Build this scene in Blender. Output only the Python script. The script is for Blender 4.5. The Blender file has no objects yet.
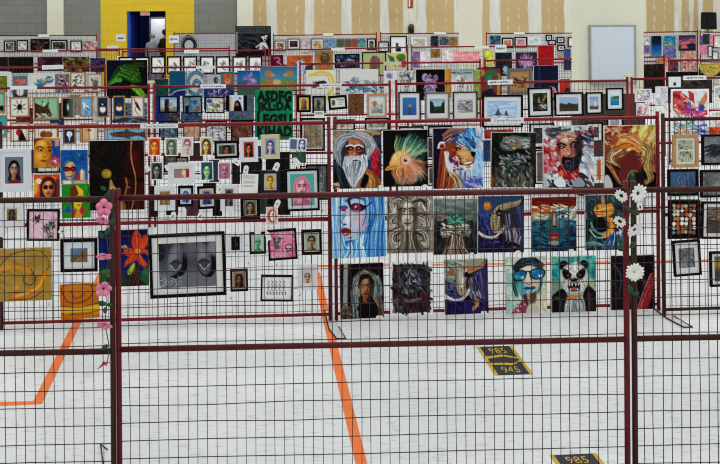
import bpy, bmesh, math, random
import numpy as np
from mathutils import Vector, Matrix

# ---------------------------------------------------------------- camera, world, lights, exposure
SC = bpy.context.scene
COL = SC.collection
F, PX, PY, ROLL, CH = 720.0, 272.0, -4.0, 0.0073, 3.016      # focal length in pixels, principal point, camera roll, camera height
cam = bpy.data.cameras.new('camera'); cam.sensor_width = 36; cam.lens = 36
cam.shift_x = (360 - PX) / 720; cam.shift_y = -(232 - PY) / 720
cam.clip_start = 0.05; cam.clip_end = 200
co = bpy.data.objects.new('camera', cam); COL.objects.link(co)
co.matrix_world = Matrix.Translation((0, 0, CH)) @ Matrix.Rotation(math.pi / 2, 4, 'X') @ Matrix.Rotation(-ROLL, 4, 'Z')
SC.camera = co
W = bpy.data.worlds.new('hall_light'); SC.world = W; W.use_nodes = True
bgn = W.node_tree.nodes['Background']; bgn.inputs[0].default_value = (0.93, 0.97, 1.0, 1); bgn.inputs[1].default_value = 0.64
SC.view_settings.view_transform = 'Standard'; SC.view_settings.look = 'None'
SC.cycles.filter_width = 1.1
SC.view_settings.exposure = 0.07; SC.view_settings.gamma = 1; SC.view_settings.use_curve_mapping = False
for i, (lx, ly) in enumerate([(x, y) for y in (1.5, 6.5, 12, 17, 21.5) for x in (-7, 0, 7, 13)]):  # farthest row is added to brighten the back wall
    L = bpy.data.lights.new('ceiling_lamp', 'AREA'); L.shape = 'RECTANGLE'; L.size = 2.4; L.size_y = 0.8
    L.energy = 82 if lx > -5 else 60; L.color = (1, 0.98, 0.95)
    lo = bpy.data.objects.new('ceiling_lamp', L); lo.location = (lx, ly, 6.6); COL.objects.link(lo)

# ---------------------------------------------------------------- helpers
def unroll(px, py):
    dx, dy = px - PX, py - PY
    c, s = math.cos(ROLL), math.sin(ROLL)
    return dx * c - dy * s, dx * s + dy * c
def at(px, py, d):
    X, Y = unroll(px, py)
    return Vector((X * d / F, d, CH - Y * d / F))
def on_floor(px, py, z=0.0):
    X, Y = unroll(px, py); d = F * (CH - z) / Y
    return Vector((X * d / F, d, z))
def lin(h):
    if isinstance(h, str):
        h = [int(h[i:i + 2], 16) / 255 for i in (0, 2, 4)]
    return [c / 12.92 if c <= 0.04045 else ((c + 0.055) / 1.055) ** 2.4 for c in h]
MATS = {}
def mat(name, hexc, rough=0.6, metal=0.0, var=0.12, scale=18.0, spec=0.12):
    if name in MATS: return MATS[name]
    m = bpy.data.materials.new(name); m.use_nodes = True; nt = m.node_tree; b = nt.nodes['Principled BSDF']
    b.inputs['Roughness'].default_value = rough; b.inputs['Metallic'].default_value = metal
    b.inputs['Specular IOR Level'].default_value = spec
    n = nt.nodes.new('ShaderNodeTexNoise'); n.inputs['Scale'].default_value = scale; n.inputs['Detail'].default_value = 3
    tc = nt.nodes.new('ShaderNodeTexCoord'); nt.links.new(tc.outputs['Object'], n.inputs['Vector'])
    r = nt.nodes.new('ShaderNodeValToRGB'); c = lin(hexc)
    r.color_ramp.elements[0].position = 0.3; r.color_ramp.elements[1].position = 0.7
    r.color_ramp.elements[0].color = [x * (1 - var) for x in c] + [1]; r.color_ramp.elements[1].color = [min(1, x * (1 + var)) for x in c] + [1]
    nt.links.new(n.outputs['Fac'], r.inputs['Fac']); nt.links.new(r.outputs['Color'], b.inputs['Base Color'])
    MATS[name] = m; return m
def paint_mat(name='artist_paint', rough=0.45):
    if name in MATS: return MATS[name]
    m = bpy.data.materials.new(name); m.use_nodes = True; nt = m.node_tree; b = nt.nodes['Principled BSDF']
    a = nt.nodes.new('ShaderNodeVertexColor'); a.layer_name = 'Col'
    nt.links.new(a.outputs['Color'], b.inputs['Base Color'])
    b.inputs['Roughness'].default_value = rough; b.inputs['Specular IOR Level'].default_value = 0.08
    MATS[name] = m; return m
def mesh_obj(name, verts, faces, m, parent=None, loc=None, smooth=False):
    me = bpy.data.meshes.new(name); me.from_pydata([tuple(v) for v in verts], [], faces); me.update()
    ms = m if isinstance(m, (list, tuple)) else [m]
    for x in ms: me.materials.append(x)
    if smooth: me.polygons.foreach_set('use_smooth', [True] * len(me.polygons))
    o = bpy.data.objects.new(name, me); COL.objects.link(o)
    if parent: o.parent = parent
    if loc is not None: o.location = loc
    return o
class MB:
    def __init__(s): s.v = []; s.f = []
    def box(s, x0, y0, z0, x1, y1, z1):
        b = len(s.v)
        s.v += [(x0, y0, z0), (x1, y0, z0), (x1, y1, z0), (x0, y1, z0), (x0, y0, z1), (x1, y0, z1), (x1, y1, z1), (x0, y1, z1)]
        s.f += [tuple(b + i for i in q) for q in ((0, 3, 2, 1), (4, 5, 6, 7), (0, 1, 5, 4), (1, 2, 6, 5), (2, 3, 7, 6), (3, 0, 4, 7))]
        return s
    def tube(s, pts, r, n=8, cap=True, rr=None):
        pts = [Vector(p) for p in pts]; b = len(s.v); k = len(pts)
        for i, p in enumerate(pts):
            t = (pts[min(i + 1, k - 1)] - pts[max(i - 1, 0)]).normalized()
            u = t.cross(Vector((0, 1, 0)))
            if u.length < 0.1: u = t.cross(Vector((1, 0, 0)))
            u.normalize(); w = t.cross(u); q = rr[i] if rr else r
            for j in range(n):
                a = 2 * math.pi * (j + 0.5) / n
                s.v.append(tuple(p + (u * math.cos(a) + w * math.sin(a)) * q))
        for i in range(k - 1):
            for j in range(n):
                j2 = (j + 1) % n
                s.f.append((b + i * n + j, b + i * n + j2, b + (i + 1) * n + j2, b + (i + 1) * n + j))
        if cap:
            s.f.append(tuple(b + j for j in range(n))[::-1]); s.f.append(tuple(b + (k - 1) * n + j for j in range(n)))
        return s
    def ring(s, w, h, fw, y0, y1):       # rectangular frame, centred, in the xz plane from depth y0 (front) to y1 (back)
        b = len(s.v); o = (w / 2, h / 2); i = (w / 2 - fw, h / 2 - fw)
        for y in (y0, y1):
            for (a, c) in (o, i):
                s.v += [(-a, y, -c), (a, y, -c), (a, y, c), (-a, y, c)]
        for k in range(4):
            l = (k + 1) % 4
            s.f += [(b + k, b + l, b + 4 + l, b + 4 + k), (b + 8 + l, b + 8 + k, b + 12 + k, b + 12 + l),
                    (b + l, b + k, b + 8 + k, b + 8 + l), (b + 4 + k, b + 4 + l, b + 12 + l, b + 12 + k)]
        return s
    def prism(s, poly, y0, y1):          # polygon in xz, extruded in y
        b = len(s.v); n = len(poly)
        s.v += [(x, y0, z) for x, z in poly] + [(x, y1, z) for x, z in poly]
        s.f += [tuple(range(b, b + n)), tuple(range(b + 2 * n - 1, b + n - 1, -1))]
        s.f += [(b + (j + 1) % n, b + j, b + n + j, b + n + (j + 1) % n) for j in range(n)]
        return s
    def build(s, name, m, parent=None, loc=None, smooth=False): return mesh_obj(name, s.v, s.f, m, parent, loc, smooth)
LABELS = set()
def tag(o, label, cat, group=None, kind=None):
    if label in LABELS: print('DUPLICATE LABEL', label)
    LABELS.add(label)
    o['label'] = label; o['category'] = cat
    if group: o['group'] = group
    if kind: o['kind'] = kind
    return o
def empty(name, loc, rot=(0, 0, 0)):
    o = bpy.data.objects.new(name, None); o.location = loc; o.rotation_euler = rot; o.empty_display_size = 0.1
    COL.objects.link(o); return o
def structure(o): o['kind'] = 'structure'; return o
def text_mesh(body, width, height, bold=0.0):
    cu = bpy.data.curves.new('lettering', 'FONT'); cu.body = body; cu.offset = bold; cu.space_character = 1 + bold * 1.5; cu.size = 1; cu.resolution_u = 2
    cu.align_x = 'CENTER'; cu.align_y = 'CENTER'
    to = bpy.data.objects.new('lettering', cu); COL.objects.link(to)
    dg = bpy.context.evaluated_depsgraph_get(); me = bpy.data.meshes.new_from_object(to.evaluated_get(dg))
    bpy.data.objects.remove(to); bpy.data.curves.remove(cu)
    xs = [v.co.x for v in me.vertices]; ys = [v.co.y for v in me.vertices]
    cx, cy = (min(xs) + max(xs)) / 2, (min(ys) + max(ys)) / 2; sx = width / (max(xs) - min(xs)); sy = height / (max(ys) - min(ys))
    vs = [((v.co.x - cx) * sx, (v.co.y - cy) * sy) for v in me.vertices]; fs = [tuple(p.vertices) for p in me.polygons]
    bpy.data.meshes.remove(me); return vs, fs

# ---------------------------------------------------------------- a small painter: fills a grid of vertex colours
def hx(c): return np.array([int(c[i:i + 2], 16) for i in (0, 2, 4)], float) / 255 if isinstance(c, str) else np.array(c, float)
class PT:
    def __init__(s, nx, ny, seed=1):
        s.W, s.H = nx * 2, ny * 2; s.a = ny / nx
        s.I = np.ones((s.H, s.W, 3)); s.R = random.Random(seed)
        s.u = (np.arange(s.W) + 0.5) / s.W; s.v = (np.arange(s.H) + 0.5) / s.H
        s.U, s.V = np.meshgrid(s.u, s.v)
    def win(s, x0, y0, x1, y1):
        a, b = max(0, int(x0 * s.W)), min(s.W, int(x1 * s.W) + 2); c, d = max(0, int(y0 * s.H)), min(s.H, int(y1 * s.H) + 2)
        return (slice(c, d), slice(a, b)) if b > a and d > c else None
    def mix(s, w, m, col):
        s.I[w] += (hx(col) - s.I[w]) * np.clip(m, 0, 1)[..., None]; return s
    def bg(s, c): s.I[:] = hx(c); return s
    def vg(s, *cs):
        k = len(cs) - 1; t = s.V * k; i = np.clip(t.astype(int), 0, k - 1); f = (t - i)[..., None]; C = np.array([hx(c) for c in cs])
        s.I[:] = C[i] * (1 - f) + C[i + 1] * f; return s
    def hg(s, *cs):
        k = len(cs) - 1; t = s.U * k; i = np.clip(t.astype(int), 0, k - 1); f = (t - i)[..., None]; C = np.array([hx(c) for c in cs])
        s.I[:] = C[i] * (1 - f) + C[i + 1] * f; return s
    def rect(s, x0, y0, x1, y1, c):
        m = (s.U >= x0) & (s.U < x1) & (s.V >= y0) & (s.V < y1); s.I[m] = hx(c); return s
    def e(s, cx, cy, rx, ry, c, rot=0, soft=0.0, al=1.0):
        R = max(rx, ry * max(s.a, 1), ry) * (1.02 + soft) + .01; Rv = max(rx / s.a, ry) * (1.02 + soft) + .01
        w = s.win(cx - R, cy - Rv, cx + R, cy + Rv)
        if w is None: return s
        x = s.U[w] - cx; y = (s.V[w] - cy) * s.a; t = math.radians(rot); ca, sa = math.cos(t), math.sin(t)
        q = np.sqrt(((x * ca + y * sa) / rx) ** 2 + ((-x * sa + y * ca) / (ry * s.a)) ** 2)
        m = (q < 1).astype(float) if soft == 0 else np.clip((1 + soft - q) / (2 * soft), 0, 1)
        return s.mix(w, m * al, c)
    def p(s, pts, c, al=1.0):
        xs = [p[0] for p in pts]; ys = [p[1] for p in pts]; w = s.win(min(xs), min(ys), max(xs), max(ys))
        if w is None: return s
        x, y = s.U[w], s.V[w]; ins = np.zeros(x.shape, bool); n = len(pts)
        for i in range(n):
            (x0, y0), (x1, y1) = pts[i], pts[(i + 1) % n]
            if y0 == y1: continue
            ins ^= ((y0 > y) != (y1 > y)) & (x < (x1 - x0) * (y - y0) / (y1 - y0) + x0)
        return s.mix(w, ins * al, c)
    def l(s, pts, wd, c, al=1.0, taper=False):
        n = len(pts) - 1
        for i in range(n):
            (x0, y0), (x1, y1) = pts[i], pts[i + 1]; q = wd * (1 - 0.8 * i / n) if taper else wd
            g = q + .01; w = s.win(min(x0, x1) - g, min(y0, y1) - g / s.a, max(x0, x1) + g, max(y0, y1) + g / s.a)
            if w is None: continue
            dx, dy = x1 - x0, (y1 - y0) * s.a; x = s.U[w] - x0; y = (s.V[w] - y0) * s.a
            t = np.clip((x * dx + y * dy) / max(dx * dx + dy * dy, 1e-9), 0, 1)
            s.mix(w, (np.hypot(x - t * dx, y - t * dy) < q / 2) * al, c)
        return s
    def cv(s, pts, wd, c, al=1.0, taper=False):
        P = [pts[0]] + list(pts) + [pts[-1]]; o = []
        for i in range(1, len(P) - 2):
            for k in range(6):
                t = k / 6
                o.append(tuple(0.5 * (2 * P[i][j] + (P[i + 1][j] - P[i - 1][j]) * t + (2 * P[i - 1][j] - 5 * P[i][j] + 4 * P[i + 1][j] - P[i + 2][j]) * t * t
                         + (3 * P[i][j] - P[i - 1][j] - 3 * P[i + 1][j] + P[i + 2][j]) * t ** 3) for j in (0, 1)))
        o.append(tuple(P[-2])); return s.l(o, wd, c, al, taper)
    def b(s, pts, c, al=1.0):
        n = len(pts); o = []
        for i in range(n):
            P = [pts[(i + j) % n] for j in (-1, 0, 1, 2)]
            for k in range(5):
                t = k / 5
                o.append(tuple(0.5 * (2 * P[1][j] + (P[2][j] - P[0][j]) * t + (2 * P[0][j] - 5 * P[1][j] + 4 * P[2][j] - P[3][j]) * t * t + (3 * P[1][j] - P[0][j] - 3 * P[2][j] + P[3][j]) * t ** 3) for j in (0, 1)))
        return s.p(o, c, al)
    def hairs(s, n, A, B, cols, wd=.02, jit=.012, al=.9, taper=True):
        jit *= 1.9; wd *= .75
        for _ in range(int(n * 1.7)):
            t = s.R.uniform(-.12, 1.12); k = s.R.uniform(.55, 1.0); m = len(A)
            pts = [((1 - t) * A[i][0] + t * B[i][0] + s.R.uniform(-jit, jit), (1 - t) * A[i][1] + t * B[i][1] + s.R.uniform(-jit, jit)) for i in range(m)]
            if m > 2 and s.R.random() < .5: q = s.R.randint(0, m - 2); pts = pts[q:]
            s.cv(pts, wd * s.R.uniform(.6, 1.4), s.R.choice(cols), al * k, taper)
        return s
    def d(s, n, x0, y0, x1, y1, cols, ln=.15, wd=.04, ang=0, jit=20, al=.85):
        ln *= .8; wd *= .58
        for _ in range(int(n * 2)):
            x, y = s.R.uniform(x0, x1), s.R.uniform(y0, y1); t = math.radians(ang + s.R.uniform(-jit, jit)); h = ln * s.R.uniform(.5, 1.2) / 2
            s.l([(x - h * math.cos(t), y - h * math.sin(t) / s.a), (x + h * math.cos(t), y + h * math.sin(t) / s.a)], wd * s.R.uniform(.6, 1.4), s.R.choice(cols), al)
        return s
    def dots(s, n, x0, y0, x1, y1, cols, r0, r1=None):
        for _ in range(n):
            r = s.R.uniform(r0, r1 or r0); s.e(s.R.uniform(x0, x1), s.R.uniform(y0, y1), r, r / s.a, s.R.choice(cols))
        return s
    def fan(s, n, cx, cy, a0, a1, r0, r1, wd, cols, al=.9):
        for i in range(n):
            t = math.radians(a0 + (a1 - a0) * (i + s.R.random()) / n); q = s.R.uniform(.75, 1); bend = s.R.uniform(-.25, .25)
            s.cv([(cx + r0 * math.cos(t), cy + r0 * math.sin(t) / s.a), (cx + (r0 + r1) / 2 * q * math.cos(t), cy + (r0 + r1) / 2 * q * math.sin(t) / s.a),
                  (cx + r1 * q * math.cos(t + bend), cy + r1 * q * math.sin(t + bend) / s.a)], wd, s.R.choice(cols), al, True)
        return s
    def noise(s, amt, k=6):
        R = np.random.RandomState(s.R.randint(0, 9999)); g = R.rand(k + 2, k + 2)
        ty, tx = s.v * k, s.u * k; iy, ix = ty.astype(int), tx.astype(int); fy, fx = (ty - iy)[:, None], (tx - ix)[None, :]
        n = g[iy][:, ix] * (1 - fy) * (1 - fx) + g[iy + 1][:, ix] * fy * (1 - fx) + g[iy][:, ix + 1] * (1 - fy) * fx + g[iy + 1][:, ix + 1] * fy * fx
        s.I *= (1 + amt * (n - .5) * 2)[..., None]; return s
    def grain(s, amt):
        R = np.random.RandomState(s.R.randint(0, 9999)); s.I *= (1 + amt * (R.rand(s.H, s.W) - .5) * 2)[..., None]; return s
    def border(s, b, c):
        bv = b / s.a; m = (s.U < b) | (s.U > 1 - b) | (s.V < bv) | (s.V > 1 - bv); s.I[m] = hx(c); return s
    def out(s, con=1.2, desat=.13):
        a = np.clip(.46 + (s.I - .46) * con - (con - 1) * .075, 0, 1).reshape(s.H // 2, 2, s.W // 2, 2, 3).mean(axis=(1, 3))
        a = a * (1 - desat) + a.mean(axis=2, keepdims=True) * desat
        return np.where(a <= .04045, a / 12.92, ((a + .055) / 1.055) ** 2.4)
def grid_painting(name, w, h, y, depth, img, mats, parent=None):   # painted front (xz plane facing -y), optional body of given depth behind it
    ny, nx = img.shape[:2]
    xs = np.linspace(-w / 2, w / 2, nx); zs = np.linspace(h / 2, -h / 2, ny)
    V = np.empty((ny, nx, 3)); V[..., 0] = xs[None]; V[..., 1] = y; V[..., 2] = zs[:, None]
    i = (np.arange(ny - 1)[:, None] * nx + np.arange(nx - 1)[None]).ravel()
    Q = np.stack([i, i + nx, i + nx + 1, i + 1], 1)
    v = V.reshape(-1, 3); nq = len(Q); nb = 0
    if depth:
        b = len(v); yb = y + depth; yf = y
        ex = np.array([(-w / 2, yf, -h / 2), (w / 2, yf, -h / 2), (w / 2, yf, h / 2), (-w / 2, yf, h / 2), (-w / 2, yb, -h / 2), (w / 2, yb, -h / 2), (w / 2, yb, h / 2), (-w / 2, yb, h / 2)])
        v = np.concatenate([v, ex]); q2 = np.array([(0, 4, 5, 1), (1, 5, 6, 2), (2, 6, 7, 3), (3, 7, 4, 0), (4, 7, 6, 5)]) + b
        Q = np.concatenate([Q, q2]); nb = 5
    me = bpy.data.meshes.new(name); me.vertices.add(len(v)); me.vertices.foreach_set('co', v.ravel())
    me.loops.add(len(Q) * 4); me.loops.foreach_set('vertex_index', Q.ravel().astype(np.int32))
    me.polygons.add(len(Q)); me.polygons.foreach_set('loop_start', np.arange(0, len(Q) * 4, 4, dtype=np.int32))
    me.polygons.foreach_set('material_index', np.array([0] * nq + [1] * nb, dtype=np.int32))
    for m in mats: me.materials.append(m)
    me.update(); me.validate()
    ca = me.color_attributes.new('Col', 'FLOAT_COLOR', 'POINT'); c = np.ones((len(v), 4)); c[:, :3] = .7; c[:ny * nx, :3] = img.reshape(-1, 3)
    ca.data.foreach_set('color', c.ravel())
    o = bpy.data.objects.new(name, me); COL.objects.link(o)
    if parent: o.parent = parent
    return o

# ---------------------------------------------------------------- the hall: floor, back wall, columns, doorway
def floor_material():
    m = bpy.data.materials.new('white_floor'); m.use_nodes = True; nt = m.node_tree; N = nt.nodes; L = nt.links; b = N['Principled BSDF']
    tc = N.new('ShaderNodeTexCoord')
    def ramp(scale, sc, p0, p1, c0, c1, det=4):
        mp = N.new('ShaderNodeMapping'); mp.inputs['Scale'].default_value = sc; L.new(tc.outputs['Object'], mp.inputs['Vector'])
        n = N.new('ShaderNodeTexNoise'); n.inputs['Scale'].default_value = scale; n.inputs['Detail'].default_value = det; L.new(mp.outputs['Vector'], n.inputs['Vector'])
        r = N.new('ShaderNodeValToRGB'); r.color_ramp.elements[0].position = p0; r.color_ramp.elements[1].position = p1
        r.color_ramp.elements[0].color = (*c0, 1); r.color_ramp.elements[1].color = (*c1, 1); L.new(n.outputs['Fac'], r.inputs['Fac']); return r
    base = ramp(.7, (1, 1, 1), .3, .7, lin('d2d6d6'), lin('dfe1df'))
    streak = ramp(9, (1, 5, 1), .32, .46, (.78, .785, .78), (1, 1, 1))
    speck = ramp(26, (.7, 1.6, 1), .235, .27, (.25, .24, .24), (1, 1, 1), 2)
    a = N.new('ShaderNodeMix'); a.data_type = 'RGBA'; a.blend_type = 'MULTIPLY'; a.inputs['Factor'].default_value = 1
    L.new(base.outputs['Color'], a.inputs['A']); L.new(streak.outputs['Color'], a.inputs['B'])
    c = N.new('ShaderNodeMix'); c.data_type = 'RGBA'; c.blend_type = 'MULTIPLY'; c.inputs['Factor'].default_value = 1
    L.new(a.outputs['Result'], c.inputs['A']); L.new(speck.outputs['Color'], c.inputs['B'])
    L.new(c.outputs['Result'], b.inputs['Base Color']); b.inputs['Roughness'].default_value = .55; b.inputs['Specular IOR Level'].default_value = .3
    return m
WY = 24.5
structure(MB().box(-16, -1.5, -.1, 22, 28, 0).build('floor', floor_material()))
def wx(px): return (px - PX) * WY / F
def wz(py): return CH - (py - PY) * WY / F
def block_material(name, c0, c1, mortar):
    m = bpy.data.materials.new(name); m.use_nodes = True; nt = m.node_tree; b = nt.nodes['Principled BSDF']
    tc = nt.nodes.new('ShaderNodeTexCoord'); mp = nt.nodes.new('ShaderNodeMapping'); mp.inputs['Rotation'].default_value = (math.pi / 2, 0, 0)
    br = nt.nodes.new('ShaderNodeTexBrick'); br.inputs['Scale'].default_value = 1; br.inputs['Brick Width'].default_value = .62; br.inputs['Row Height'].default_value = .306
    br.inputs['Mortar Size'].default_value = .014; br.inputs['Mortar Smooth'].default_value = .3
    br.inputs['Color1'].default_value = (*lin(c0), 1); br.inputs['Color2'].default_value = (*lin(c1), 1); br.inputs['Mortar'].default_value = (*lin(mortar), 1)
    nt.links.new(tc.outputs['Object'], mp.inputs['Vector']); nt.links.new(mp.outputs['Vector'], br.inputs['Vector'])
    nt.links.new(br.outputs['Color'], b.inputs['Base Color']); b.inputs['Roughness'].default_value = .8; return m
GREYB = block_material('grey_block', '7a7c73', '80827a', '70726a'); YELB = block_material('yellow_painted_block', 'dcba1e', 'e0bf22', 'd2b01a')
TOP = 4.6
def wall_piece(x0, z0, x1, z1, d=.2): return (wx(x0), WY, z0, wx(x1), WY + d, z1)
wl = MB(); wl.box(*wall_piece(-150, 0, 100.5, TOP)); wl.box(*wall_piece(194, 0, 237, TOP))
structure(wl.build('wall_back', GREYB))
wl = MB(); wl.box(*wall_piece(100.5, 0, 127, TOP)); wl.box(*wall_piece(165.5, 0, 194, TOP)); wl.box(*wall_piece(127, wz(10.3), 165.5, TOP))
structure(wl.build('wall_back_yellow', YELB))
# unfinished drywall: tan board with white mud bands
def drywall(name, xa, xb):
    n = int((xb - xa) * 1.6); p = PT(n, 80, 5).bg('c0a87a').noise(.05, 8)
    bands = [(253, 'e0e0d0', 237), (267, 'd7d8d0', 277), (305, 'd7d8d0', 314), (342, 'd5d6ce', 352), (380, 'd8d9d2', 389), (403, 'dcdac6', 417), (417, 'd8d9d2', 426), (454, 'dbdacb', 482), (490, 'd6d7cf', 500),
             (528, 'd6d7cf', 541), (564, 'dbdacb', 646), (674, 'd4d2c2', 681), (689, 'd4d2c2', 693), (698, 'd4d2c2', 703), (713, 'd4d2c2', 760)]
    f = lambda x: (x - xa) / (xb - xa)
    for a, c, b in bands:
        a, b = min(a, b), max(a, b); q = [p.R.uniform(-.7, .7) for _ in range(24)]
        p.p([(f(a + q[k]), k / 11) for k in range(12)] + [(f(b + q[12 + k]), 1 - k / 11) for k in range(12)], c)
        p.d(10, f(a), 0, f(b), 1, ['e4e3d8', 'cfcdbd'], .012, .005, 90, 8, .6)
    for cx in (260, 285, 297, 323, 334, 360, 371, 397, 433, 446, 508, 519, 548, 556, 654, 664, 686):
        for k in range(14):
            y = k / 14 + p.R.uniform(0, .03); p.l([(f(cx + p.R.uniform(-.8, .8)), y), (f(cx + p.R.uniform(-.8, .8)), y + p.R.uniform(.005, .03))], p.R.uniform(.001, .0026), 'd5d0ba', .75)
    z1 = TOP; o = grid_painting(name, wx(xb) - wx(xa), z1, -.1, .2, p.out(1.0, 0), [paint_mat('drywall_board', .85), mat('drywall_paper', 'cfc9b6', .9)])
    o.location = ((wx(xa) + wx(xb)) / 2, WY + .1, z1 / 2); structure(o)
drywall('wall_back_drywall', 237, 860)
CREAM = mat('cream_wall_paint', 'dfdec9', .7, 0, .02, 3)
structure(MB().box(wx(48), WY - .12, 0, wx(64), WY, TOP).build('trim_1', CREAM))
structure(MB().box(wx(237.2), WY - .12, 0, wx(253), WY, TOP).build('trim_2', CREAM))
def pillar(name, x0, x1, d, depth, skirt):
    a, b = at(x0, 40, d), at(x1, 40, d)
    if skirt:
        structure(MB().box(a.x, d, 1.52, b.x, d + depth, TOP).build(name, CREAM))
        structure(MB().box(a.x - .01, d - .012, 0, b.x + .01, d + depth + .01, 1.52).build('baseboard_pillar', mat('dark_skirting', '4a4038', .7)))
    else: structure(MB().box(a.x, d, 0, b.x, d + depth, TOP).build(name, CREAM))
pillar('trim_3', 579, 643.6, 10.75, .26, True)
pillar('trim_4', 463.5, 482, 17.5, .4, False)
# doorway: blue reveal, navy room behind, white inner door
NAVY = mat('navy_paint', '16266a', .6, 0, .06); BLUE = mat('bright_blue_paint', '2450a8', .5, 0, .05)
x0, x1, zt = wx(127), wx(165.5), wz(10.3)
r = MB(); r.box(x0 - .1, WY + .2, 0, x0, WY + 2.4, zt + .1); r.box(x1 + .5, WY + .2, 0, x1 + .6, WY + 2.4, zt + .1); r.box(x0 - .1, WY + .2, zt, x1 + .6, WY + 2.4, zt + .1)
r.box(x0 - .1, WY + 2.4, 0, x1 + .6, WY + 2.5, zt + .1)
structure(r.build('wall_doorway_room', NAVY))
L = bpy.data.lights.new('doorway_fill_light', 'AREA'); L.size = .5; L.energy = 13; lo = bpy.data.objects.new('doorway_fill_light', L); lo.location = ((x0 + x1) / 2 + .3, WY + .5, zt - .06); COL.objects.link(lo)  # unseen fill light added to brighten the dark room behind the doorway
structure(MB().box(x0, WY - .01, 0, x0 + .07, WY + .2, zt).build('trim_5', BLUE))
DY = WY + 1.0; da, db = at(149.2, 17, DY), at(166.5, 17, DY); dz = da.z / 2
t = MB().ring(db.x - da.x, da.z, .06, -.03, .03)
dd = structure(empty('door_1', ((da.x + db.x) / 2, DY, dz)))
t.build('door_frame', mat('grey_door_frame', '4a4c50', .5), dd)
MB().box(-(db.x - da.x) / 2 + .05, -.012, -dz + .05, (db.x - da.x) / 2 - .05, .02, dz - .05).build('door_leaf', mat('pale_door', 'b8bcc6', .5), dd)
MB().box(-.20, -.05, -.25, -.17, -.012, -.08).build('door_handle', mat('steel', '8d8f92', .35, .8), dd)
# ---------------------------------------------------------------- wire fence panels
ZT, ZM, ZB, PTOP = 1.837, 0.947, 0.062, 1.892
RED = mat('red_fence_paint', '78101c', .45, 0, .16, 9, .18); DARK = mat('maroon_fence_paint', '4c1015', .5, 0, .25, 7, .2); BROWN = mat('brown_fence_paint', '38150f', .5, 0, .25, 7, .2)
MIDR = mat('deep_red_fence_paint', '5c0e16', .45, 0, .2, 8, .18)
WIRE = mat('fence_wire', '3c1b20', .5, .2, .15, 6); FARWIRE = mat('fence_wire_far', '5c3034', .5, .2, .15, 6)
FOOT = mat('pale_foot_plate', 'c9c8c4', .5, .2); FOOTROD = mat('dark_foot_rod', '2a2422', .5, .3); SHEET = mat('white_sheet', 'd6d6d2', .8, 0, .03, 4); GSHEET = mat('grey_sheet', 'b2b5b8', .6, 0, .06, 12)
class Panel: pass
PN = {}
def fence(key, x0, y0, x1, y1, paint, label, feet='', sheet=None, posts=None, wire=WIRE):
    def pt(px, py):
        X, Y = unroll(px, py); d = F * (CH - ZT) / Y; return Vector((X * d / F, d, 0))
    a, b = pt(x0, y0), pt(x1, y1); q = Panel(); PN[key] = q
    q.a, q.b = a, b; q.w = (b - a).length; q.yaw = math.atan2(b.y - a.y, b.x - a.x)
    q.u = (b - a).normalized(); q.n = Vector((q.u.y, -q.u.x, 0)); q.items = []
    root = empty('fence_panel', ((a.x + b.x) / 2, (a.y + b.y) / 2, 0), (0, 0, q.yaw)); q.root = root
    tag(root, label, 'fence panel', 'wire fence panels set out in rows')
    h = q.w / 2; R = .0165; pr = posts or (paint, paint)
    for s, m in ((-1, pr[0]), (1, pr[1])):
        x = s * (h - R); MB().tube([(x, 0, .0068), (x, 0, PTOP)], R, 10).build('post', m, root, smooth=True)
    for nm, z in (('top_rail', ZT), ('middle_rail', ZM), ('bottom_rail', ZB)):
        MB().tube([(-h + R, 0, z), (h - R, 0, z)], R if nm != 'bottom_rail' else .014, 10).build(nm, paint, root, smooth=True)
    w = MB(); rw = random.Random(len(PN)); n = int(round((q.w - .04) / .0567)); r = .0025
    for i in range(1, n):
        x = -h + .02 + i * (q.w - .04) / n
        w.tube([(x + rw.uniform(-.004, .004), rw.uniform(-.006, .006) + .003, ZB + k * (ZT - ZB) / 4) if 0 < k < 4 else (x, .003, ZB + k * (ZT - ZB) / 4) for k in range(5)], r, 4, False)
    for z0_, z1_, k in ((ZB, ZM, 8), (ZM, ZT, 8)):
        for i in range(1, k + 1):
            z = z1_ - (z1_ - z0_) * (.135 + .118 * (i - 1))
            w.tube([(-h + .02 + j * (q.w - .04) / 6, -.002, z + (rw.uniform(-.006, .006) if 0 < j < 6 else 0)) for j in range(7)], r, 4, False)
    w.build('wire_mesh', wire, root)
    for s in (-1, 1):
        if ('l' if s < 0 else 'r') in feet:
            x = s * (h - R)
            f = MB(); b0 = len(f.v)
            pl = [(x - .03, .20), (x - .035, -.18), (x + .01, -.37), (x + .09, -.37), (x + .06, -.14), (x + .05, .20)]
            f.v = [(px_, py_, z) for z in (.001, .006) for px_, py_ in pl]; k = len(pl)
            f.f = [tuple(range(k, 2 * k)), tuple(range(k - 1, -1, -1))] + [(j, (j + 1) % k, k + (j + 1) % k, k + j) for j in range(k)]
            fo = f.build('foot', FOOT, root)
            MB().tube([(px_, py_, .010) for px_, py_ in pl[:5]], .006, 6).build('edge_rod', FOOTROD, fo)
    if sheet: MB().box(-h + .03, .012, .1, h - .03, .016, ZT - .03).build('backing_sheet', sheet, root)
    return q
fence('F0', -396, 206, 114.7, 198.9, BROWN, 'nearest fence panel on the left, brown painted, pink flowers at its right post', 'r', posts=(BROWN, BROWN))
fence('F1', 114.9, 198, 628.4, 190.4, DARK, 'nearest fence panel in the middle, maroon frame spanning most of the picture width', '', posts=(MIDR, MIDR))
fence('F2', 630.6, 190.2, 1147, 183, BROWN, 'nearest fence panel at the right edge, dark brown frame beside the white daisies', '', posts=(BROWN, BROWN))
fence('A0', -1.5, 127.8, 330.6, 122.7, RED, 'second row left fence panel with many small framed portraits', 'r', posts=(BROWN, MIDR))
fence('A1', 333.2, 122.6, 659, 117.2, RED, 'second row middle fence panel carrying three tiers of big unframed canvases', 'r', posts=(MIDR, RED))
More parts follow.
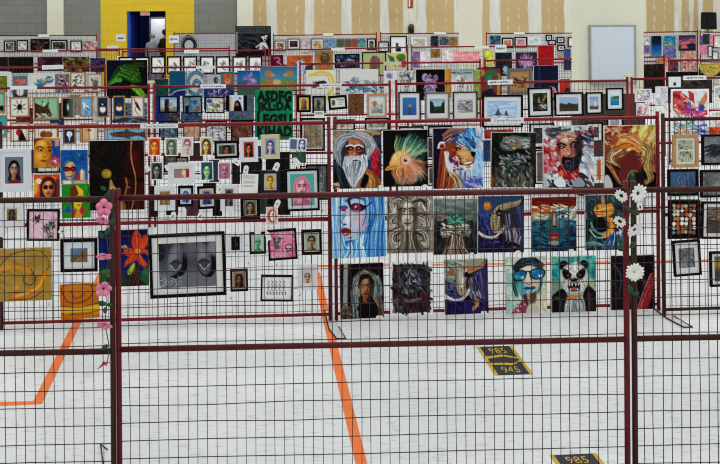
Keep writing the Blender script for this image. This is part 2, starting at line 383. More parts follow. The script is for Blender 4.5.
fence('A2', 661, 119.5, 1000, 114, BROWN, 'second row right fence panel in dark brown paint with black framed pictures', '', posts=(BROWN, BROWN))
fence('B0', -86, 89, 150, 87, RED, 'third row left fence panel with wood framed animal pictures')
fence('B1', 153, 86.8, 391, 84.6, RED, 'third row fence panel holding the green lettered poster')
fence('B2', 395, 84, 628.5, 80.5, RED, 'third row fence panel with the landscape photographs in front of the whiteboard column')
fence('B3', 630.5, 79.2, 865, 75, RED, 'third row fence panel at the far right with the big red flower picture')
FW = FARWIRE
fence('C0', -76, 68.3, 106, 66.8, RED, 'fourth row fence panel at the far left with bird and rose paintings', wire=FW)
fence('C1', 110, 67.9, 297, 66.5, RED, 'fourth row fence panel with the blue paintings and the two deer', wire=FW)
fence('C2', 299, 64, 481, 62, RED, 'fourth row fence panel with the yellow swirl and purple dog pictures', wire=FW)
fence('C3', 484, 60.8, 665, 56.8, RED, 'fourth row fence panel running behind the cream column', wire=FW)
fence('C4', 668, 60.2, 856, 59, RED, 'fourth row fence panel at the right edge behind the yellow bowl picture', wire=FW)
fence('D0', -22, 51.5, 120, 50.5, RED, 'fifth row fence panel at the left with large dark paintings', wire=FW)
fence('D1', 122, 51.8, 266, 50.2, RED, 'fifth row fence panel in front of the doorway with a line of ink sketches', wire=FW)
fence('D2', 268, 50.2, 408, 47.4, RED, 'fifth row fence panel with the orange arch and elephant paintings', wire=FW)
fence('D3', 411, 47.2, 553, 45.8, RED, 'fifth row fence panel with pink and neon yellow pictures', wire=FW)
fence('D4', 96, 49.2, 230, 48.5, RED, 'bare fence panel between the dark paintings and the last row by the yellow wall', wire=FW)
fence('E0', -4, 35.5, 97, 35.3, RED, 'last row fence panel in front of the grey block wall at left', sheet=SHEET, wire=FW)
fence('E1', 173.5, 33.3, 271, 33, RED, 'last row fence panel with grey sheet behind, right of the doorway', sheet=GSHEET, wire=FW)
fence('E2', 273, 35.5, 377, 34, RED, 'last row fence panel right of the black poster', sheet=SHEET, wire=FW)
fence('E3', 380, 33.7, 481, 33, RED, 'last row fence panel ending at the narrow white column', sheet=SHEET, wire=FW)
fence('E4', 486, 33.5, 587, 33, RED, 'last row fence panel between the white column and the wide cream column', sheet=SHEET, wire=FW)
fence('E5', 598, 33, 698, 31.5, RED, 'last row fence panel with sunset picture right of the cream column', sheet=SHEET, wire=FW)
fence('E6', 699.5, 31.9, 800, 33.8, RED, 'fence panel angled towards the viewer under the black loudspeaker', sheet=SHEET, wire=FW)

# ---------------------------------------------------------------- pictures hung on the panels
def cloc(q, px, py, off):
    X, Y = unroll(px, py); n = q.n; P0 = q.a + n * off; dx, dy = X / F, 1.0
    t = (P0.x * n.x + P0.y * n.y) / (dx * n.x + dy * n.y); return Vector((dx * t, t, CH - Y * t / F))
BLACKF = mat('black_frame', '0a090a', .55, 0, .1, 18, .04); WHITEF = mat('white_frame', 'd6dadb', .45, 0, .02); WOODF = mat('wood_frame', '9a7248', .55, 0, .2, 25); DWOODF = mat('dark_wood_frame', '3a2820', .5, 0, .2, 25)
OAKF = mat('oak_frame', 'b4875a', .55, 0, .2, 25); CREAMF = mat('cream_frame', 'c6bd9c', .5, 0, .05); NAVYF = mat('navy_frame', '141a2c', .4, 0, .1); GREYF = mat('grey_frame', '6d6a66', .5, 0, .1)
PAINT = paint_mat(); PHOTO = paint_mat('printed_paper', .35); EDGE = mat('canvas_edge', 'cfcabd', .8); PAPER = mat('paper_back', 'dedcd6', .8)
def mat_board(hexc): return mat('mount_board_' + hexc, hexc, .8, 0, .01)
NITEM = 0
def A(panel, rect, frame, fn, label, name='canvas_painting', cat='painting', group=None, tilt=0, lift=0, res=1.5):
    """hang a picture on a panel: rect = pixel box, frame = None (canvas), 'paper', or (material, width px, mount colour, mount px)"""
    global NITEM; NITEM += 1
    q = PN[panel]; x0, y0, x1, y1 = rect; th = .022
    lv = 0
    for r, l in q.items:
        if r[0] < x1 - .3 and r[2] > x0 + .3 and r[1] < y1 - .3 and r[3] > y0 + .3: lv = max(lv, l + 1)
    lv = max(lv, lift); q.items.append((rect, lv))
    off = .020 + th + lv * .027
    c = cloc(q, (x0 + x1) / 2, (y0 + y1) / 2, off); s = F / c.y
    w, h = (x1 - x0) / s / math.cos(q.yaw), (y1 - y0) / s
    rot = (0, math.radians(tilt), q.yaw); g = group or GROUPS[panel]
    def paint(wp, hp):
        nx, ny = max(6, int(wp * res)), max(6, int(hp * res))
        p = PT(nx, ny, NITEM * 7 + 1); fn(p); return p.out()
    if frame is None or frame == 'paper':
        d = th if frame is None else .004
        o = grid_painting(name, w, h, 0, d, paint(x1 - x0, y1 - y0), [PAINT if frame is None else PHOTO, EDGE if frame is None else PAPER])
        o.location = c; o.rotation_euler = rot; return tag(o, label, cat, g)
    fm, fw, mc, mw = frame; k = 1 / s
    root = tag(empty(name, c, rot), label, cat, g)
    MB().ring(w, h, fw * k, 0, th).build('frame', fm, root)
    iw, ih = w - 2 * fw * k, h - 2 * fw * k; pw, ph = iw, ih
    if mc:
        mx, my = mw if isinstance(mw, tuple) else (mw, mw)
        pw, ph = iw - 2 * mx * k, ih - 2 * my * k
        MB().box(-iw / 2 - .001, .012, -ih / 2 - .001, iw / 2 + .001, .018, ih / 2 + .001).build('mount', mat_board(mc), root)
    grid_painting('picture', pw + (.002 if not mc else 0), ph + (.002 if not mc else 0), .0105, .004, paint(pw * s, ph * s), [PHOTO, PAPER], root)
    return root
GROUPS = {'A0': 'pictures on the second row left panel', 'A1': 'canvases on the second row middle panel', 'A2': 'framed pictures on the second row right panel',
          'B0': 'pictures on the third row left panel', 'B1': 'pictures on the third row panel with the green poster', 'B2': 'framed photographs on the third row middle panel', 'B3': 'pictures on the third row right panel',
          'C0': 'pictures on the fourth row left panel', 'C1': 'paintings on the fourth row blue panel', 'C2': 'pictures on the fourth row middle panel', 'C3': 'pictures on the fourth row panel behind the column', 'C4': 'pictures on the fourth row right panel',
          'D0': 'dark paintings on the fifth row left panel', 'D1': 'ink sketches on the fifth row', 'D2': 'paintings on the fifth row middle panel', 'D3': 'paintings on the fifth row right panel',
          'E0': 'pictures on the last row left panel', 'E1': 'things on the last row grey panel', 'E2': 'pictures on the last row middle panel', 'E3': 'pictures on the last row by the narrow column', 'E4': 'pictures on the last row between the columns', 'E5': 'pictures on the last row right panel', 'E6': 'pictures on the angled panel'}
# ---- picture makers -------------------------------------------------------
def tint(c, k):
    c = hx(c); return tuple(c * (1 - k) + (1 if k > 0 else 0) * k) if k > 0 else tuple(c * (1 + k))
def face(p, cx, cy, rx, ry, skin, dark, hair=None, lip='a04848', long=True, shade=1, eyes='1c1614', glasses=None, neck=True, side=1):
    e, l, b, R = p.e, p.l, p.b, p.R
    X = lambda u: cx + u * rx; Y = lambda v: cy + v * ry; Q = lambda *t: [(X(u), Y(v)) for u, v in t]
    if hair and long:
        w = R.uniform(1.3, 1.5); b(Q((0, -1.35), (.8, -1.15), (w, -.3), (w * .95, .7), (w * 1.1, 1.7), (.5, 1.5), (-.5, 1.5), (-w * 1.05, 1.6), (-w * .9, .7), (-w, -.3), (-.8, -1.15)), hair)
        for k in range(6): s = R.choice((-1, 1)); p.cv(Q((s * .3, -1.2), (s * R.uniform(.9, 1.2), -.2), (s * R.uniform(.9, 1.2), 1.3)), rx * .12, tint(hair, R.choice((-.35, .22))), .8)
    elif hair: b(Q((0, -1.3), (.7, -1.2), (1.12, -.6), (1.05, .1), (0, -.2), (-1.05, .1), (-1.12, -.6), (-.7, -1.2)), hair)
    if neck: b(Q((-.45, .5), (.45, .5), (.5, 1.3), (1.3, 1.75), (1.2, 2.2), (-1.2, 2.2), (-1.3, 1.75), (-.5, 1.3)), dark); b(Q((-.4, .9), (0, 1.1), (.05, 1.8), (-.9, 1.9)), skin, .8)
    b(Q((0, -1), (.62, -.86), (.95, -.35), (.92, .25), (.62, .78), (.2, 1.04), (-.2, 1.04), (-.62, .78), (-.92, .25), (-.95, -.35), (-.62, -.86)), skin)
    b(Q((side * .45, -.9), (side * .95, -.4), (side * .92, .25), (side * .6, .8), (side * .2, 1.02), (side * .42, .5), (side * .62, .2), (side * .5, -.2)), dark, .85)
    b(Q((-side * .2, -.75), (side * .2, -.8), (side * .25, -.45), (-side * .35, -.42)), tint(skin, .35), .8); b(Q((-side * .6, .12), (-side * .28, .15), (-side * .35, .5), (-side * .62, .45)), tint(skin, .3), .8)
    if hair: b(Q((-side * .9, -.25), (-side * .8, -1.05), (0, -1.3), (side * .85, -1.0), (side * .98, -.2), (side * .6, -.75), (0, -.85), (-side * .55, -.7)), hair)
    for s in (-1, 1):
        ex = X(s * .42); l([(ex - rx * .26, Y(-.26)), (ex, Y(-.34)), (ex + rx * .24, Y(-.28))], rx * .14, eyes)
        if glasses: e(ex, Y(-.06), rx * .38, ry * .2, glasses)
        else: e(ex, Y(-.08), rx * .25, ry * .11, tint(dark, -.3)); e(ex, Y(-.07), rx * .18, ry * .065, 'd8d0c4'); e(ex, Y(-.07), rx * .1, ry * .075, eyes)
    if glasses: l([(X(-.95), Y(-.14)), (X(.95), Y(-.14))], rx * .08, '201010')
    p.cv(Q((side * .1, -.15), (side * .24, .3), (-side * .12, .36)), rx * .11, dark); b(Q((-.08, -.1), (.06, -.1), (.08, .26), (-.1, .26)), tint(skin, .3), .8)
    b(Q((-.34, .58), (-.1, .5), (.1, .5), (.34, .58), (.1, .72), (-.1, .72)), lip); l([(X(-.32), Y(.6)), (X(.32), Y(.6))], rx * .06, eyes, .8); l([(X(-.2), Y(.84)), (X(.15), Y(.84))], rx * .08, dark, .8)
def portrait(bg, skin, dark, hair, **k):
    def fn(p):
        p.bg(bg) if isinstance(bg, str) else p.vg(*bg)
        face(p, k.pop('cx', .5) if False else k.get('cx', .5), k.get('cy', .47), k.get('rx', .26), k.get('ry', .27), skin, dark, hair, k.get('lip', 'a04848'), k.get('long', True), 1, k.get('eyes', '1c1614'), k.get('glasses'))
        if k.get('top'): p.p([(.1, 1), (.28, .85), (.72, .85), (.9, 1)], k['top'])
        if k.get('border'): p.border(k.get('bw', .1), k['border'])
    return fn
def abstract(cols, n=60, bg=None, ln=.3, wd=.08, ang=30, jit=60, border=None, bw=.08, noise=.15):
    def fn(p):
        p.bg(bg or cols[0]); p.d(n, 0, 0, 1, 1, cols, ln, wd, ang, jit); p.noise(noise)
        if border: p.border(bw, border)
    return fn
def landscape(sky, far, near, water=None, extra=None, border=None):
    def fn(p):
        p.vg(*sky); R = p.R
        p.p([(0, 1), (0, .5)] + [(i / 8, .48 + R.uniform(-.1, .06)) for i in range(9)] + [(1, 1)], far)
        if water: p.rect(0, .62, 1, 1, water)
        p.p([(0, 1), (0, .72)] + [(i / 8, .74 + R.uniform(-.06, .08)) for i in range(9)] + [(1, 1)], near)
        p.d(40, 0, .6, 1, 1, [near, far], .2, .02, 0, 20, .5); p.d(14, 0, 0, 1, .4, ['ffffff', sky[0]], .2, .02, 0, 10, .35)
        if extra: extra(p)
        if border: p.border(.08, border)
    return fn
def creature(bg, draw, border=None):
    def fn(p):
        p.bg(bg) if isinstance(bg, str) else p.vg(*bg)
        draw(p)
        if border: p.border(.09, border)
    return fn
def sketch(p):
    p.bg('dddcd8'); R = p.R
    for _ in range(7):
        x, y = R.uniform(.25, .75), R.uniform(.3, .8); p.cv([(x, y)] + [(x + R.uniform(-.22, .22), y + R.uniform(-.25, .25)) for _ in range(3)], .035, '3a3a3c', .9)
def bw_photo(p):
    p.vg('50535a', '8a8d92', '303136'); p.d(60, 0, .2, 1, 1, ['c4c6ca', '6a6c72', '1c1c20', '95979c'], .22, .05, 0, 60)
def text_lines(p):
    p.bg('d9d7d0')
    for i in range(11):
        if i in (4, 8): continue
        p.l([(.12, .1 + i * .055), (.12 + p.R.uniform(.55, .76), .1 + i * .055)], .022, '5a5a5c', .7)

# ---------------- second row, middle panel: three tiers of canvases
def old_man(p):
    p.hg('857460', '6d6252', '2c3a56', '26304c'); d, e, b, h = p.d, p.e, p.b, p.hairs
    d(40, 0, 0, .5, .5, ['9c8a70', '75695a', '5b5248', 'a08e70'], .2, .06, 60, 40); d(30, .68, .02, 1, .5, ['2b4372', '3a5486', '1c2848', '5c3038', '7a7060'], .2, .08, 60, 40); d(8, .6, 0, 1, .08, ['a89060', '8a7450'], .2, .05, 0, 20)
    b([(.88, .3), (.96, .4), (.9, .55), (.97, .72), (.9, .82), (.8, .66), (.82, .5), (.78, .4)], 'a81c2a'); d(10, .8, .36, .96, .75, ['cc3038', '80141e'], .14, .05, 70, 30)
    b([(0, .55), (.12, .48), (.3, .7), (.42, .98), (.3, 1.05), (-.05, 1.05)], '15161b'); h(14, [(.05, .55), (.1, .75), (.2, .98)], [(.25, .6), (.3, .8), (.4, 1)], ['2e333c', '0a0a0d', '4c5c6c'], .03)
    b([(.55, .74), (.72, .66), (.9, .8), (1, .92), (1, 1.05), (.45, 1.05)], '9c6028'); h(14, [(.6, .74), (.66, .86), (.6, 1)], [(.9, .78), (.96, .9), (1, 1)], ['c0823a', '7c481c', 'd09a58'], .035); b([(.66, .74), (.74, .82), (.66, .98), (.56, .96), (.6, .84)], '16151a')
    b([(.44, .06), (.6, .1), (.7, .2), (.7, .42), (.66, .54), (.24, .58), (.17, .4), (.18, .22), (.3, .1)], '34383e'); h(30, [(.5, .1), (.72, .2), (.86, .3)], [(.5, .04), (.76, .1), (.94, .36)], ['a4acb0', '6c747c', 'd0d4d6', '3c4248'], .014, .02); h(24, [(.4, .08), (.18, .12), (.06, .3)], [(.34, .1), (.1, .3), (.02, .5)], ['8a949a', '5c666e', 'b8c0c4', '3c5c74'], .014, .02)
    h(34, [(.42, .12), (.24, .2), (.14, .36), (.16, .6)], [(.42, .03), (.12, .12), (.04, .3), (.1, .56)], ['8a949a', 'b8c0c4', '5c666e', 'd4d8da', '3c5c74'], .022); h(30, [(.44, .11), (.62, .18), (.7, .34), (.68, .52)], [(.46, .02), (.72, .1), (.84, .26), (.78, .42)], ['a4acb0', 'd0d4d6', '6c747c', 'c0c8cc'], .02)
    b([(.44, .13), (.58, .17), (.64, .3), (.62, .44), (.54, .52), (.36, .52), (.28, .44), (.27, .28), (.33, .17)], '8a4830'); e(.42, .2, .12, .05, 'b8744e', 0, .4); e(.35, .4, .06, .05, 'b06a48', 0, .4); e(.58, .36, .05, .12, '5c2a1e', 0, .4); e(.3, .3, .03, .12, '4a2018', 0, .4); d(14, .3, .17, .6, .26, ['c8906c', '7c3c28', '98543a'], .12, .02, 0, 20)
    for x in (.365, .53): e(x, .31, .075, .03, '2a120c'); e(x, .312, .03, .012, 'a08878'); p.cv([(x - .09, .27), (x, .25), (x + .09, .285)], .03, 'd0d2d0'); p.cv([(x - .06, .35), (x, .365), (x + .06, .345)], .012, 'c08060')
    b([(.43, .3), (.48, .3), (.51, .41), (.45, .44), (.39, .41)], 'a05c40'); e(.44, .4, .03, .015, 'd09878'); p.l([(.4, .43), (.5, .43)], .016, '3c1810'); p.l([(.48, .3), (.5, .4)], .018, '542418')
    b([(.24, .44), (.44, .45), (.66, .42), (.68, .58), (.62, .78), (.5, .94), (.42, .99), (.34, .9), (.24, .7)], '7c848a')
    h(60, [(.3, .46), (.26, .6), (.3, .78), (.4, .97)], [(.64, .44), (.66, .6), (.56, .8), (.44, .97)], ['d8dcdc', 'eceeee', '9aa2a8', '5c666e', 'b8bec2', '444c54'], .024); h(16, [(.45, .45), (.34, .47), (.26, .56)], [(.45, .49), (.36, .52), (.28, .62)], ['eceeee', 'c0c6ca', '8c949a'], .02); h(16, [(.46, .45), (.56, .46), (.66, .54)], [(.46, .49), (.56, .51), (.66, .6)], ['eceeee', 'c0c6ca', '8c949a'], .02); e(.46, .515, .06, .011, '3c1c1a'); d(6, 0, .9, .16, 1, ['cdb6a0', 'a5544a'], .12, .05, 10, 30)
def fish(p):
    p.bg('080c0e'); p.d(14, 0, 0, 1, 1, ['0c1616', '0e1214'], .3, .1, 40, 60); h, e, b = p.hairs, p.e, p.b
    b([(.3, .36), (.36, .2), (.5, .12), (.7, .16), (.9, .26), (.96, .4), (.86, .56), (.6, .6)], '1c4c4c', .8); b([(.2, .6), (.24, .8), (.4, .95), (.66, .94), (.9, .8), (.95, .64), (.8, .5), (.5, .5)], '6c4434', .75)
    h(60, [(.34, .44), (.3, .28), (.36, .1)], [(.6, .5), (.8, .4), (.98, .34)], ['2c7c6c', '4c9c70', '1c5c60', 'b8b860', 'e0c868', '6cb0a0', 'd8e0b0'], .016); h(26, [(.36, .44), (.4, .36), (.46, .26)], [(.6, .48), (.72, .42), (.84, .4)], ['e8c860', 'f0dc88', 'd8a04c'], .02)
    h(60, [(.32, .58), (.24, .74), (.34, .94)], [(.58, .56), (.62, .76), (.66, .96)], ['d8743c', 'e89850', 'b04c28', 'f0b870', 'c85c34'], .022); h(40, [(.56, .58), (.68, .74), (.72, .92)], [(.6, .52), (.8, .54), (.97, .6)], ['d87048', 'e8a878', '8c6c60', 'c85844', 'e8c0a0'], .02); h(26, [(.28, .8), (.32, .9), (.42, .98)], [(.82, .78), (.84, .86), (.86, .92)], ['4c8088', '6ca0a4', '2c5c68'], .014)
    h(40, [(.4, .4), (.5, .2), (.62, .04)], [(.62, .5), (.84, .36), (1, .2)], ['2c7c6c', '4c9c70', '6cb0a0', 'd8e0b0', '1c5c60'], .014, .02); h(40, [(.4, .66), (.4, .84), (.3, 1)], [(.66, .6), (.86, .7), (1, .86)], ['d8743c', 'e89850', 'b04c28', '6ca0a4', 'e8c0a0'], .016, .02)
    b([(.14, .62), (.2, .48), (.32, .38), (.5, .38), (.62, .48), (.6, .6), (.46, .66), (.28, .66)], 'dc9c50'); e(.32, .46, .13, .07, 'eec878', -30, .4); e(.26, .56, .08, .05, 'e8b468', -30, .4); h(20, [(.3, .4), (.36, .5), (.34, .62)], [(.46, .4), (.5, .5), (.46, .62)], ['f4d890', 'c8783c', 'e8b060'], .014); b([(.04, .7), (.14, .62), (.3, .6), (.32, .66), (.16, .7)], 'd8983c'); p.cv([(.06, .69), (.2, .65), (.32, .64)], .012, '7c4018')
    e(.52, .54, .125, .1, 'd88c78'); e(.51, .53, .09, .07, 'eabaa0', 0, .3); e(.5, .535, .04, .032, '120c0c'); e(.51, .525, .012, .01, 'f0f0f0'); p.cv([(.4, .46), (.38, .54), (.42, .63)], .014, 'b4582c'); p.dots(12, .1, .05, .9, .95, ['3c5c5c'], .004, .006)
def lion(p):
    p.hg('181434', '2c2858', '5c8cc0', '8cc4dc'); d, b, e, h = p.d, p.b, p.e, p.hairs
    d(60, .5, 0, 1, .5, ['4ca8d4', '7cc0e0', '3078b8', 'a0d4e8', '2c5ca0'], .2, .06, 60, 40); d(20, .86, 0, 1, 1, ['d8d0c8', 'c6bfb8', 'a8a8b0'], .2, .07, 80, 20); d(40, .78, .4, 1, 1, ['8cc0dc', 'a8c8e0', '6c98cc'], .2, .06, 70, 30); d(40, 0, 0, .3, 1, ['14112c', '241c44', '0e0b18', '301a40'], .25, .09, 70, 30)
    h(40, [(.5, .12), (.36, .2), (.22, .3)], [(.66, -.02), (.4, 0), (.2, .12)], ['2c2450', '5a3058', 'a0603c', 'c88c58', '8078a8', '3c3468', 'd0c0c0'], .035); d(16, .58, .12, .82, .32, ['24406c', '1c2c54', '3c6ca0', '58a0cc'], .16, .05, 40, 40)
    b([(.14, .4), (.2, .3), (.36, .24), (.52, .29), (.7, .36), (.8, .4), (.83, .46), (.8, .56), (.76, .68), (.62, .72), (.54, .8), (.52, 1.05), (.1, 1.05), (.1, .7)], '8a4428')
    h(50, [(.2, .36), (.18, .6), (.12, 1)], [(.4, .5), (.4, .7), (.34, 1)], ['5c2018', '7c3420', 'b06438', '2a1018', '8c2c28', 'c88050'], .04); h(14, [(.24, .4), (.26, .6), (.36, .8)], [(.3, .42), (.32, .6), (.42, .8)], ['e0dcd8', 'b8c4d0', 'd8c8b8'], .035)
    b([(.38, .36), (.5, .33), (.66, .36), (.8, .42), (.8, .54), (.68, .58), (.5, .56), (.4, .5)], 'bc8850'); e(.62, .44, .14, .06, 'd8a868', 10, .4); e(.48, .5, .08, .05, '8c3c28', 0, .4); e(.42, .42, .05, .06, 'a01c24', 0, .4); d(10, .5, .46, .78, .56, ['c8945c', 'a06840', 'e0c090'], .1, .03, 10, 25)
    b([(.62, .58), (.78, .57), (.78, .68), (.66, .7), (.56, .64)], 'd8d0c8'); e(.7, .64, .05, .03, 'c09050', 0, .3); p.cv([(.46, .56), (.56, .6), (.68, .61), (.8, .57), (.81, .47)], .022, '140e14'); b([(.75, .4), (.84, .4), (.84, .46), (.78, .475)], '120e14'); e(.49, .36, .05, .018, '1c1014'); p.l([(.4, .33), (.56, .34)], .025, '3c1c18'); e(.5, .358, .015, .01, 'd8b070'); h(10, [(.48, .3), (.56, .32), (.66, .35)], [(.5, .27), (.6, .29), (.7, .34)], ['e8dcc8', 'b88c60', '6c4838'], .02)
    e(.17, .29, .075, .055, 'd8a080'); e(.18, .3, .045, .035, '6c2c24'); p.cv([(.1, .33), (.14, .24), (.23, .24)], .025, 'e8d8cc'); d(30, .34, .5, .56, .74, ['b02430', 'e4e0dc', '2a3a78', 'a8c4d8', '6c141c', 'd8d8e0'], .12, .05, 60, 60); h(34, [(.48, .7), (.46, .84), (.38, 1)], [(.74, .72), (.76, .86), (.86, 1)], ['d8dce4', '8cbcdc', '5a70b0', 'b0c8e0', '7a5898', 'e0d0b0'], .04); h(14, [(.36, .74), (.44, .86), (.46, 1)], [(.44, .74), (.54, .86), (.6, 1)], ['e8d8b0', 'b89860', '6a4028'], .03); d(14, .66, .82, .98, 1, ['5848a0', '8a90c8', '4858a0'], .16, .06, 20, 40)
def dark_sculpture(p):     # plain stand-in: a dark textured abstract in grey green
    p.bg('1c1e1a'); d, e, b = p.d, p.e, p.b
    d(60, 0, 0, 1, 1, ['161714', '2c2e28', '36342a', '1a1c18', '2c2820'], .3, .1, 70, 40); d(14, 0, .6, .22, 1, ['7a4a2c', '5a3a28', '3c2818'], .2, .07, 80, 30); d(10, .8, 0, 1, .5, ['4a3c28', '2c2418'], .2, .07, 80, 30)
    b([(.25, .12), (.5, .06), (.8, .12), (.86, .28), (.5, .34), (.22, .28)], '5c6866'); b([(.12, .66), (.4, .58), (.8, .62), (.95, .78), (.8, 1.02), (.2, 1.02)], '444c48'); d(44, .24, .1, .84, .32, ['8c9c9c', '6a7876', 'b4c0c0', '404846', '7c6444'], .13, .05, 10, 30)
    for y, c in ((.34, '0c0e0e'), (.44, '7c8886'), (.5, '141616'), (.55, '5c6866')): p.cv([(.2, y), (.4, y + .04), (.6, y - .02), (.86, y + .02)], .06, c, .85)
    d(40, .2, .36, .9, .58, ['121416', '4e5856', '9ca8a8', '242828'], .14, .04, 20, 60); d(60, .14, .62, .95, 1, ['6a7674', '323a36', '94a09a', '6c5834', '20221e'], .16, .05, 80, 40); e(.45, .17, .03, .022, 'a83028'); d(8, .3, .14, .7, .26, ['b08850', '8a6438'], .08, .04, 0, 40)
def bearded_man(p):
    p.vg('b0b8bc', '9aa0a6', 'acb2b4'); d, b, e, h = p.d, p.b, p.e, p.hairs
    d(60, 0, 0, 1, 1, ['c8ccce', '8c949c', 'b0b4b8', '6a7480', 'd8dada'], .22, .09, 40, 60); d(40, 0, .25, .3, .72, ['a82830', 'c04048', 'd8c8c8', '8a2028', 'c88088'], .16, .08, 50, 50); d(26, .1, .04, .5, .2, ['2c3840', '4c5860', '8c949a', 'b8242c'], .16, .06, 20, 40); d(30, .66, .05, 1, .5, ['1c2430', '3a4a5c', '8c98a4', 'c8ccd0', 'a84048'], .18, .07, 40, 50); d(20, .75, .5, 1, .9, ['d8dcdc', 'a8b0b8', 'c8b8b8'], .2, .08, 60, 40)
    b([(.1, .98), (.34, .8), (.5, .84), (.74, .76), (.95, .92), (1, 1.05), (.05, 1.05)], '3c343c'); d(18, .1, .86, 1, 1, ['b02c30', '24242c', 'c8ccd0', '7a7880', '3c4450'], .16, .06, 40, 40); b([(.3, .64), (.68, .64), (.66, .82), (.5, .88), (.32, .82)], '982428'); d(12, .3, .68, .64, .84, ['c84038', '6c141c', 'e08068'], .1, .04, 60, 30); b([(.2, .92), (.34, .82), (.44, .95), (.36, 1.02)], 'd0d4d4'); b([(.56, .95), (.7, .84), (.82, .96), (.7, 1.02)], '8c949a')
    b([(.48, .1), (.64, .13), (.74, .26), (.76, .44), (.7, .62), (.58, .72), (.42, .7), (.3, .56), (.26, .38), (.28, .22), (.36, .13)], 'a86c54'); e(.46, .19, .16, .08, 'd8b8a0', 0, .4); e(.38, .44, .08, .07, 'cc9078', 0, .4); e(.69, .34, .08, .2, '3c2c34', 0, .35); e(.3, .34, .04, .14, '7c3430', 0, .4); d(20, .32, .14, .62, .28, ['e0c8b4', 'b88870', '8c5044', 'c4a090'], .1, .035, 20, 40); d(14, .32, .4, .5, .52, ['c04838', '8a3028', 'd8a890'], .08, .03, 60, 40)
    p.cv([(.28, .31), (.36, .285), (.44, .32)], .032, '1c141a'); p.cv([(.52, .31), (.6, .265), (.7, .28)], .034, '1c141a'); e(.36, .35, .06, .025, '2c1c20'); e(.6, .33, .06, .025, '201620'); e(.36, .35, .018, .011, 'c8b8b0'); e(.59, .33, .018, .011, 'b8a8a4'); b([(.47, .32), (.52, .31), (.56, .46), (.5, .49), (.44, .47)], 'b87c60'); p.cv([(.53, .33), (.57, .45), (.5, .49)], .02, '5c2824'); e(.49, .45, .02, .02, 'e0b8a0', 0, .3)
    b([(.36, .55), (.4, .5), (.52, .515), (.66, .49), (.74, .4), (.75, .52), (.7, .66), (.6, .74), (.48, .73), (.38, .66)], '1c171e'); e(.5, .575, .075, .016, '8a4444'); h(24, [(.42, .6), (.42, .66), (.48, .73)], [(.72, .48), (.7, .6), (.62, .74)], ['3a4658', '0e0c12', '4c4048', '5a6a80'], .02); h(10, [(.72, .56), (.8, .6), (.9, .62)], [(.72, .7), (.84, .72), (.9, .82)], ['4a7aa0', '8ab0c8', '2c4c78'], .016)
def golden_woman(p):
    p.vg('9c6034', '7c3c28', '2a1416'); d, b, e, h = p.d, p.b, p.e, p.hairs
    e(.82, .18, .36, .3, 'd8c858', 0, .5); d(36, .5, 0, 1, .42, ['d8d070', 'c8a848', 'e4e098', 'c07848', 'a85c38'], .22, .07, 130, 30); d(34, 0, 0, .5, .28, ['7c2c28', 'a84c3c', 'c09058', '5c2020', 'd0b088'], .2, .07, 20, 50); d(20, .85, .35, 1, .8, ['a85c40', '7c3428', 'c88858'], .2, .06, 80, 20)
    b([(-.05, .7), (.2, .6), (.5, .78), (.8, .74), (1.05, .8), (1.05, 1.05), (-.05, 1.05)], '160c10'); d(20, .3, .75, 1, 1, ['2c1418', '0e080c', '3c2024'], .2, .07, 60, 30); b([(0, .82), (.08, .8), (.16, .96), (.1, 1.03), (-.03, 1.02)], 'b8b4b0'); h(12, [(.04, .62), (.14, .74), (.28, .94)], [(.14, .6), (.24, .72), (.36, .92)], ['6a3428', 'c88850', '3c1c18', 'a05c38'], .03)
    b([(.38, .5), (.54, .4), (.7, .4), (.745, .46), (.73, .52), (.765, .58), (.73, .62), (.735, .66), (.7, .68), (.68, .73), (.6, .74), (.54, .8), (.46, .92), (.36, .96), (.28, .8), (.3, .66)], '6c2c28'); b([(.6, .42), (.7, .42), (.74, .47), (.72, .53), (.75, .58), (.7, .6), (.66, .55), (.62, .52)], '94483a'); b([(.44, .72), (.56, .74), (.6, .82), (.56, .92), (.46, .86)], '2c4c30'); b([(.5, .74), (.58, .76), (.54, .82)], '50744c'); p.cv([(.4, .92), (.5, .74), (.64, .74)], .02, 'b86c48', .8); p.cv([(.735, .46), (.72, .53), (.76, .58), (.72, .62)], .016, 'e8a070'); p.cv([(.62, .5), (.67, .52), (.71, .5)], .02, '1c0c0c'); p.cv([(.6, .45), (.66, .44), (.72, .46)], .016, '2c1010'); e(.705, .655, .03, .012, 'a83430')
    h(50, [(.14, .36), (.3, .2), (.52, .24), (.72, .4)], [(.2, .46), (.36, .34), (.56, .36), (.68, .44)], ['e09a34', 'c8601c', 'f4cc68', 'a84a20', 'e8801c', 'f0b040', '7c3418'], .028); h(30, [(.1, .3), (.3, .14), (.6, .16), (.84, .36)], [(.16, .36), (.32, .22), (.56, .26), (.78, .42)], ['d8b078', 'c88848', 'f0d890', 'a05c30', 'b03020'], .022)
    h(36, [(.72, .34), (.84, .46), (.78, .66), (.86, .86), (.76, .9)], [(.82, .3), (.92, .46), (.86, .66), (.94, .84), (.8, .96)], ['c8a858', '7a5a30', 'e0cc90', '4a3420', 'b88c48'], .018); h(50, [(.3, .34), (.12, .4), (.06, .54), (.2, .62)], [(.36, .46), (.26, .5), (.2, .56), (.3, .66)], ['e0d0a8', 'a88858', 'b86838', 'ece0c8', '5a3020', '8c4c30'], .018); b([(.1, .2), (.2, .14), (.28, .22), (.2, .32), (.1, .28)], '8a3428', .6)
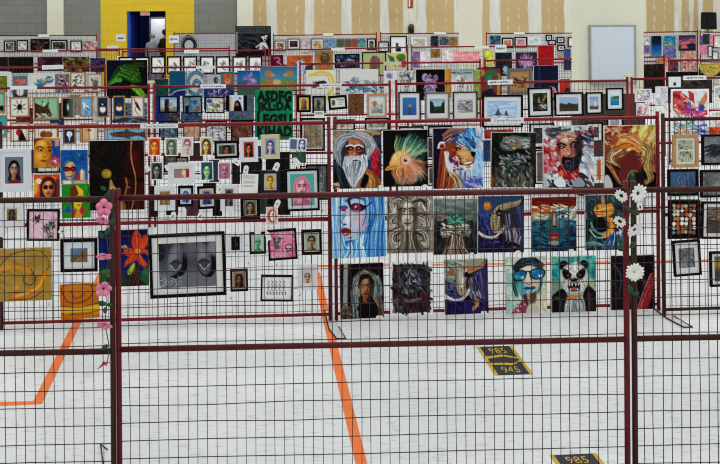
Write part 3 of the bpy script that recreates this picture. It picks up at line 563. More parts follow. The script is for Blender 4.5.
def blue_woman(p):
    p.hg('7cb0d0', '98c4dc', '4494cc', '2468ac'); d, b, e, h = p.d, p.b, p.e, p.hairs
    h(40, [(.02, 0), (.03, .5), (.05, 1)], [(.26, 0), (.2, .5), (.3, 1)], ['9cc8e0', '5ca0d0', 'c4dcea', '3c80b8'], .04)
    b([(.24, .1), (.4, .02), (.64, .04), (.72, .24), (.66, .46), (.56, .6), (.42, .72), (.32, .72), (.24, .64), (.27, .57), (.2, .54), (.24, .49), (.165, .43), (.24, .34), (.2, .24)], 'a8bccc'); e(.56, .4, .11, .13, 'cc98a8', 0, .5); e(.37, .34, .05, .2, 'c0a0b0', 0, .4); e(.3, .4, .05, .1, 'd0dce4', 0, .4); e(.5, .58, .12, .08, '8cb4cc', 0, .5)
    h(70, [(.66, 0), (.7, .3), (.6, .6), (.5, 1)], [(1, 0), (1, .4), (.98, .7), (1, 1)], ['1c5ca4', '3c8ccc', '6cb4e0', '144888', 'a0d0ec', '2c74b8'], .035); h(24, [(.3, .02), (.4, .0), (.6, .02)], [(.28, .1), (.44, .05), (.66, .1)], ['3c78b0', '6ca8d4', '1c4878', 'a0c8e0'], .03)
    e(.23, .2, .085, .035, '34549c'); e(.23, .235, .05, .025, 'b83c54'); e(.24, .235, .018, .015, '2c1830'); b([(.34, .2), (.42, .14), (.54, .15), (.66, .21), (.54, .26), (.42, .25)], '1c2850'); e(.48, .205, .075, .045, 'b83440'); e(.48, .21, .035, .028, '6c1020'); e(.46, .195, .016, .012, 'f4e0e0'); p.cv([(.36, .18), (.33, .1), (.4, .04), (.5, .05)], .045, '1a2044'); p.cv([(.54, .19), (.64, .2), (.74, .14)], .025, '1a2044'); p.cv([(.36, .24), (.5, .28), (.64, .23)], .014, '2c3860')
    p.cv([(.27, .26), (.25, .34), (.18, .42), (.24, .47)], .016, '5c7c94'); e(.25, .465, .035, .013, '1c2c48'); b([(.17, .55), (.25, .52), (.36, .56), (.28, .585), (.2, .58)], '8a1c28'); b([(.19, .59), (.3, .59), (.37, .575), (.3, .645), (.22, .64)], 'b83c40'); p.cv([(.16, .58), (.26, .585), (.38, .57)], .014, '2c0a14'); e(.25, .615, .03, .01, 'e0a0a0'); e(.33, .68, .05, .012, '4c6c88', 0, .3)
    b([(.24, .74), (.4, .72), (.5, .8), (.44, .88), (.3, .86)], '2470b4'); h(40, [(.26, .8), (.3, .9), (.2, 1)], [(.6, .66), (.56, .84), (.6, 1)], ['64acdc', '2464a8', 'c0e0f0', '3c88c4', 'e0eef4'], .03); h(16, [(.46, .56), (.54, .52), (.62, .44)], [(.5, .62), (.6, .56), (.7, .46)], ['c0406c', 'e0b0bc', '5c9cc8'], .014); h(24, [(.36, .3), (.36, .42), (.37, .62)], [(.58, .28), (.58, .42), (.56, .6)], ['c8dce8', '94b4c8', 'd8e4ec', 'b890a4'], .010, .004)
def statue_head(p):
    p.bg('8c8476'); d, b, e, h = p.d, p.b, p.e, p.hairs
    d(60, 0, 0, 1, 1, ['a09888', '7c7466', 'b4ac9c', '6a6456'], .25, .07, 60, 60)
    for A, B in (([(.44, .1), (.24, .02), (.04, .12), (.12, .3), (.2, .18)], [(.4, .16), (.28, .1), (.14, .16), (.16, .26), (.2, .2)]), ([(.5, .1), (.7, .0), (.92, .1), (.86, .28), (.76, .16)], [(.52, .16), (.68, .1), (.82, .14), (.82, .24), (.76, .2)]),
                 ([(.26, .3), (.04, .36), (.06, .56), (.2, .5)], [(.28, .36), (.14, .42), (.12, .5), (.18, .5)]), ([(.64, .3), (.9, .36), (.92, .56), (.76, .52)], [(.64, .36), (.8, .42), (.84, .5), (.78, .5)]), ([(.28, .56), (.06, .66), (.16, .9), (.34, .8)], [(.32, .64), (.18, .7), (.2, .82), (.3, .78)]), ([(.62, .56), (.9, .62), (.9, .9), (.66, .84)], [(.62, .64), (.78, .7), (.8, .82), (.68, .8)])):
        h(14, A, B, ['3a332b', '241f1a', '4c453a'], .035, .01, 1, False); h(8, A, B, ['c4bcac', 'a89f90', 'd8d0c2'], .016, .012, .9, False)
    b([(.32, .5), (.6, .5), (.64, .72), (.8, .9), (.78, 1.05), (.2, 1.05), (.3, .8)], '6c6456'); h(16, [(.38, .6), (.36, .8), (.26, 1)], [(.6, .6), (.62, .8), (.74, 1)], ['40382f', 'b4ac9c', '5c5446', '2c261f'], .04)
    b([(.44, .1), (.58, .14), (.64, .26), (.62, .42), (.54, .55), (.46, .6), (.38, .55), (.28, .42), (.25, .26), (.31, .14)], 'a89f90'); e(.6, .36, .06, .18, '4c4438', 0, .4); e(.28, .34, .05, .16, '5e5648', 0, .4); e(.43, .17, .1, .045, 'd4ccbe', 0, .4); e(.38, .4, .05, .05, 'c4bcae', 0, .4); e(.53, .4, .04, .05, 'b8b0a2', 0, .4); e(.45, .56, .06, .03, 'c4bcae', 0, .4)
    for x in (.34, .54): p.cv([(x - .08, .25), (x, .225), (x + .08, .25)], .03, '2c261f'); e(x, .275, .055, .02, '332c25'); e(x, .277, .026, .01, '8c8476'); p.cv([(x - .05, .305), (x, .315), (x + .05, .3)], .012, '5c5446')
    b([(.42, .26), (.48, .26), (.51, .41), (.45, .44), (.39, .41)], 'c4bcae'); p.cv([(.48, .27), (.51, .4), (.45, .435), (.4, .42)], .018, '4c4438'); e(.45, .49, .075, .018, '6c5c50'); p.l([(.37, .485), (.53, .485)], .014, '2c261f'); e(.45, .525, .05, .01, '7c7264', 0, .3); h(12, [(.3, .14), (.44, .06), (.6, .14)], [(.32, .2), (.44, .12), (.58, .2)], ['3a332b', 'b4ac9c', '5c5446'], .025)
def grey_green(p):         # plain stand-in: soft green and brown shapes on grey
    p.vg('6a7872', '46504e', '22282a'); d, e, b, h = p.d, p.e, p.b, p.hairs
    d(40, 0, 0, 1, .4, ['74827c', '566460', '84948c'], .25, .08, 10, 30); d(50, 0, .4, 1, 1, ['24282a', '363e3e', '161a1c', '2c3434'], .25, .1, 80, 40)
    b([(.3, .34), (.44, .26), (.6, .26), (.7, .34), (.64, .46), (.36, .46)], '35705a'); d(20, .32, .28, .68, .44, ['4c9078', '2c6450', '74b094', '1c4438'], .1, .05, 0, 30); b([(.18, .52), (.4, .46), (.62, .46), (.84, .54), (.78, .66), (.24, .68)], '8c7e6c'); d(50, .18, .46, .82, .66, ['c4b8a4', '7a6a58', '4a8a70', 'd8ccb8', '3c342c', '2c5c4c'], .11, .05, 20, 60)
    b([(.36, .66), (.64, .66), (.74, 1.04), (.24, 1.04)], '64503f'); h(40, [(.38, .66), (.34, .84), (.24, 1.02)], [(.62, .66), (.66, .84), (.76, 1.02)], ['94806a', '3c2c20', 'b8a68c', '241a14', 'd0c0a8'], .03); d(6, .1, .28, .26, .4, ['98706a', '8c6050'], .1, .05, 20, 15); d(6, .74, .28, .92, .38, ['98705c', '3c7c64'], .1, .05, 160, 15)
def elephant(p, moon=True, bg=('2c4864', '304c80', '262c5c', '1a1a38')):
    p.vg(*bg); d, b, e, h = p.d, p.b, p.e, p.hairs
    d(60, 0, .3, .7, 1, ['34488a', '242858', '44589a', '16163a'], .16, .06, 60, 60)
    b([(.3, .3), (.36, .2), (.5, .13), (.72, .13), (.9, .06), (1.04, .06), (1.04, .85), (.7, .9), (.5, .72), (.3, .66), (.26, .46)], '34343f')
    b([(.7, .2), (.84, .12), (1.04, .12), (1.04, .66), (.9, .62), (.8, .5)], '23253c'); h(20, [(.76, .24), (.82, .4), (.9, .6)], [(1, .16), (1, .4), (1, .62)], ['343a5c', '14162a', '4c5274'], .04)
    b([(.34, .26), (.42, .18), (.58, .13), (.78, .12), (.94, .06), (.88, .16), (.68, .22), (.54, .26), (.48, .36), (.48, .5), (.44, .64), (.33, .64), (.27, .5), (.28, .36)], 'a08a66'); h(40, [(.38, .24), (.34, .4), (.36, .62)], [(.5, .2), (.46, .4), (.46, .6)], ['c8b48c', '6a5840', 'e0d0b0', '4c4438'], .025); h(20, [(.5, .2), (.66, .15), (.86, .1)], [(.5, .26), (.64, .22), (.84, .16)], ['d0bc94', '7c6848', 'b49c70'], .022)
    for k in range(5): p.cv([(.29 + k * .004, .4 + k * .05), (.36, .42 + k * .05), (.44, .4 + k * .05)], .010, '4c4032')
    e(.46, .3, .08, .06, '121018'); e(.46, .31, .035, .022, '8c8478'); e(.465, .31, .016, .014, '0c0a0c'); b([(.52, .3), (.66, .3), (.7, .5), (.6, .62), (.52, .54)], '1c1c28'); h(14, [(.54, .34), (.56, .5), (.58, .64)], [(.66, .34), (.68, .5), (.66, .7)], ['5c5c68', '0e0e16', '8c8c98'], .025)
    p.cv([(.54, .58), (.48, .68), (.34, .735), (.16, .72), (.02, .64)], .06, 'bcb4a4'); p.cv([(.52, .61), (.46, .7), (.32, .755), (.14, .735)], .02, '5c584e'); p.cv([(.5, .6), (.4, .69), (.24, .715), (.06, .66)], .012, 'ece8dc'); h(30, [(.56, .62), (.6, .76), (.54, .94)], [(.9, .56), (.92, .74), (.84, .96)], ['7c7c8c', '1c1a34', 'b8b0a8', '44406c', '303468'], .03); b([(.44, .7), (.56, .66), (.56, .8), (.46, .8)], '12122a')
    d(24, 0, .82, 1, 1, ['101026', '1c1e44', '282854'], .25, .1, 10, 30)
    if moon: e(.2, .18, .09, .075, 'b8602c'); e(.185, .165, .055, .045, 'd88838', 0, .4); d(5, .14, .13, .26, .23, ['8a3c1c', 'e0a050'], .05, .02, 60, 60)
def elephant_purple(p):
    elephant(p, False, ('8a9484', '78867a', '3c3a6a', '241e48')); d, b, e, h = p.d, p.b, p.e, p.hairs
    d(40, 0, 0, .5, .3, ['98a48c', '74847a', 'b0b4a0', '5c6c64'], .18, .07, 40, 40); e(.17, .22, .07, .055, 'b8502c', 0, .2); h(16, [(.4, .16), (.6, .14), (.96, .06)], [(.4, .24), (.6, .22), (.9, .14)], ['b8582c', '8c4428', '8a7a68', 'c88858'], .025); h(30, [(.74, .3), (.8, .5), (.86, .7)], [(1, .1), (1, .4), (1, .7)], ['2c2860', '4c4888', '1c1a48', '6c68a0'], .04); d(34, 0, .74, 1, 1, ['241c54', '342468', '140f38'], .2, .08, 20, 30)
    h(20, [(.36, .22), (.32, .36), (.34, .5)], [(.48, .2), (.46, .36), (.44, .5)], ['c8c4b0', 'e0dcc8', '8c8878'], .03); e(.5, .28, .06, .05, '14101c'); p.cv([(.55, .56), (.44, .69), (.26, .74), (.02, .69)], .055, 'd0c8bc'); p.cv([(.53, .58), (.42, .7), (.24, .755), (.04, .71)], .016, '6c645c'); h(6, [(.62, .9), (.68, .82), (.72, .72)], [(.68, .96), (.76, .86), (.78, .74)], ['c89060', 'a8684c'], .03)
def sea_face(p):
    p.vg('5c1410', '8a3018', 'b88444', '2c7480', '144c60', '0f3448', '081c2c'); d, b, e, h = p.d, p.b, p.e, p.hairs
    d(30, 0, 0, 1, .16, ['6c1c14', '4c100c', '8c2c1c'], .3, .05, 0, 10); d(34, 0, .15, .75, .34, ['c8682c', 'd8b068', 'a04420', 'e4c894', 'f0dcb0'], .16, .04, 8, 20); d(30, .5, .2, 1, .46, ['b0cccc', 'd8e4e0', '70a4a4', '4c8c94'], .14, .05, 150, 25); d(14, .1, .3, .5, .4, ['d8d4b8', '8cb0a8'], .12, .03, 10, 20)
    d(70, 0, .42, 1, 1, ['145468', '0a3044', '24748c', '082434', '0f445c'], .2, .06, 10, 30); b([(.34, .4), (.5, .28), (.78, .3), (.86, .5), (.74, .74), (.56, .9), (.4, .86), (.3, .66)], '2c5c68', .6); e(.62, .5, .1, .08, '5c8c90', 0, .5, .7)
    b([(.46, .28), (.54, .28), (.56, .46), (.6, .54), (.52, .57), (.43, .54)], '6c5c4c', .9); e(.5, .42, .02, .12, 'c0a888', 0, .4); e(.51, .545, .06, .016, '2c1814'); p.cv([(.46, .3), (.44, .44), (.42, .54)], .016, '2c3c40')
    b([(.58, .36), (.68, .325), (.8, .35), (.74, .385), (.64, .385)], 'd8dcd8'); e(.69, .357, .042, .034, '1c5080'); e(.69, .357, .018, .016, '081018'); e(.68, .347, .01, .008, 'f4f4f4'); p.cv([(.56, .35), (.68, .31), (.84, .35)], .016, '14242c'); p.cv([(.56, .29), (.7, .255), (.86, .3)], .02, '3c5054'); b([(.36, .69), (.44, .655), (.5, .67), (.56, .655), (.62, .69), (.5, .705)], '982824'); b([(.37, .71), (.5, .72), (.61, .71), (.54, .765), (.44, .765)], 'b03c34'); p.cv([(.34, .7), (.5, .712), (.64, .7)], .014, '1c0808'); e(.49, .745, .04, .009, 'd08878'); b([(.36, .83), (.48, .8), (.62, .82), (.58, .87), (.42, .87)], 'b89878', .8)
def orange_koi(p):
    p.vg('34444a', '22343c', '162c36', '0e3044'); d, b, e, h = p.d, p.b, p.e, p.hairs
    d(70, 0, 0, 1, 1, ['16282e', '4c5858', '0c1a20', '3c5c5c', '6a7468', '24404a'], .18, .06, 60, 60); b([(.2, .26), (.32, .16), (.46, .18), (.62, .16), (.68, .3), (.54, .4), (.42, .36), (.3, .4)], 'cc7c20'); h(26, [(.24, .26), (.4, .22), (.62, .2)], [(.28, .36), (.44, .36), (.62, .32)], ['eca838', 'a84c14', 'f4cc70', 'd88424'], .025); e(.3, .24, .02, .016, '140c08'); b([(.38, .04), (.44, .02), (.46, .16), (.4, .16)], 'b89c70', .8)
    b([(.16, .56), (.24, .42), (.4, .4), (.5, .5), (.5, .64), (.32, .68)], '0c1418'); p.cv([(.14, .5), (.2, .62), (.36, .7), (.54, .66)], .05, '58948c'); p.cv([(.1, .62), (.26, .76), (.5, .76)], .03, '9cb8a0'); b([(.48, .4), (.62, .44), (.72, .56), (.66, .7), (.5, .76), (.38, .72), (.54, .64), (.56, .52)], 'd88818'); h(20, [(.52, .42), (.6, .56), (.44, .72)], [(.62, .44), (.72, .58), (.54, .76)], ['f4b844', 'b85c14', 'e89c28'], .025); h(40, [(.62, .7), (.54, .84), (.42, 1)], [(.86, .68), (.94, .82), (1, .98)], ['24508c', '4a84b8', 'c8d8e0', '143060', '1c447c'], .022); h(14, [(0, .84), (.2, .8), (.44, .88)], [(0, .96), (.2, .9), (.44, .94)], ['1c6a7c', '8ab0a8', '0c3c4c', 'c8d0bc'], .025); d(14, .68, .4, .95, .68, ['2c2440', '44385c', '1c1830'], .14, .07, 70, 30); d(8, .74, .56, .9, .72, ['d0d0c8', 'b8c0c4'], .08, .05, 70, 40)
def hood_portrait(p):      # plain stand-in: a generic portrait with a striped grey headscarf
    p.bg('0e0b0c'); d, b, e, h = p.d, p.b, p.e, p.hairs
    p.p([(.1, 0), (.2, 0), (.17, .8), (.06, .8)], '8c9090'); p.l([(.2, .0), (.165, .8)], .02, '4c4c4c'); b([(.28, .4), (.36, .2), (.56, .12), (.78, .18), (.92, .34), (.94, .6), (.86, .78), (.7, .6), (.46, .6), (.46, 1.04), (.3, 1.04), (.26, .7)], '3c4644')
    h(30, [(.36, .26), (.28, .5), (.3, 1)], [(.46, .3), (.42, .6), (.44, 1)], ['8c9896', '26322f', '6c8080', 'a8b0ac', '182220'], .035); h(20, [(.74, .24), (.82, .4), (.76, .66)], [(.88, .26), (.94, .5), (.88, .74)], ['8c9896', '26322f', '6c8080', 'a8b0ac'], .035)
    h(26, [(.34, .28), (.56, .14), (.86, .3)], [(.44, .3), (.58, .22), (.8, .32)], ['8c867a', 'b0ac9c', '3c4442', '5c6462'], .025); face(p, .59, .44, .15, .19, '8c5838', '42241a', '1c1816', '6c342c', False); e(.55, .4, .04, .1, 'b47c54', 0, .4, .7); b([(.44, .66), (.58, .72), (.74, .66), (.8, 1.04), (.44, 1.04)], '101014'); h(20, [(.76, .66), (.84, .8), (.86, 1)], [(.9, .62), (1, .76), (1, 1)], ['7a6c5c', '4c4438', '221f1c', 'a08c74'], .035); d(14, 0, .72, .24, 1, ['5c4c3c', '30261e', '7c6854'], .12, .06, 40, 30)
def dark_brushwork(p):     # plain stand-in: black and maroon brushwork fading to white edges
    p.bg('d4d4d2'); d, b, e, h = p.d, p.b, p.e, p.hairs
    b([(.1, .1), (.4, .06), (.8, .08), (.94, .2), (.92, .6), (.9, .9), (.6, .95), (.2, .94), (.07, .8), (.06, .4)], '3c3c3e'); d(120, .09, .09, .91, .93, ['343436', '242428', '5a5a5c', '1a1a1e', '4c4c4e'], .2, .09, 70, 50); b([(.36, .3), (.46, .16), (.64, .16), (.76, .3), (.74, .5), (.4, .52)], '2c2e36', .9); h(20, [(.4, .3), (.5, .18), (.7, .24)], [(.42, .5), (.56, .4), (.72, .46)], ['7c8494', '14141a', 'a0a8b4', '5c3438'], .03); d(30, .34, .2, .76, .58, ['6c7484', '101014', '9098a4', '24242c', '5c3838'], .1, .04, 75, 40); h(40, [(.14, .62), (.3, .68), (.4, .92)], [(.86, .6), (.84, .74), (.9, .92)], ['44161c', '261012', '5c2428', '140e12', '3c3c42'], .05); h(8, [(.32, .68), (.5, .72), (.72, .68)], [(.34, .72), (.5, .76), (.7, .72)], ['a0a4ac', '5c5c66'], .02)
def shades_man(p):
    p.hg('84b4b0', 'a8c8b8', 'c8c4a4', 'c4bc9c'); d, b, e, h = p.d, p.b, p.e, p.hairs
    d(50, 0, 0, 1, 1, ['b8ccb8', '8cb8b0', 'd0c8a4', 'a0b8a4', 'd8d4b8'], .22, .1, 60, 50); b([(.22, .34), (.3, .2), (.54, .12), (.8, .18), (.86, .36), (.82, .56), (.7, .74), (.6, .82), (.44, .78), (.32, .62)], 'b0b4a4'); b([(.22, .36), (.4, .3), (.46, .5), (.5, .72), (.4, .74), (.3, .6)], '4c9ca4', .85); e(.66, .46, .1, .06, 'd8a890', 0, .4); e(.54, .22, .14, .05, 'd8d4bc', 0, .4)
    h(44, [(.24, .28), (.4, .16), (.66, .12), (.86, .24)], [(.18, .16), (.4, .04), (.7, .03), (.94, .16)], ['1c3c44', '2c6870', '0e141c', '3c8890', '4c3034'], .035); h(20, [(.2, .3), (.16, .46), (.24, .7)], [(.26, .4), (.26, .5), (.3, .7)], ['1c3c44', '2c7078', '4ca0a4', '0f2024'], .03); h(12, [(.86, .36), (.9, .46), (.8, .62)], [(.84, .4), (.84, .5), (.76, .66)], ['1c5c60', '3c8c90'], .025)
    b([(.16, .28), (.34, .225), (.5, .25), (.5, .34), (.4, .42), (.24, .42), (.16, .36)], '0c2030'); b([(.19, .29), (.34, .245), (.48, .265), (.47, .34), (.39, .4), (.26, .4), (.19, .35)], '14689c'); b([(.58, .25), (.76, .2), (.96, .24), (.95, .34), (.84, .4), (.68, .4), (.59, .33)], '0c2030'); b([(.61, .265), (.76, .22), (.93, .255), (.92, .33), (.82, .38), (.7, .38), (.62, .32)], '1870a8'); e(.27, .34, .07, .035, '2cA090', 0, .4); e(.4, .36, .04, .03, 'b8dce0', 0, .4); e(.84, .34, .05, .025, 'c0d8dc', 0, .4); e(.68, .26, .06, .02, '2c94a0', 0, .4); p.cv([(.48, .27), (.54, .25), (.6, .27)], .03, '0c2028')
    b([(.51, .3), (.58, .3), (.63, .45), (.57, .485), (.49, .46)], 'd0c8b4'); p.cv([(.58, .32), (.63, .45), (.56, .485), (.49, .465)], .018, '4c3834'); b([(.43, .555), (.52, .52), (.58, .535), (.66, .52), (.72, .55), (.58, .57)], '14587c'); b([(.44, .565), (.58, .58), (.7, .56), (.62, .615), (.52, .615)], '3494b4'); p.cv([(.42, .56), (.58, .572), (.73, .555)], .014, '081820'); e(.55, .6, .05, .01, '9cd0dc')
    b([(.42, .66), (.6, .68), (.76, .6), (.7, .8), (.62, .9), (.46, .82)], '644444'); h(24, [(.44, .68), (.5, .78), (.52, .96)], [(.72, .62), (.7, .78), (.64, .96)], ['4c3438', '8a6c64', '302028', 'b89c8c'], .03); b([(.12, .98), (.3, .84), (.42, .76), (.5, 1.03), (.1, 1.03)], '9c4458'); d(10, .15, .85, .48, 1, ['c88090', '702c40', 'd8c8b8'], .1, .05, 60, 40); b([(.5, 1.03), (.54, .86), (.72, .84), (.8, 1.03)], 'b8b49c')
def panda(p):
    p.vg('24948c', '34a098', '74a894', '98a888'); d, b, e, h = p.d, p.b, p.e, p.hairs
    d(50, 0, 0, 1, .6, ['24847f', '44b0a4', '187078', '64b0a0'], .22, .1, 70, 40); d(20, 0, .45, .2, .72, ['9a8a60', '7a8a70', '5c8c80'], .16, .07, 60, 30); d(16, .82, .4, 1, .75, ['88a088', 'a8a880', '5c8c80'], .16, .07, 60, 30)
    for x in (.27, .72): b([(x - .1, .2), (x - .06, .09), (x + .05, .08), (x + .1, .17), (x, .24)], '201418')
    b([(.5, .13), (.68, .16), (.8, .28), (.82, .44), (.74, .6), (.6, .68), (.42, .68), (.28, .6), (.19, .44), (.2, .28), (.32, .16)], 'a8aaa4'); h(40, [(.5, .16), (.34, .24), (.22, .44)], [(.5, .3), (.4, .4), (.34, .62)], ['d8dad4', '8c908c', 'ecece4', '6a7470'], .03); h(40, [(.5, .16), (.66, .24), (.8, .44)], [(.5, .3), (.62, .4), (.7, .62)], ['d8dad4', '94948c', 'ecece4', 'b0a088', '787c74'], .03); h(10, [(.47, .14), (.45, .2), (.47, .26)], [(.56, .12), (.54, .18), (.54, .26)], ['f0f0ec', 'c4c8c4'], .03)
    b([(.26, .24), (.4, .3), (.45, .36), (.38, .41), (.28, .38), (.24, .3)], '141214'); b([(.74, .24), (.6, .3), (.55, .36), (.62, .41), (.72, .38), (.76, .3)], '141214'); p.cv([(.24, .22), (.34, .25), (.44, .33)], .03, '0c0a0c'); p.cv([(.76, .22), (.66, .25), (.56, .33)], .03, '0c0a0c'); e(.37, .34, .032, .018, 'a85c2c'); e(.63, .34, .032, .018, 'a85c2c'); e(.37, .34, .012, .012, '0c0808'); e(.63, .34, .012, .012, '0c0808'); p.cv([(.3, .4), (.38, .43), (.46, .4)], .014, '7c4438'); p.cv([(.54, .4), (.62, .43), (.7, .4)], .014, '7c4438')
    b([(.4, .41), (.5, .385), (.6, .41), (.56, .445), (.5, .455), (.44, .445)], '201416'); e(.48, .405, .03, .008, '8c6c68'); b([(.36, .52), (.42, .47), (.5, .48), (.58, .47), (.64, .52), (.62, .6), (.5, .63), (.39, .6)], '200e10'); b([(.42, .58), (.5, .555), (.6, .58), (.5, .615)], 'a85850')
    for x in (.4, .46, .54, .6): p.p([(x - .02, .485), (x + .02, .485), (x, .545)], 'e8e4d8')
    for x in (.42, .58): p.p([(x - .018, .605), (x + .018, .605), (x, .56)], 'e8e4d8')
    b([(-.04, .76), (.12, .62), (.26, .58), (.36, .72), (.3, .86), (.32, 1.04), (-.04, 1.04)], '131316'); b([(1.04, .72), (.9, .58), (.8, .54), (.7, .7), (.72, .86), (.74, 1.04), (1.04, 1.04)], '131316'); h(14, [(.06, .72), (.16, .8), (.14, 1)], [(.3, .66), (.3, .8), (.26, 1)], ['2c3034', '0a0a0c', '44484c'], .04); h(14, [(.76, .66), (.8, .8), (.8, 1)], [(.96, .68), (.94, .8), (.96, 1)], ['2c3034', '0a0a0c', '5c4c38'], .04); b([(.34, .74), (.5, .7), (.68, .74), (.74, 1.04), (.3, 1.04)], '7c8684'); h(40, [(.4, .74), (.36, .86), (.34, 1)], [(.64, .74), (.68, .86), (.7, 1)], ['b8beb8', '5a6464', 'd8dcd4', '8c9490', '3c4444'], .03); h(10, [(.34, .74), (.5, .7), (.68, .68)], [(.38, .78), (.52, .74), (.7, .72)], ['c8682c', '8a3c18', 'e0985c'], .02)
def dark_red_slash(p):     # plain stand-in: near-black abstract with one red diagonal band
    p.bg('141218'); p.d(70, 0, 0, 1, 1, ['0e0d12', '201e26', '09090c', '2a2630'], .22, .08, 60, 60); p.hairs(24, [(.1, .2), (.24, .4), (.16, .8)], [(.5, .1), (.44, .5), (.5, .9)], ['3c3a42', '08080a', '5a5862', '24222a'], .03); p.dots(26, .05, .1, .6, .8, ['6a6870', '8a8a92', '4a4850'], .004, .010); p.e(.76, .5, .025, .025, 'a83430'); p.b([(.9, .36), (1.02, .36), (.98, .6), (.8, 1.04), (.56, 1.04), (.74, .7)], '84161f'); p.hairs(16, [(.92, .38), (.76, .7), (.6, 1)], [(1, .44), (.92, .7), (.78, 1)], ['a82c38', '5c0c14', 'b87c84'], .04); p.hairs(6, [(.9, .4), (.8, .6), (.64, .96)], [(.96, .44), (.86, .66), (.74, .98)], ['b83440', '5c0c14'], .012)
Q = dict(res=2.0)
A('A1', (333, 130.5, 381.5, 188.5), None, old_man, 'unframed canvas of an old man with a long white beard, top row left', **Q)
A('A1', (383, 130, 428, 186.5), None, fish, 'unframed canvas of an orange and green fighting fish on black', **Q)
A('A1', (433, 128, 483.5, 188.5), None, lion, 'unframed canvas of a lion head in profile on light blue', **Q)
A('A1', (491, 132.5, 536, 187.5), None, dark_sculpture, 'dark grey green unframed canvas in the top row beside the lion', tilt=1, **Q)
A('A1', (543, 126, 594.5, 187), None, bearded_man, 'unframed canvas of a bearded man against red and grey strokes', **Q)
A('A1', (604, 125.5, 656.5, 187.5), None, golden_woman, 'unframed canvas of a woman in profile with golden windswept hair', **Q)
A('A1', (331.5, 194.5, 385.5, 257.5), None, blue_woman, 'unframed blue canvas of a woman with red lips and a red eye', tilt=-1, **Q)
A('A1', (387, 195, 433, 253), None, statue_head, 'unframed canvas of a grey brown statue head with curling locks', **Q)
A('A1', (433.5, 199, 477.5, 254.5), None, grey_green, 'unframed canvas of soft green and brown shapes on dark grey, middle row', tilt=.6, **Q)
A('A1', (477.8, 196, 524.5, 252.5), None, elephant, 'unframed dark blue canvas of a tusked elephant under an orange moon', tilt=.6, **Q)
A('A1', (531.5, 197, 577, 251.5), None, sea_face, 'unframed canvas of a half submerged face with red sky above', **Q)
A('A1', (585, 195, 628, 250), None, orange_koi, 'unframed teal canvas with orange fish shapes behind the daisies', **Q)
A('A1', (340, 263.5, 384, 318.5), None, hood_portrait, 'unframed dark canvas of a face in a striped grey headscarf, lowest row', tilt=-.8, **Q)
A('A1', (390, 261, 433, 315.5), 'paper', dark_brushwork, 'unframed print of black and maroon brushwork with white ragged edges', name='art_print', tilt=-.5, **Q)
A('A1', (444.5, 259.5, 488.5, 314), None, elephant_purple, 'unframed purple canvas of a tusked elephant with orange spot, lowest row', tilt=-.8, **Q)
A('A1', (506, 257.5, 547, 313), None, shades_man, 'unframed canvas of a man in blue mirrored sunglasses', tilt=-.5, **Q)
A('A1', (551.5, 256.5, 596.5, 312), None, panda, 'unframed teal canvas of an angry panda', **Q)
A('A1', (610.5, 255.5, 655.5, 309.5), None, dark_red_slash, 'unframed black canvas with a red diagonal band, lowest row right', **Q)

# ---------------- second row, left panel
def yellow_face(p):
    p.vg('c88c34', 'b87828'); b, e = p.b, p.e; p.rect(.62, .1, 1, .7, '1c4c94'); p.d(12, .64, .1, 1, .6, ['2c64b0', '163c78'], .14, .06, 70, 30)
    b([(.02, .4), (.08, .12), (.3, .02), (.6, .06), (.7, .3), (.68, .55), (.6, .8), (.42, .98), (.2, .94), (.04, .75)], 'd08a28'); b([(.5, .08), (.7, .3), (.68, .55), (.6, .8), (.46, .96), (.5, .7), (.56, .5)], 'a8601c', .8); e(.3, .2, .14, .1, 'e8b048', 0, .4); e(.22, .6, .12, .12, 'e4a840', 0, .4); e(.5, .62, .06, .08, 'd8983c', 0, .4); b([(0, 0), (.5, 0), (.3, .06), (.1, .14), (.02, .4), (-.02, .4)], '7c3c18')
    p.cv([(.1, .36), (.24, .29), (.38, .35)], .045, '3c1c0c'); p.cv([(.52, .34), (.6, .31), (.7, .36)], .04, '3c1c0c'); e(.25, .42, .1, .04, '5c2c10'); e(.25, .42, .06, .022, 'd8c8a0'); e(.26, .42, .03, .022, '140c08'); e(.6, .43, .07, .035, '5c2c10'); e(.61, .43, .03, .02, '140c08'); p.cv([(.46, .38), (.5, .58), (.46, .65), (.38, .63)], .03, '8a4414'); b([(.26, .76), (.38, .73), (.5, .77), (.38, .81)], 'a83c1c'); p.l([(.26, .77), (.5, .775)], .014, '3c140c')
    e(.8, .78, .19, .16, 'a83054'); p.fan(16, .8, .78, 0, 360, .03, .17, .07, ['d06c8c', '8c2444', 'c04c70']); e(.8, .78, .045, .035, 'e8d8c0'); p.rect(.8, .04, .95, .28, 'c08890')
def shades_orange(p):
    p.bg('cc4c24'); p.d(24, 0, 0, 1, 1, ['d8683c', 'b83c1c', 'e08858'], .2, .08, 40, 50); p.e(.2, .28, .13, .11, 'd8d0c0'); p.e(.05, .52, .12, .3, 'd8a040'); p.rect(.84, .2, 1, 1, '6c3438'); face(p, .56, .56, .24, .34, 'c88048', '84402c', '542818', '8a2c24', True, glasses='3c1414')
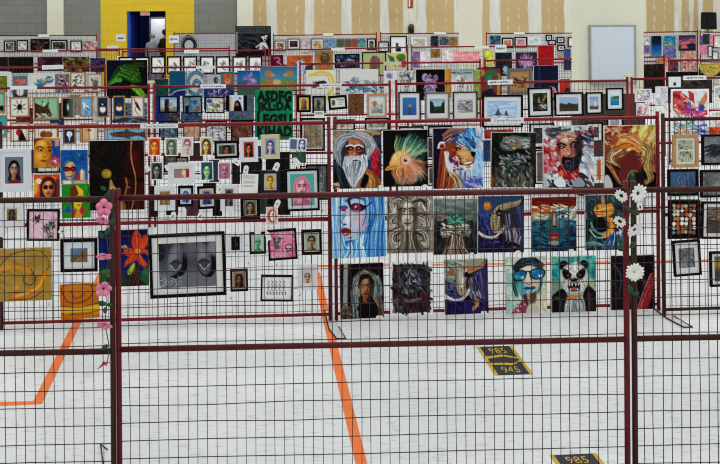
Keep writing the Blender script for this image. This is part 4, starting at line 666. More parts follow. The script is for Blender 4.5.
def shades_blue(p):
    p.vg('1854a0', '2064b0'); b, e = p.b, p.e; p.d(20, 0, 0, 1, .5, ['2468b4', '144890'], .2, .08, 20, 50); b([(.14, .55), (.2, .38), (.36, .33), (.5, .42), (.53, .6), (.46, .78), (.34, .86), (.2, .78)], 'd8a878'); b([(.4, .4), (.52, .5), (.5, .7), (.38, .84), (.42, .6)], 'a87048', .8); e(.22, .56, .13, .075, '3c0c10'); e(.46, .56, .13, .075, '3c0c10'); e(.22, .56, .1, .055, '8a242c'); e(.46, .56, .1, .055, '8a242c'); p.l([(.1, .52), (.58, .52)], .02, '241010'); p.cv([(.33, .58), (.35, .68), (.3, .69)], .02, '8a5434'); p.cv([(.22, .76), (.34, .79), (.44, .73)], .03, '2c1414'); p.hairs(20, [(.16, .46), (.26, .36), (.4, .34)], [(.2, .34), (.34, .28), (.52, .34)], ['58a0c4', '9cd0d8', '1c3c64', '2c80b0'], .025)
    e(.66, .14, .07, .05, '3cac4c'); e(.64, .13, .03, .03, '1c6c2c')
    for x in (.36, .5, .66, .8): p.cv([(x, .1), (x + .1, .16), (x - .04, .24), (x + .1, .3), (x, .34)], .018, '0c2044')
    p.rect(.56, .68, .7, .88, '7c2420'); p.rect(.7, .6, .88, .88, 'd0a080'); p.rect(.76, .56, .8, .86, 'e8e0d0'); p.rect(.6, .72, .66, .86, 'b84c3c'); p.rect(0, .87, 1, 1, '94846c'); p.rect(.1, .89, .4, 1, 'd8d0c4'); p.rect(.5, .9, .9, .97, 'b8a890')
def green_face(p):
    p.bg('2c8c2c'); p.d(14, .7, .05, 1, .5, ['1c5c24', '3cac3c'], .16, .06, 30, 60); p.p([(.3, .1), (.55, .04), (.76, .2), (.74, .55), (.6, .78), (.44, .7), (.4, .5)], 'e0b42c'); p.p([(.3, .1), (.5, .04), (.6, .3), (.42, .4), (.4, .7), (.28, .5)], '6c3c18'); p.l([(.52, .36), (.7, .36)], .03, '3c2010'); p.e(.6, .42, .06, .025, '3c2010'); p.e(.6, .62, .07, .025, 'b03c2c'); p.p([(.08, .8), (.24, .6), (.36, .82)], '2048b0'); p.p([(.55, .72), (.75, .8), (.7, 1), (.4, 1)], 'd88c28'); p.e(.72, .78, .11, .1, 'b8382c'); p.p([(.3, .72), (.5, .8), (.42, 1), (.36, .92)], 'b42c24')
def big_flower_dark(p):
    p.hg('12100e', '18120f', '280f0e', '340f10'); b, e, h = p.b, p.e, p.hairs; p.d(80, 0, 0, .6, 1, ['100d0c', '211813', '191210', '2a2019'], .3, .1, 60, 70)
    b([(.6, .1), (.9, .05), (1.03, .2), (1.03, .9), (.8, .98), (.62, .6)], '341012'); e(.82, .25, .1, .09, '5c161a', 0, .4); e(.9, .45, .12, .1, '501418', 0, .4); e(.9, .92, .1, .08, '54161a', 0, .4); p.d(30, .6, .1, 1, 1, ['401416', '2a0c0e', '4c181a'], .2, .08, 80, 40)
    b([(0, .2), (.14, .24), (.3, .36), (.34, .46), (.2, .48), (.04, .44), (-.03, .36)], '261c18'); h(14, [(0, .24), (.14, .28), (.3, .4)], [(0, .42), (.14, .46), (.28, .46)], ['3c2e26', '16100d', '46362c'], .012); b([(.4, .04), (.62, .02), (.66, .2), (.5, .36), (.36, .4), (.36, .2)], '171210'); h(14, [(.46, .06), (.42, .2), (.36, .36)], [(.62, .06), (.56, .22), (.42, .4)], ['2c2420', '0a0808', '34291f'], .014); b([(.06, .5), (.26, .5), (.3, .6), (.18, .84), (.02, .9), (-.02, .6)], '1c1513'); h(12, [(.3, .5), (.2, .64), (.04, .8)], [(.34, .54), (.28, .74), (.16, .92)], ['32261f', '0c0908'], .012); p.dots(24, .1, .08, .6, .26, ['4c4438', '5c5448'], .003, .006)
    p.cv([(.02, .22), (.2, .34), (.28, .48)], .02, '060505'); p.cv([(.52, .02), (.42, .24), (.36, .46)], .018, '060505'); p.cv([(.44, .38), (.6, .44), (.76, .54), (1, .57)], .05, '0e120d'); e(.31, .48 - .005, .09, .065, '94761c'); e(.335, .475, .055, .045, 'b4942c', 0, .4); p.dots(14, .25, .44, .4, .53, ['6c5414', 'd0b44c'], .006, .01)
    p.cv([(.77, 0), (.755, .18), (.78, .34), (.83, .5), (.835, .7), (.8, .86), (.76, .98)], .022, 'a86c34'); p.cv([(.765, 0), (.75, .18), (.775, .34), (.825, .5)], .008, 'd8a468'); p.cv([(.66, .54), (.68, .64), (.65, .76), (.62, .86)], .028, 'a8602c'); p.cv([(.66, .58), (.69, .66), (.74, .68)], .02, 'a8602c')
    b([(.36, .66), (.385, .55), (.44, .64), (.51, .72), (.48, .8), (.38, .77)], 'ac8444'); e(.42, .69, .035, .02, 'd8b878'); e(.425, .695, .016, .016, '14100c'); h(14, [(.2, .84), (.28, .76), (.36, .7)], [(.26, .86), (.32, .82), (.38, .76)], ['2c5038', '1c3828', '4c7858'], .03); b([(.34, .96), (.44, .86), (.56, .84), (.66, .94), (.6, 1.03), (.36, 1.03)], '84542c'); b([(.48, .88), (.58, .88), (.6, .98), (.5, 1)], 'a8703c')
def mini(bg, skin, dark, hair, **k): return portrait(bg, skin, dark, hair, border='dedbd2', bw=.09, rx=.25, ry=.29, cy=.5, **k)
A('A0', (-3, 149, 30.5, 192), (WHITEF, 3.2, 'dcdedf', (4.5, 5)), portrait('6a7884', 'b08468', '6a4030', '17161a', top='7a2c34', rx=.22, ry=.25), 'white framed portrait of a woman with black hair at the left edge', 'framed_picture', 'framed picture')
A('A0', (34, 138, 60, 167.5), None, yellow_face, 'small unframed canvas of an orange yellow face with a pink flower')
A('A0', (34, 174.5, 59.5, 199), None, shades_orange, 'small unframed red canvas of a woman in round dark sunglasses')
A('A0', (61, 150, 87.5, 184), None, shades_blue, 'small unframed bright blue canvas of a face in red sunglasses', tilt=.5)
A('A0', (62, 184.2, 90, 218), None, green_face, 'small unframed green canvas of a yellow face and coloured triangles', tilt=-.8)
A('A0', (90, 140.5, 144, 210), None, big_flower_dark, 'large dark brown canvas of a black flower with a yellow centre')
PR = dict(name='art_print', cat='art print', group='small portrait prints on the second row left panel', res=2)
A('A0', (148, 137.5, 161, 156), 'paper', mini('d8541c', 'e8a02c', 'c8641c', 'b83c14', lip='a82c14'), 'small art print of an orange and yellow face', tilt=.5, **PR)
A('A0', (165, 138, 178, 156), 'paper', mini('7c9078', '9cac90', '5c7058', '4c6048', lip='4c5c48'), 'small art print of a grey green face', **PR)
A('A0', (181, 137, 193.2, 155.5), 'paper', mini('b8c4b8', 'd8b8a8', 'b08478', 'c0306c', long=False), 'small art print of a pale face with bright pink hair', tilt=.8, **PR)
A('A0', (200, 137, 212.5, 155.5), 'paper', mini('a8b890', 'e0c468', '8a4c2c', '6c3c24', lip='a03c2c'), 'small art print of a yellow face with brown hair', tilt=-.5, **PR)
A('A0', (150.5, 162, 163, 180), 'paper', mini('5c5c5c', '848484', '3c3c3c', '2c2c2c', lip='4c4c4c'), 'small art print of a grey shadowed face', **PR)
A('A0', (200.5, 161.5, 213.2, 180.5), 'paper', mini('2c5c7c', 'b8d08c', '4c8c6c', '1c5c5c', lip='5c8c4c'), 'small art print of a green and teal face', tilt=-1, **PR)
A('A0', (218, 162, 230.7, 179.5), 'paper', mini('a86c84', 'b87c90', '7c4460', None, lip='5c2c3c'), 'small art print of a pink toned bald man with a beard', tilt=.5, **PR)
FR = dict(name='framed_picture', cat='framed picture')
A('A0', (214.5, 141, 239, 158.5), (BLACKF, 2.3, 'c8ccc8', 2), portrait('4c5c44', '8c4c3c', '3c1c18', '20181a', rx=.2, ry=.4, cy=.6), 'black framed landscape portrait of a face with a dark fringe', tilt=-1.5, **FR)
A('A0', (168, 163, 195, 184), (WHITEF, 3.5, 'e0dfdb', 2.5), creature('9c7880', lambda p: (p.p([(.45, 0), (1, 0), (1, 1), (.6, 1)], 'a82c34'), p.e(.64, .5, .14, .42, 'd8b898'), p.d(8, .5, .1, .8, .9, ['6c3c2c', 'e8d8b8'], .14, .05, 70, 40))), 'white framed landscape picture with pink left half and a face', tilt=-.5, **FR)
A('A0', (154.5, 186.5, 175, 210.5), (WHITEF, 3.2, 'dcdedc', 2), creature('8c6c44', lambda p: (p.d(30, 0, 0, 1, 1, ['a88c5c', '4c3424', 'c8a878', '5c6c44'], .3, .12, 30, 60))), 'white framed small brown picture below the wide white frame', **FR)
A('A0', (178, 186, 193.3, 206.5), (BLACKF, 2.2, 'd4d8da', 1.6), portrait('c8d0d4', '3c80c0', '1c4c8c', '2c64a8', lip='1c3c6c'), 'black framed portrait of a bright blue face', **FR)
A('A0', (197.5, 186.3, 216, 209), (BLACKF, 2.2, 'd4d2cc', 2), portrait('b88c78', '3c5ca0', '1c2c6c', '24387c', lip='1c2450'), 'black framed portrait of a blue face on a salmon background', tilt=-2.5, **FR)
A('A0', (220.5, 185, 237.5, 211), (WHITEF, 3, 'dcdcda', 1.5), portrait('6c6870', '8c7880', '3c3440', '2c2830'), 'white framed grey violet portrait left of the paper sheet', tilt=.5, **FR)
A('A0', (239.5, 138, 258, 162), (WHITEF, 3.2, 'dcdcda', 1.2), portrait('a8302c', 'b87848', '4c2418', '2a1614', rx=.24), 'white framed red and brown portrait of a shadowed face', tilt=-1, **FR)
A('A0', (261, 135, 279.7, 159), (CREAMF, 3, 'd8d4c4', 1.2), portrait('8c94b0', 'c4c4cc', '6c7090', '3c4468', lip='a83c44'), 'cream framed portrait of a grey blue woman with red lips', tilt=-1, **FR)
A('A0', (289, 138.3, 306.5, 150.5), 'paper', creature('5c6c90', lambda p: (p.rect(.45, .08, 1, 1, 'b8c4d4'), face(p, .74, .5, .15, .36, 'c8d4e0', '6c80a8', '24346c'), p.border(.07, 'dcd8cc'))), 'small white bordered card with a blue and white face in landscape format', name='art_print', cat='art print', tilt=4, res=2)
A('A0', (241.5, 174, 258, 193.5), 'paper', text_lines, 'sheet of cream paper with lines of dark print hung on wires', name='paper_notice', cat='notice', tilt=3, res=2.5)
A('A0', (261, 170.5, 279.5, 193.5), (NAVYF, 3, 'd4d0c4', 1), portrait('c8b078', 'd8b43c', '8c6420', '8c5c24', long=False, lip='8c4c20'), 'navy framed portrait of a man painted in yellow tones', **FR)
A('A0', (285.5, 169, 319.5, 211), (BLACKF, 2, 'd4d6d4', 3), portrait('48a8a0', 'd89aa4', 'a85c74', 'd07c90', lip='7c2c3c', rx=.24, ry=.25, cx=.48, cy=.42), 'large black framed portrait of a pink woman on turquoise', tilt=-1, **FR)
A('A0', (240.5, 197, 260, 219), (BLACKF, 3.2, 'c4b8a0', 1), portrait('6c7c5c', 'a87c58', '5c3c2c', '30241c'), 'black framed portrait of a face on olive green, right of the middle rail gap', tilt=-1, lift=1, **FR)
A('A0', (266, 207, 278, 225), 'paper', creature('c8b4a8', lambda p: (p.e(.5, .5, .36, .36, 'b84c3c'), p.e(.56, .5, .22, .28, 'd8d0cc'), p.e(.58, .42, .08, .05, '5c5c60'), p.border(.06, 'dcd8d0'))), 'small card with a red swirl over the middle rail', name='art_print', cat='art print', res=2)
A('A0', (-1, 203.5, 24, 226.5), (WHITEF, 3.5, 'dcdedc', (4, 2)), portrait('8c7c44', '5c4c34', '2c3c24', '24342c', rx=.22), 'white framed small dark portrait at the left edge below the front rail', **FR)
def pink_flora(p):
    p.bg('d8b4c0'); p.d(12, 0, 0, 1, 1, ['e0c4cc', 'c89cb0'], .3, .1, 30, 50)
    for (x, y, c) in ((.3, .3, '5c4464'), (.72, .85, 'a878a8'), (.62, .62, '6c7058'), (.8, .5, '4c3c44')): p.fan(14, x, y, 0, 360, .02, .2, .06, [c, '3c3440', '8a8c6c'])
A('A0', (27, 209.5, 59, 241), (BLACKF, 2, None, 0), pink_flora, 'black framed pink picture of grey violet flowers', tilt=1.5, res=2, **FR)
A('A0', (60.5, 239.3, 97, 272), (BLACKF, 2.8, 'd4d8da', (7, 6.5)), creature('4c6c90', lambda p: (p.d(20, 0, 0, 1, .4, ['3c6490', '6c88a0'], .3, .1, 0, 20), p.p([(0, 1), (.3, .6), (.7, .2), (1, .1), (1, 1)], '8c6444'), p.p([(0, .7), (.5, .5), (1, .05), (.4, .75), (0, .95)], '54683c'), p.d(26, .3, .4, 1, 1, ['a8744c', '6c4430', '4c5c38'], .2, .06, 140, 30))), 'black framed small landscape of a brown hillside and blue sky, wide mount', **FR)
def pipes(p):
    p.bg('a8873c'); p.noise(.08); p.d(24, 0, 0, 1, 1, ['b08f44', '9a7a34'], .3, .06, 20, 40); p.cv([(.02, .35), (.3, .1), (.75, .06), (.95, .25), (.9, .45), (.7, .55)], .014, '4c3a18'); p.cv([(.05, .5), (.3, .3), (.6, .45), (.65, .6)], .014, '5c4820')
    p.cv([(.86, .5), (.76, .72), (.55, .86), (.3, .92)], .13, 'c87c20'); p.cv([(.86, .52), (.76, .73), (.55, .84), (.32, .9)], .04, 'e0a840'); p.cv([(.1, .38), (.3, .34), (.6, .44)], .09, 'cc8424'); p.e(.15, .36, .1, .05, 'd88c28', -10); p.e(.34, .74, .06, .05, 'd89030'); p.cv([(.62, .4), (.7, .6), (.6, .7), (.48, .62), (.5, .5)], .015, '3c2c14'); p.cv([(.2, .96), (.6, .95), (.85, .8)], .014, '3c2c14')
A('A0', (-2, 248.3, 51, 301), None, pipes, 'large ochre canvas of orange curling pipe shapes at the left edge', tilt=-.6)
def rolls(p):
    p.vg('c87c24', 'c06c1c', 'c8781c'); p.cv([(.05, .3), (.1, .05), (.5, .02), (.95, .1)], .02, '5c2c10'); p.cv([(.08, .2), (.2, .5), (.6, .52), (.85, .3), (.8, .05)], .03, '7c3c10'); p.cv([(.3, .2), (.4, .42), (.65, .3)], .02, '5c2c10'); p.rect(.02, .62, .98, .8, 'd8b020'); p.cv([(0, .6), (.5, .66), (1, .58)], .03, '8c3c10'); p.cv([(0, .8), (.5, .86), (1, .78)], .02, '6c2c10'); p.d(16, 0, .82, 1, 1, ['b85c18', 'd08424'], .3, .05, 0, 10)
A('A0', (60.5, 283.5, 98.5, 319), None, rolls, 'small orange canvas with a yellow band at the bottom rail', tilt=-2.5)
def red_lily(p):
    p.vg('121a48', '16226a', '182868', '142c4c'); b, e, h = p.b, p.e, p.hairs; b([(-.03, .7), (.12, .64), (.3, .7), (.5, .76), (.56, 1.03), (-.03, 1.03)], '244430'); b([(.84, .78), (.94, .68), (1.03, .72), (1.03, 1.03), (.8, 1.03)], '2c5c3c'); e(.16, .75, .14, .07, '447448'); e(.06, .82, .1, .07, '345c3c'); e(.34, .8, .1, .06, '2c5438'); e(.94, .76, .08, .05, '3c6c44')
    b([(.52, 1.03), (.62, .86), (.66, .62), (.75, .62), (.8, .86), (.98, 1.03)], '382416'); h(14, [(.68, .64), (.66, .84), (.56, 1)], [(.74, .64), (.78, .84), (.92, 1)], ['5c3c24', '20140c', '6c4c30'], .02); b([(.57, .74), (.66, .62), (.73, .6), (.68, .74), (.6, .8)], '94b030'); p.l([(.6, .76), (.71, .63)], .014, 'c8d060')
    P = [[(.78, .4), (.68, .3), (.68, .16), (.76, .01), (.86, .12), (.87, .28)], [(.76, .4), (.62, .32), (.5, .37), (.58, .47), (.7, .46)], [(.77, .4), (.64, .46), (.52, .58), (.6, .61), (.74, .54)], [(.79, .4), (.86, .48), (.98, .64), (.84, .63), (.76, .52)], [(.8, .4), (.92, .42), (1.02, .5), (1, .4), (.9, .34)], [(.8, .38), (.84, .22), (.96, .1), (.99, .26), (.9, .36)]]
    for q in P: b(q, 'cc4018')
    for q in P: m = (sum(x for x, y in q) / len(q), sum(y for x, y in q) / len(q)); h(9, [(.785, .39), ((.785 + m[0]) / 2 - .02, (.39 + m[1]) / 2), (2 * m[0] - .785 - .02, 2 * m[1] - .39)], [(.785, .39), ((.785 + m[0]) / 2 + .02, (.39 + m[1]) / 2), (2 * m[0] - .785 + .02, 2 * m[1] - .39)], ['e4682c', 'a82c10', 'e08040', 'bc3414'], .018, .006)
    e(.785, .385, .055, .04, 'e0a428'); e(.785, .385, .025, .02, 'b86c14'); b([(.46, .29), (.54, .27), (.58, .31), (.5, .33)], 'b89c70'); p.l([(.48, .27), (.53, .32)], .015, '2c2420'); b([(-.03, .92), (.3, .92), (.46, 1.03), (-.03, 1.03)], '146c7c')
A('A0', (99, 230, 148, 286.5), None, red_lily, 'dark blue canvas of a large orange red lily behind the front post', tilt=-1)
def feet_photo(p):
    p.vg('3a3d44', '50535a', '75777c'); p.rect(0, .68, 1, 1, '6a6c72'); p.grain(.12)
    for cx, rot in ((.28, 15), (.78, -8)):
        p.e(cx + .05, .48, .17, .32, '1c1d21', rot); p.e(cx, .38, .13, .36, '565960', rot); p.e(cx - .02, .34, .08, .3, '7c7f86', rot, .5); p.e(cx + (.03 if rot > 0 else .0), .5, .1, .14, '4a4d54'); p.cv([(cx - .09, .46), (cx, .42), (cx + .1, .46)], .02, '26272c'); p.cv([(cx - .07, .5), (cx + .01, .62), (cx + .1, .5)], .02, '9da0a6')
    p.e(.02, .2, .1, .2, '2a2c32'); p.e(.56, .15, .13, .2, '60636a', 0, .4); p.e(.95, .15, .1, .16, '7c7f86', 0, .4); p.dots(160, .02, .74, .4, .98, ['a8aaae', '3c3e44', 'c4c6ca'], .004, .009)
A('A0', (149.5, 233.5, 225.5, 297), (BLACKF, 3, 'd8d8d2', (6.5, 6.5)), feet_photo, 'large black framed black and white photograph of two feet', tilt=-1.5, res=2, **FR)
A('A0', (226, 233.5, 245, 254), (WHITEF, 2, 'd8dad8', (3.2, 1.5)), creature('18181c', lambda p: (p.d(8, .4, .2, .7, .7, ['6c6c70', 'a8a8ac'], .2, .05, 100, 30))), 'white framed small black picture right of the feet photograph', **FR)
A('A0', (249.5, 232.5, 266, 254), (BLACKF, 1.8, 'c8d0c0', 1), portrait('a8c4a8', '5cac7c', '2c6c4c', '8cc0a0', long=False, lip='2c5c3c'), 'small black framed portrait of a green face', tilt=-1, **FR)
A('A0', (268, 229.5, 297, 260), (BLACKF, 2, None, 0), creature('d8809c', lambda p: (p.d(30, 0, 0, 1, 1, ['e0a0b4', 'c85c80', 'dcb4c0', 'd04c74'], .25, .1, 20, 60), p.dots(9, .15, .25, .45, .6, ['3c4c50', '4c6c60'], .05, .09), p.cv([(.6, .6), (.75, .5), (.9, .62), (.75, .75), (.6, .65), (.9, .7)], .03, '20181c'), p.cv([(.62, .82), (.8, .76), (.92, .86)], .025, '20181c'))), 'black framed bright pink picture with black scribbles', tilt=-3, res=2, **FR)
A('A0', (301.5, 230, 322, 254.8), (BLACKF, 2.6, 'd0ccbc', 1.6), portrait('8ca090', 'b08450', '5c3820', '2c2018', long=False), 'black framed brown portrait of a man beside the right post', tilt=-1, **FR)
A('A0', (230.3, 269.5, 248, 291.5), (BLACKF, 2, 'b8a890', 1.6), portrait('8c6c4c', '6c4834', '2c1c14', '281c16'), 'black framed dark brown portrait below the feet photograph corner', tilt=-1, **FR)
def script(p):
    p.bg('d8dad6')
    for y in (.3, .52):
        for k in range(5): x = .18 + k * .13; p.cv([(x, y - .1), (x + .06, y - .06), (x + .01, y + .04), (x + .08, y + .09)], .018, '3c3c40')
    for k in range(7): x = .16 + k * .1; p.cv([(x, .7), (x + .05, .66), (x + .02, .78), (x + .07, .74)], .016, '3c3c40')
A('A0', (260.8, 275.5, 293, 301.5), (BLACKF, 1.6, None, 0), script, 'black framed white picture of handwritten script lettering', tilt=2, res=2, **FR)
A('A0', (297.5, 264.5, 317.5, 290), (WHITEF, 2.4, 'd8dad8', (2.6, 4)), portrait('d0b098', 'b88c6c', '6c4c3c', '2c80a8', long=False, cy=.55), 'white framed small picture of a face in a blue hat', tilt=-1, **FR)

# ---------------- second row, right panel
def mosaic(p):
    p.bg('15120f'); R = p.R; cols = ['a85c38', 'c8c0b0', '8c4428', 'd8d4c8', '6c6458', 'b8a890', '6c90a8', 'c07048', 'e0dcd0']
    for i in range(6):
        for j in range(7):
            x, y = .1 + i * .155 + R.uniform(-.02, .02) + .02, .08 + j * .137 + R.uniform(-.015, .015); n = R.choice((4, 5, 6)); o = R.random() * 6
            p.p([(x + .088 * R.uniform(.8, 1.1) * math.cos(o + k * 6.283 / n), y + .074 * R.uniform(.8, 1.1) * math.sin(o + k * 6.283 / n)) for k in range(n)], R.choice(cols))
def wildlife(c1, c2, c3): return lambda p: (p.bg(c1), p.d(90, 0, 0, 1, 1, [c1, c2, c3], .12, .03, 80, 40), p.noise(.25))
A('A2', (673, 135, 699, 167.5), (OAKF, 3, 'd8dad0', 2.5), creature('a8ac90', lambda p: (p.d(30, 0, 0, 1, .5, ['6c7464', '2c2c28', 'b8bca0', '8c9080'], .25, .06, 0, 20), p.rect(0, .45, 1, .5, 'd0d4c4'), p.d(24, 0, .55, 1, 1, ['1c1c18', '5c6450', 'c8c8ac'], .2, .09, 80, 20))), 'oak framed picture of dark trees in two bands', **FR)
A('A2', (702, 134.5, 735, 165), (BLACKF, 2, None, 0), lambda p: (p.bg('74787c'), p.grain(.4), p.d(60, 0, 0, 1, 1, ['9a9ea0', '54585c'], .06, .03, 20, 60), p.d(30, .15, .35, .9, .7, ['2a2c34', '33363e'], .3, .08, 150, 15)), 'black framed grey picture of a dark bird shape, right of oak frame', **FR)
A('A2', (668, 169.5, 699, 196), (BLACKF, 2.2, None, 0), lambda p: (p.vg('4c6490', '405878', '3c5044'), p.d(40, 0, 0, 1, .7, ['5c78a8', '2c3c4c', '6c84a0', '3c4c3c'], .3, .03, 90, 8), p.d(20, 0, .75, 1, 1, ['4c6444', '2c3c30', '7c8470'], .14, .04, 70, 40), p.e(.48, .72, .14, .13, '8c4c38'), p.e(.52, .68, .06, .05, 'b86c50')), 'black framed picture of a brown animal in blue woods', **FR)
A('A2', (700.5, 170, 735, 197.5), (BLACKF, 2, None, 0), wildlife('6c706c', '8c908c', '3c403c'), 'black framed speckled grey picture right of the blue woods picture', **FR)
A('A2', (668.5, 200.5, 701, 238.8), (BLACKF, 3.4, None, 0), mosaic, 'black framed mosaic of brown and white stones', tilt=1, res=2.2, **FR)
A('A2', (701.5, 202, 740, 239), (BLACKF, 1.8, 'd0d2ce', 3.5), lambda p: (p.vg('6c6c68', '4c4844', '5c544c'), p.d(20, 0, .1, 1, .5, ['a87c3c', '8c9098', '3c3c40'], .25, .06, 0, 15), p.d(16, 0, .5, 1, 1, ['3c3834', '5c5850'], .3, .08, 20, 20)), 'black framed brown landscape right of the stone mosaic', tilt=1.5, **FR)
A('A2', (673.5, 240.5, 701.5, 276), (BLACKF, 1.9, 'd4d6d2', (4, 6)), lambda p: (p.bg('6c7074'), p.d(50, 0, 0, 1, 1, ['4c5054', '94989c', '2c3034', '7c8084'], .3, .08, 80, 40)), 'black framed grey abstract hanging crooked below the mosaic', tilt=-3, **FR)
A('A2', (710, 251.5, 742, 286.5), (BLACKF, 2, 'd0d2cc', 3), lambda p: (p.vg('5c5c58', 'a8843c', '3c4448', '4c5c6c'),), 'black framed picture with an ochre streak at the right edge', tilt=-1, **FR)
# ---------------- third row, left panel: wood framed animal pictures
WF = (WOODF, 1.2, None, 0)
def spider(p):
    p.bg('d0d0c0'); p.e(.5, .5, .13, .15, '18181a')
    for k in range(8): t = math.radians(k * 45 + 20); p.l([(.5, .5), (.5 + .36 * math.cos(t), .5 + .36 * math.sin(t))], .04, '18181a')
    p.d(24, .38, .36, .62, .64, ['18181a'], .16, .03, 90, 80)
def donkey(p):
    p.bg('84b890'); p.p([(0, .2), (.3, .4), (.6, .5), (.72, .75), (.7, .92), (.5, .95), (.3, .8), (0, 1)], '4a3428'); p.d(24, .02, .35, .6, .8, ['5c4434', '38281e'], .2, .05, 30, 30); p.p([(.4, .48), (.3, .1), (.42, .25), (.46, .46)], '3a2a22'); p.p([(.5, .46), (.6, .08), (.62, .3), (.55, .48)], '3a2a22'); p.e(.4, .32, .04, .1, 'd8d0c0'); p.e(.45, .6, .03, .03, '141010'); p.d(14, .1, .75, .7, .98, ['d4cec0', 'e0dcd0', '2c201a'], .16, .05, 20, 30)
def bird(bg, body, dark, legs, kind=0):
    def fn(p):
        p.bg(bg)
        if kind == 0: p.e(.5, .55, .26, .11, body, 30); p.e(.3, .36, .14, .09, body); p.p([(.18, .33), (.02, .38), (.18, .39)], dark); p.p([(.4, .48), (.85, .66), (.7, .68), (.45, .6)], dark); p.l([(.46, .65), (.44, .88), (.36, .89)], .04, legs); p.l([(.58, .66), (.58, .88), (.5, .89)], .04, legs); p.e(.28, .35, .025, .015, dark)
        elif kind == 1: p.e(.48, .62, .3, .17, 'e0dccc'); p.e(.48, .4, .24, .12, dark); p.e(.46, .36, .12, .04, 'd8d4c8'); p.l([(.4, .78), (.38, .9)], .07, legs); p.l([(.56, .78), (.56, .9)], .07, legs); p.p([(.36, .46), (.6, .46), (.48, .52)], 'c8603c')
        elif kind == 2: p.e(.5, .6, .3, .13, 'd8d0c0'); p.e(.52, .42, .2, .12, body); p.p([(.7, .5), (.9, .44), (.78, .6)], body); p.e(.45, .4, .025, .014, '101010')
        elif kind == 3: p.p([(.3, .2), (.48, .28), (.8, .72), (.62, .68), (.34, .44)], dark); p.e(.36, .32, .14, .08, 'b02c34'); p.l([(.28, .22), (.2, .1)], .06, dark); p.cv([(.36, .5), (.3, .66), (.42, .8), (.6, .9)], .05, dark)
    return fn
A('B0', (-14, 90, 4.8, 113), WF, creature('7cb890', lambda p: (p.e(.85, .82, .14, .13, '101412'), p.l([(.7, .1), (.95, .14)], .05, '101412'))), 'wood framed pale green picture cut by the left picture edge', **FR)
A('B0', (9.5, 97.2, 29, 117), WF, spider, 'wood framed picture of a black spider on cream', tilt=-1, **FR)
A('B0', (33.5, 97, 58.5, 119.8), WF, donkey, 'wood framed picture of a brown donkey on mint green', tilt=-1, **FR)
A('B0', (61.5, 97.6, 74, 118), WF, lambda p: (p.hg('141614', '1c201e', '3c5c58', '4c706c'), p.e(.5, .5, .1, .15, 'a8b0a0'), p.l([(.5, .3), (.52, .66)], .06, 'c8c8b8')), 'wood framed narrow picture half black half teal', **FR)
A('B0', (79.5, 96.8, 92.5, 116.8), WF, bird('74a8d0', 'dcdcd4', '3c3c3c', '2c2c2c', 0), 'wood framed picture of a white shore bird on light blue', **FR)
A('B0', (97, 96.8, 108.3, 117.5), WF, bird('183860', 'e0dccc', '141418', 'b8404c', 1), 'wood framed picture of a round white and black bird on dark blue', **FR)
A('B0', (113, 96, 125, 117.2), WF, bird('183860', '6c3c28', '141418', 'b8404c', 2), 'wood framed picture of a brown headed small bird on dark blue', tilt=-.5, **FR)
A('B0', (131, 96.3, 144, 117.5), WF, bird('d4d2c8', 'd8d0c0', '242426', '242426', 3), 'wood framed picture of a red headed woodpecker on white', **FR)
A('B0', (-14, 115.5, 6.3, 137), WF, creature('2ca8b8', lambda p: (p.p([(.6, .35), (.95, .5), (.6, .75)], '6c3428'), p.e(.8, .8, .1, .08, 'd8d0c0'))), 'wood framed turquoise picture cut by the left picture edge', **FR)
A('B0', (10, 122.5, 29, 142), WF, creature('d8d0c0', lambda p: (p.p([(.4, 1), (.45, .4), (.6, .35), (.9, 1)], '16161a'), p.e(.42, .52, .14, .18, 'b01c24'), p.e(.45, .3, .1, .06, '16161a'), p.p([(.3, .2), (.6, .12), (.6, .2)], 'b8342c'))), 'wood framed picture of a black and red rooster', **FR)
A('B0', (34, 123.5, 58, 146), WF, creature('d4ccb8', lambda p: (p.e(.38, .5, .16, .18, '7c4824'), p.e(.6, .5, .18, .16, '8c5430'), p.rect(.25, .66, .75, .76, 'd8b888'))), 'wood framed picture of two brown round shapes on cream', **FR)
A('B0', (63, 128.5, 75.5, 144), WF, creature('1c3460', lambda p: (p.e(.5, .35, .26, .2, 'd8dcdc'), p.p([(.35, .3), (.65, .3), (.5, .95)], 'd8dcdc'))), 'wood framed dark blue picture of a white ghostly bird', **FR)
A('B0', (80, 123.5, 98, 142.5), WF, creature('d0a070', lambda p: (p.p([(.5, 0), (1, 0), (1, 1), (.6, 1)], 'd8ccb8'), p.e(.5, .35, .14, .07, 'b02c1c'), p.d(10, .1, .4, .5, 1, ['c08850', 'dcb488'], .3, .08, 80, 20))), 'wood framed peach picture with a small red mark', **FR)
def trout(p):
    p.bg('7ca8c8'); p.p([(.1, .45), (.3, .25), (.55, .2), (.8, .38), (.95, .2), (.98, .85), (.8, .6), (.5, .78), (.25, .7)], '46483c'); p.p([(.12, .5), (.5, .4), (.82, .48), (.5, .6), (.2, .6)], '8c3c40'); p.p([(.45, .2), (.52, .04), (.62, .2)], '2c342c'); p.p([(.5, .76), (.6, .92), (.62, .74)], '3c4c40'); p.dots(40, .15, .28, .8, .7, ['1c1c18'], .006, .01); p.e(.16, .46, .014, .03, '101010')
A('B0', (104, 128.3, 147, 141), (WOODF, .8, None, 0), trout, 'wide picture of a dark spotted trout on light blue', **FR)
FP = dict(name='canvas_painting')
A('B0', (31, 150, 36, 172), None, abstract(['2c4c58', '1c3440'], 10), 'narrow dark teal canvas behind the white framed portrait', **FP)
A('B0', (36, 152, 60, 173), (BLACKF, 1.5, 'd4d4d0', 3), bw_photo, 'black framed grey picture behind the orange faces', **FR)

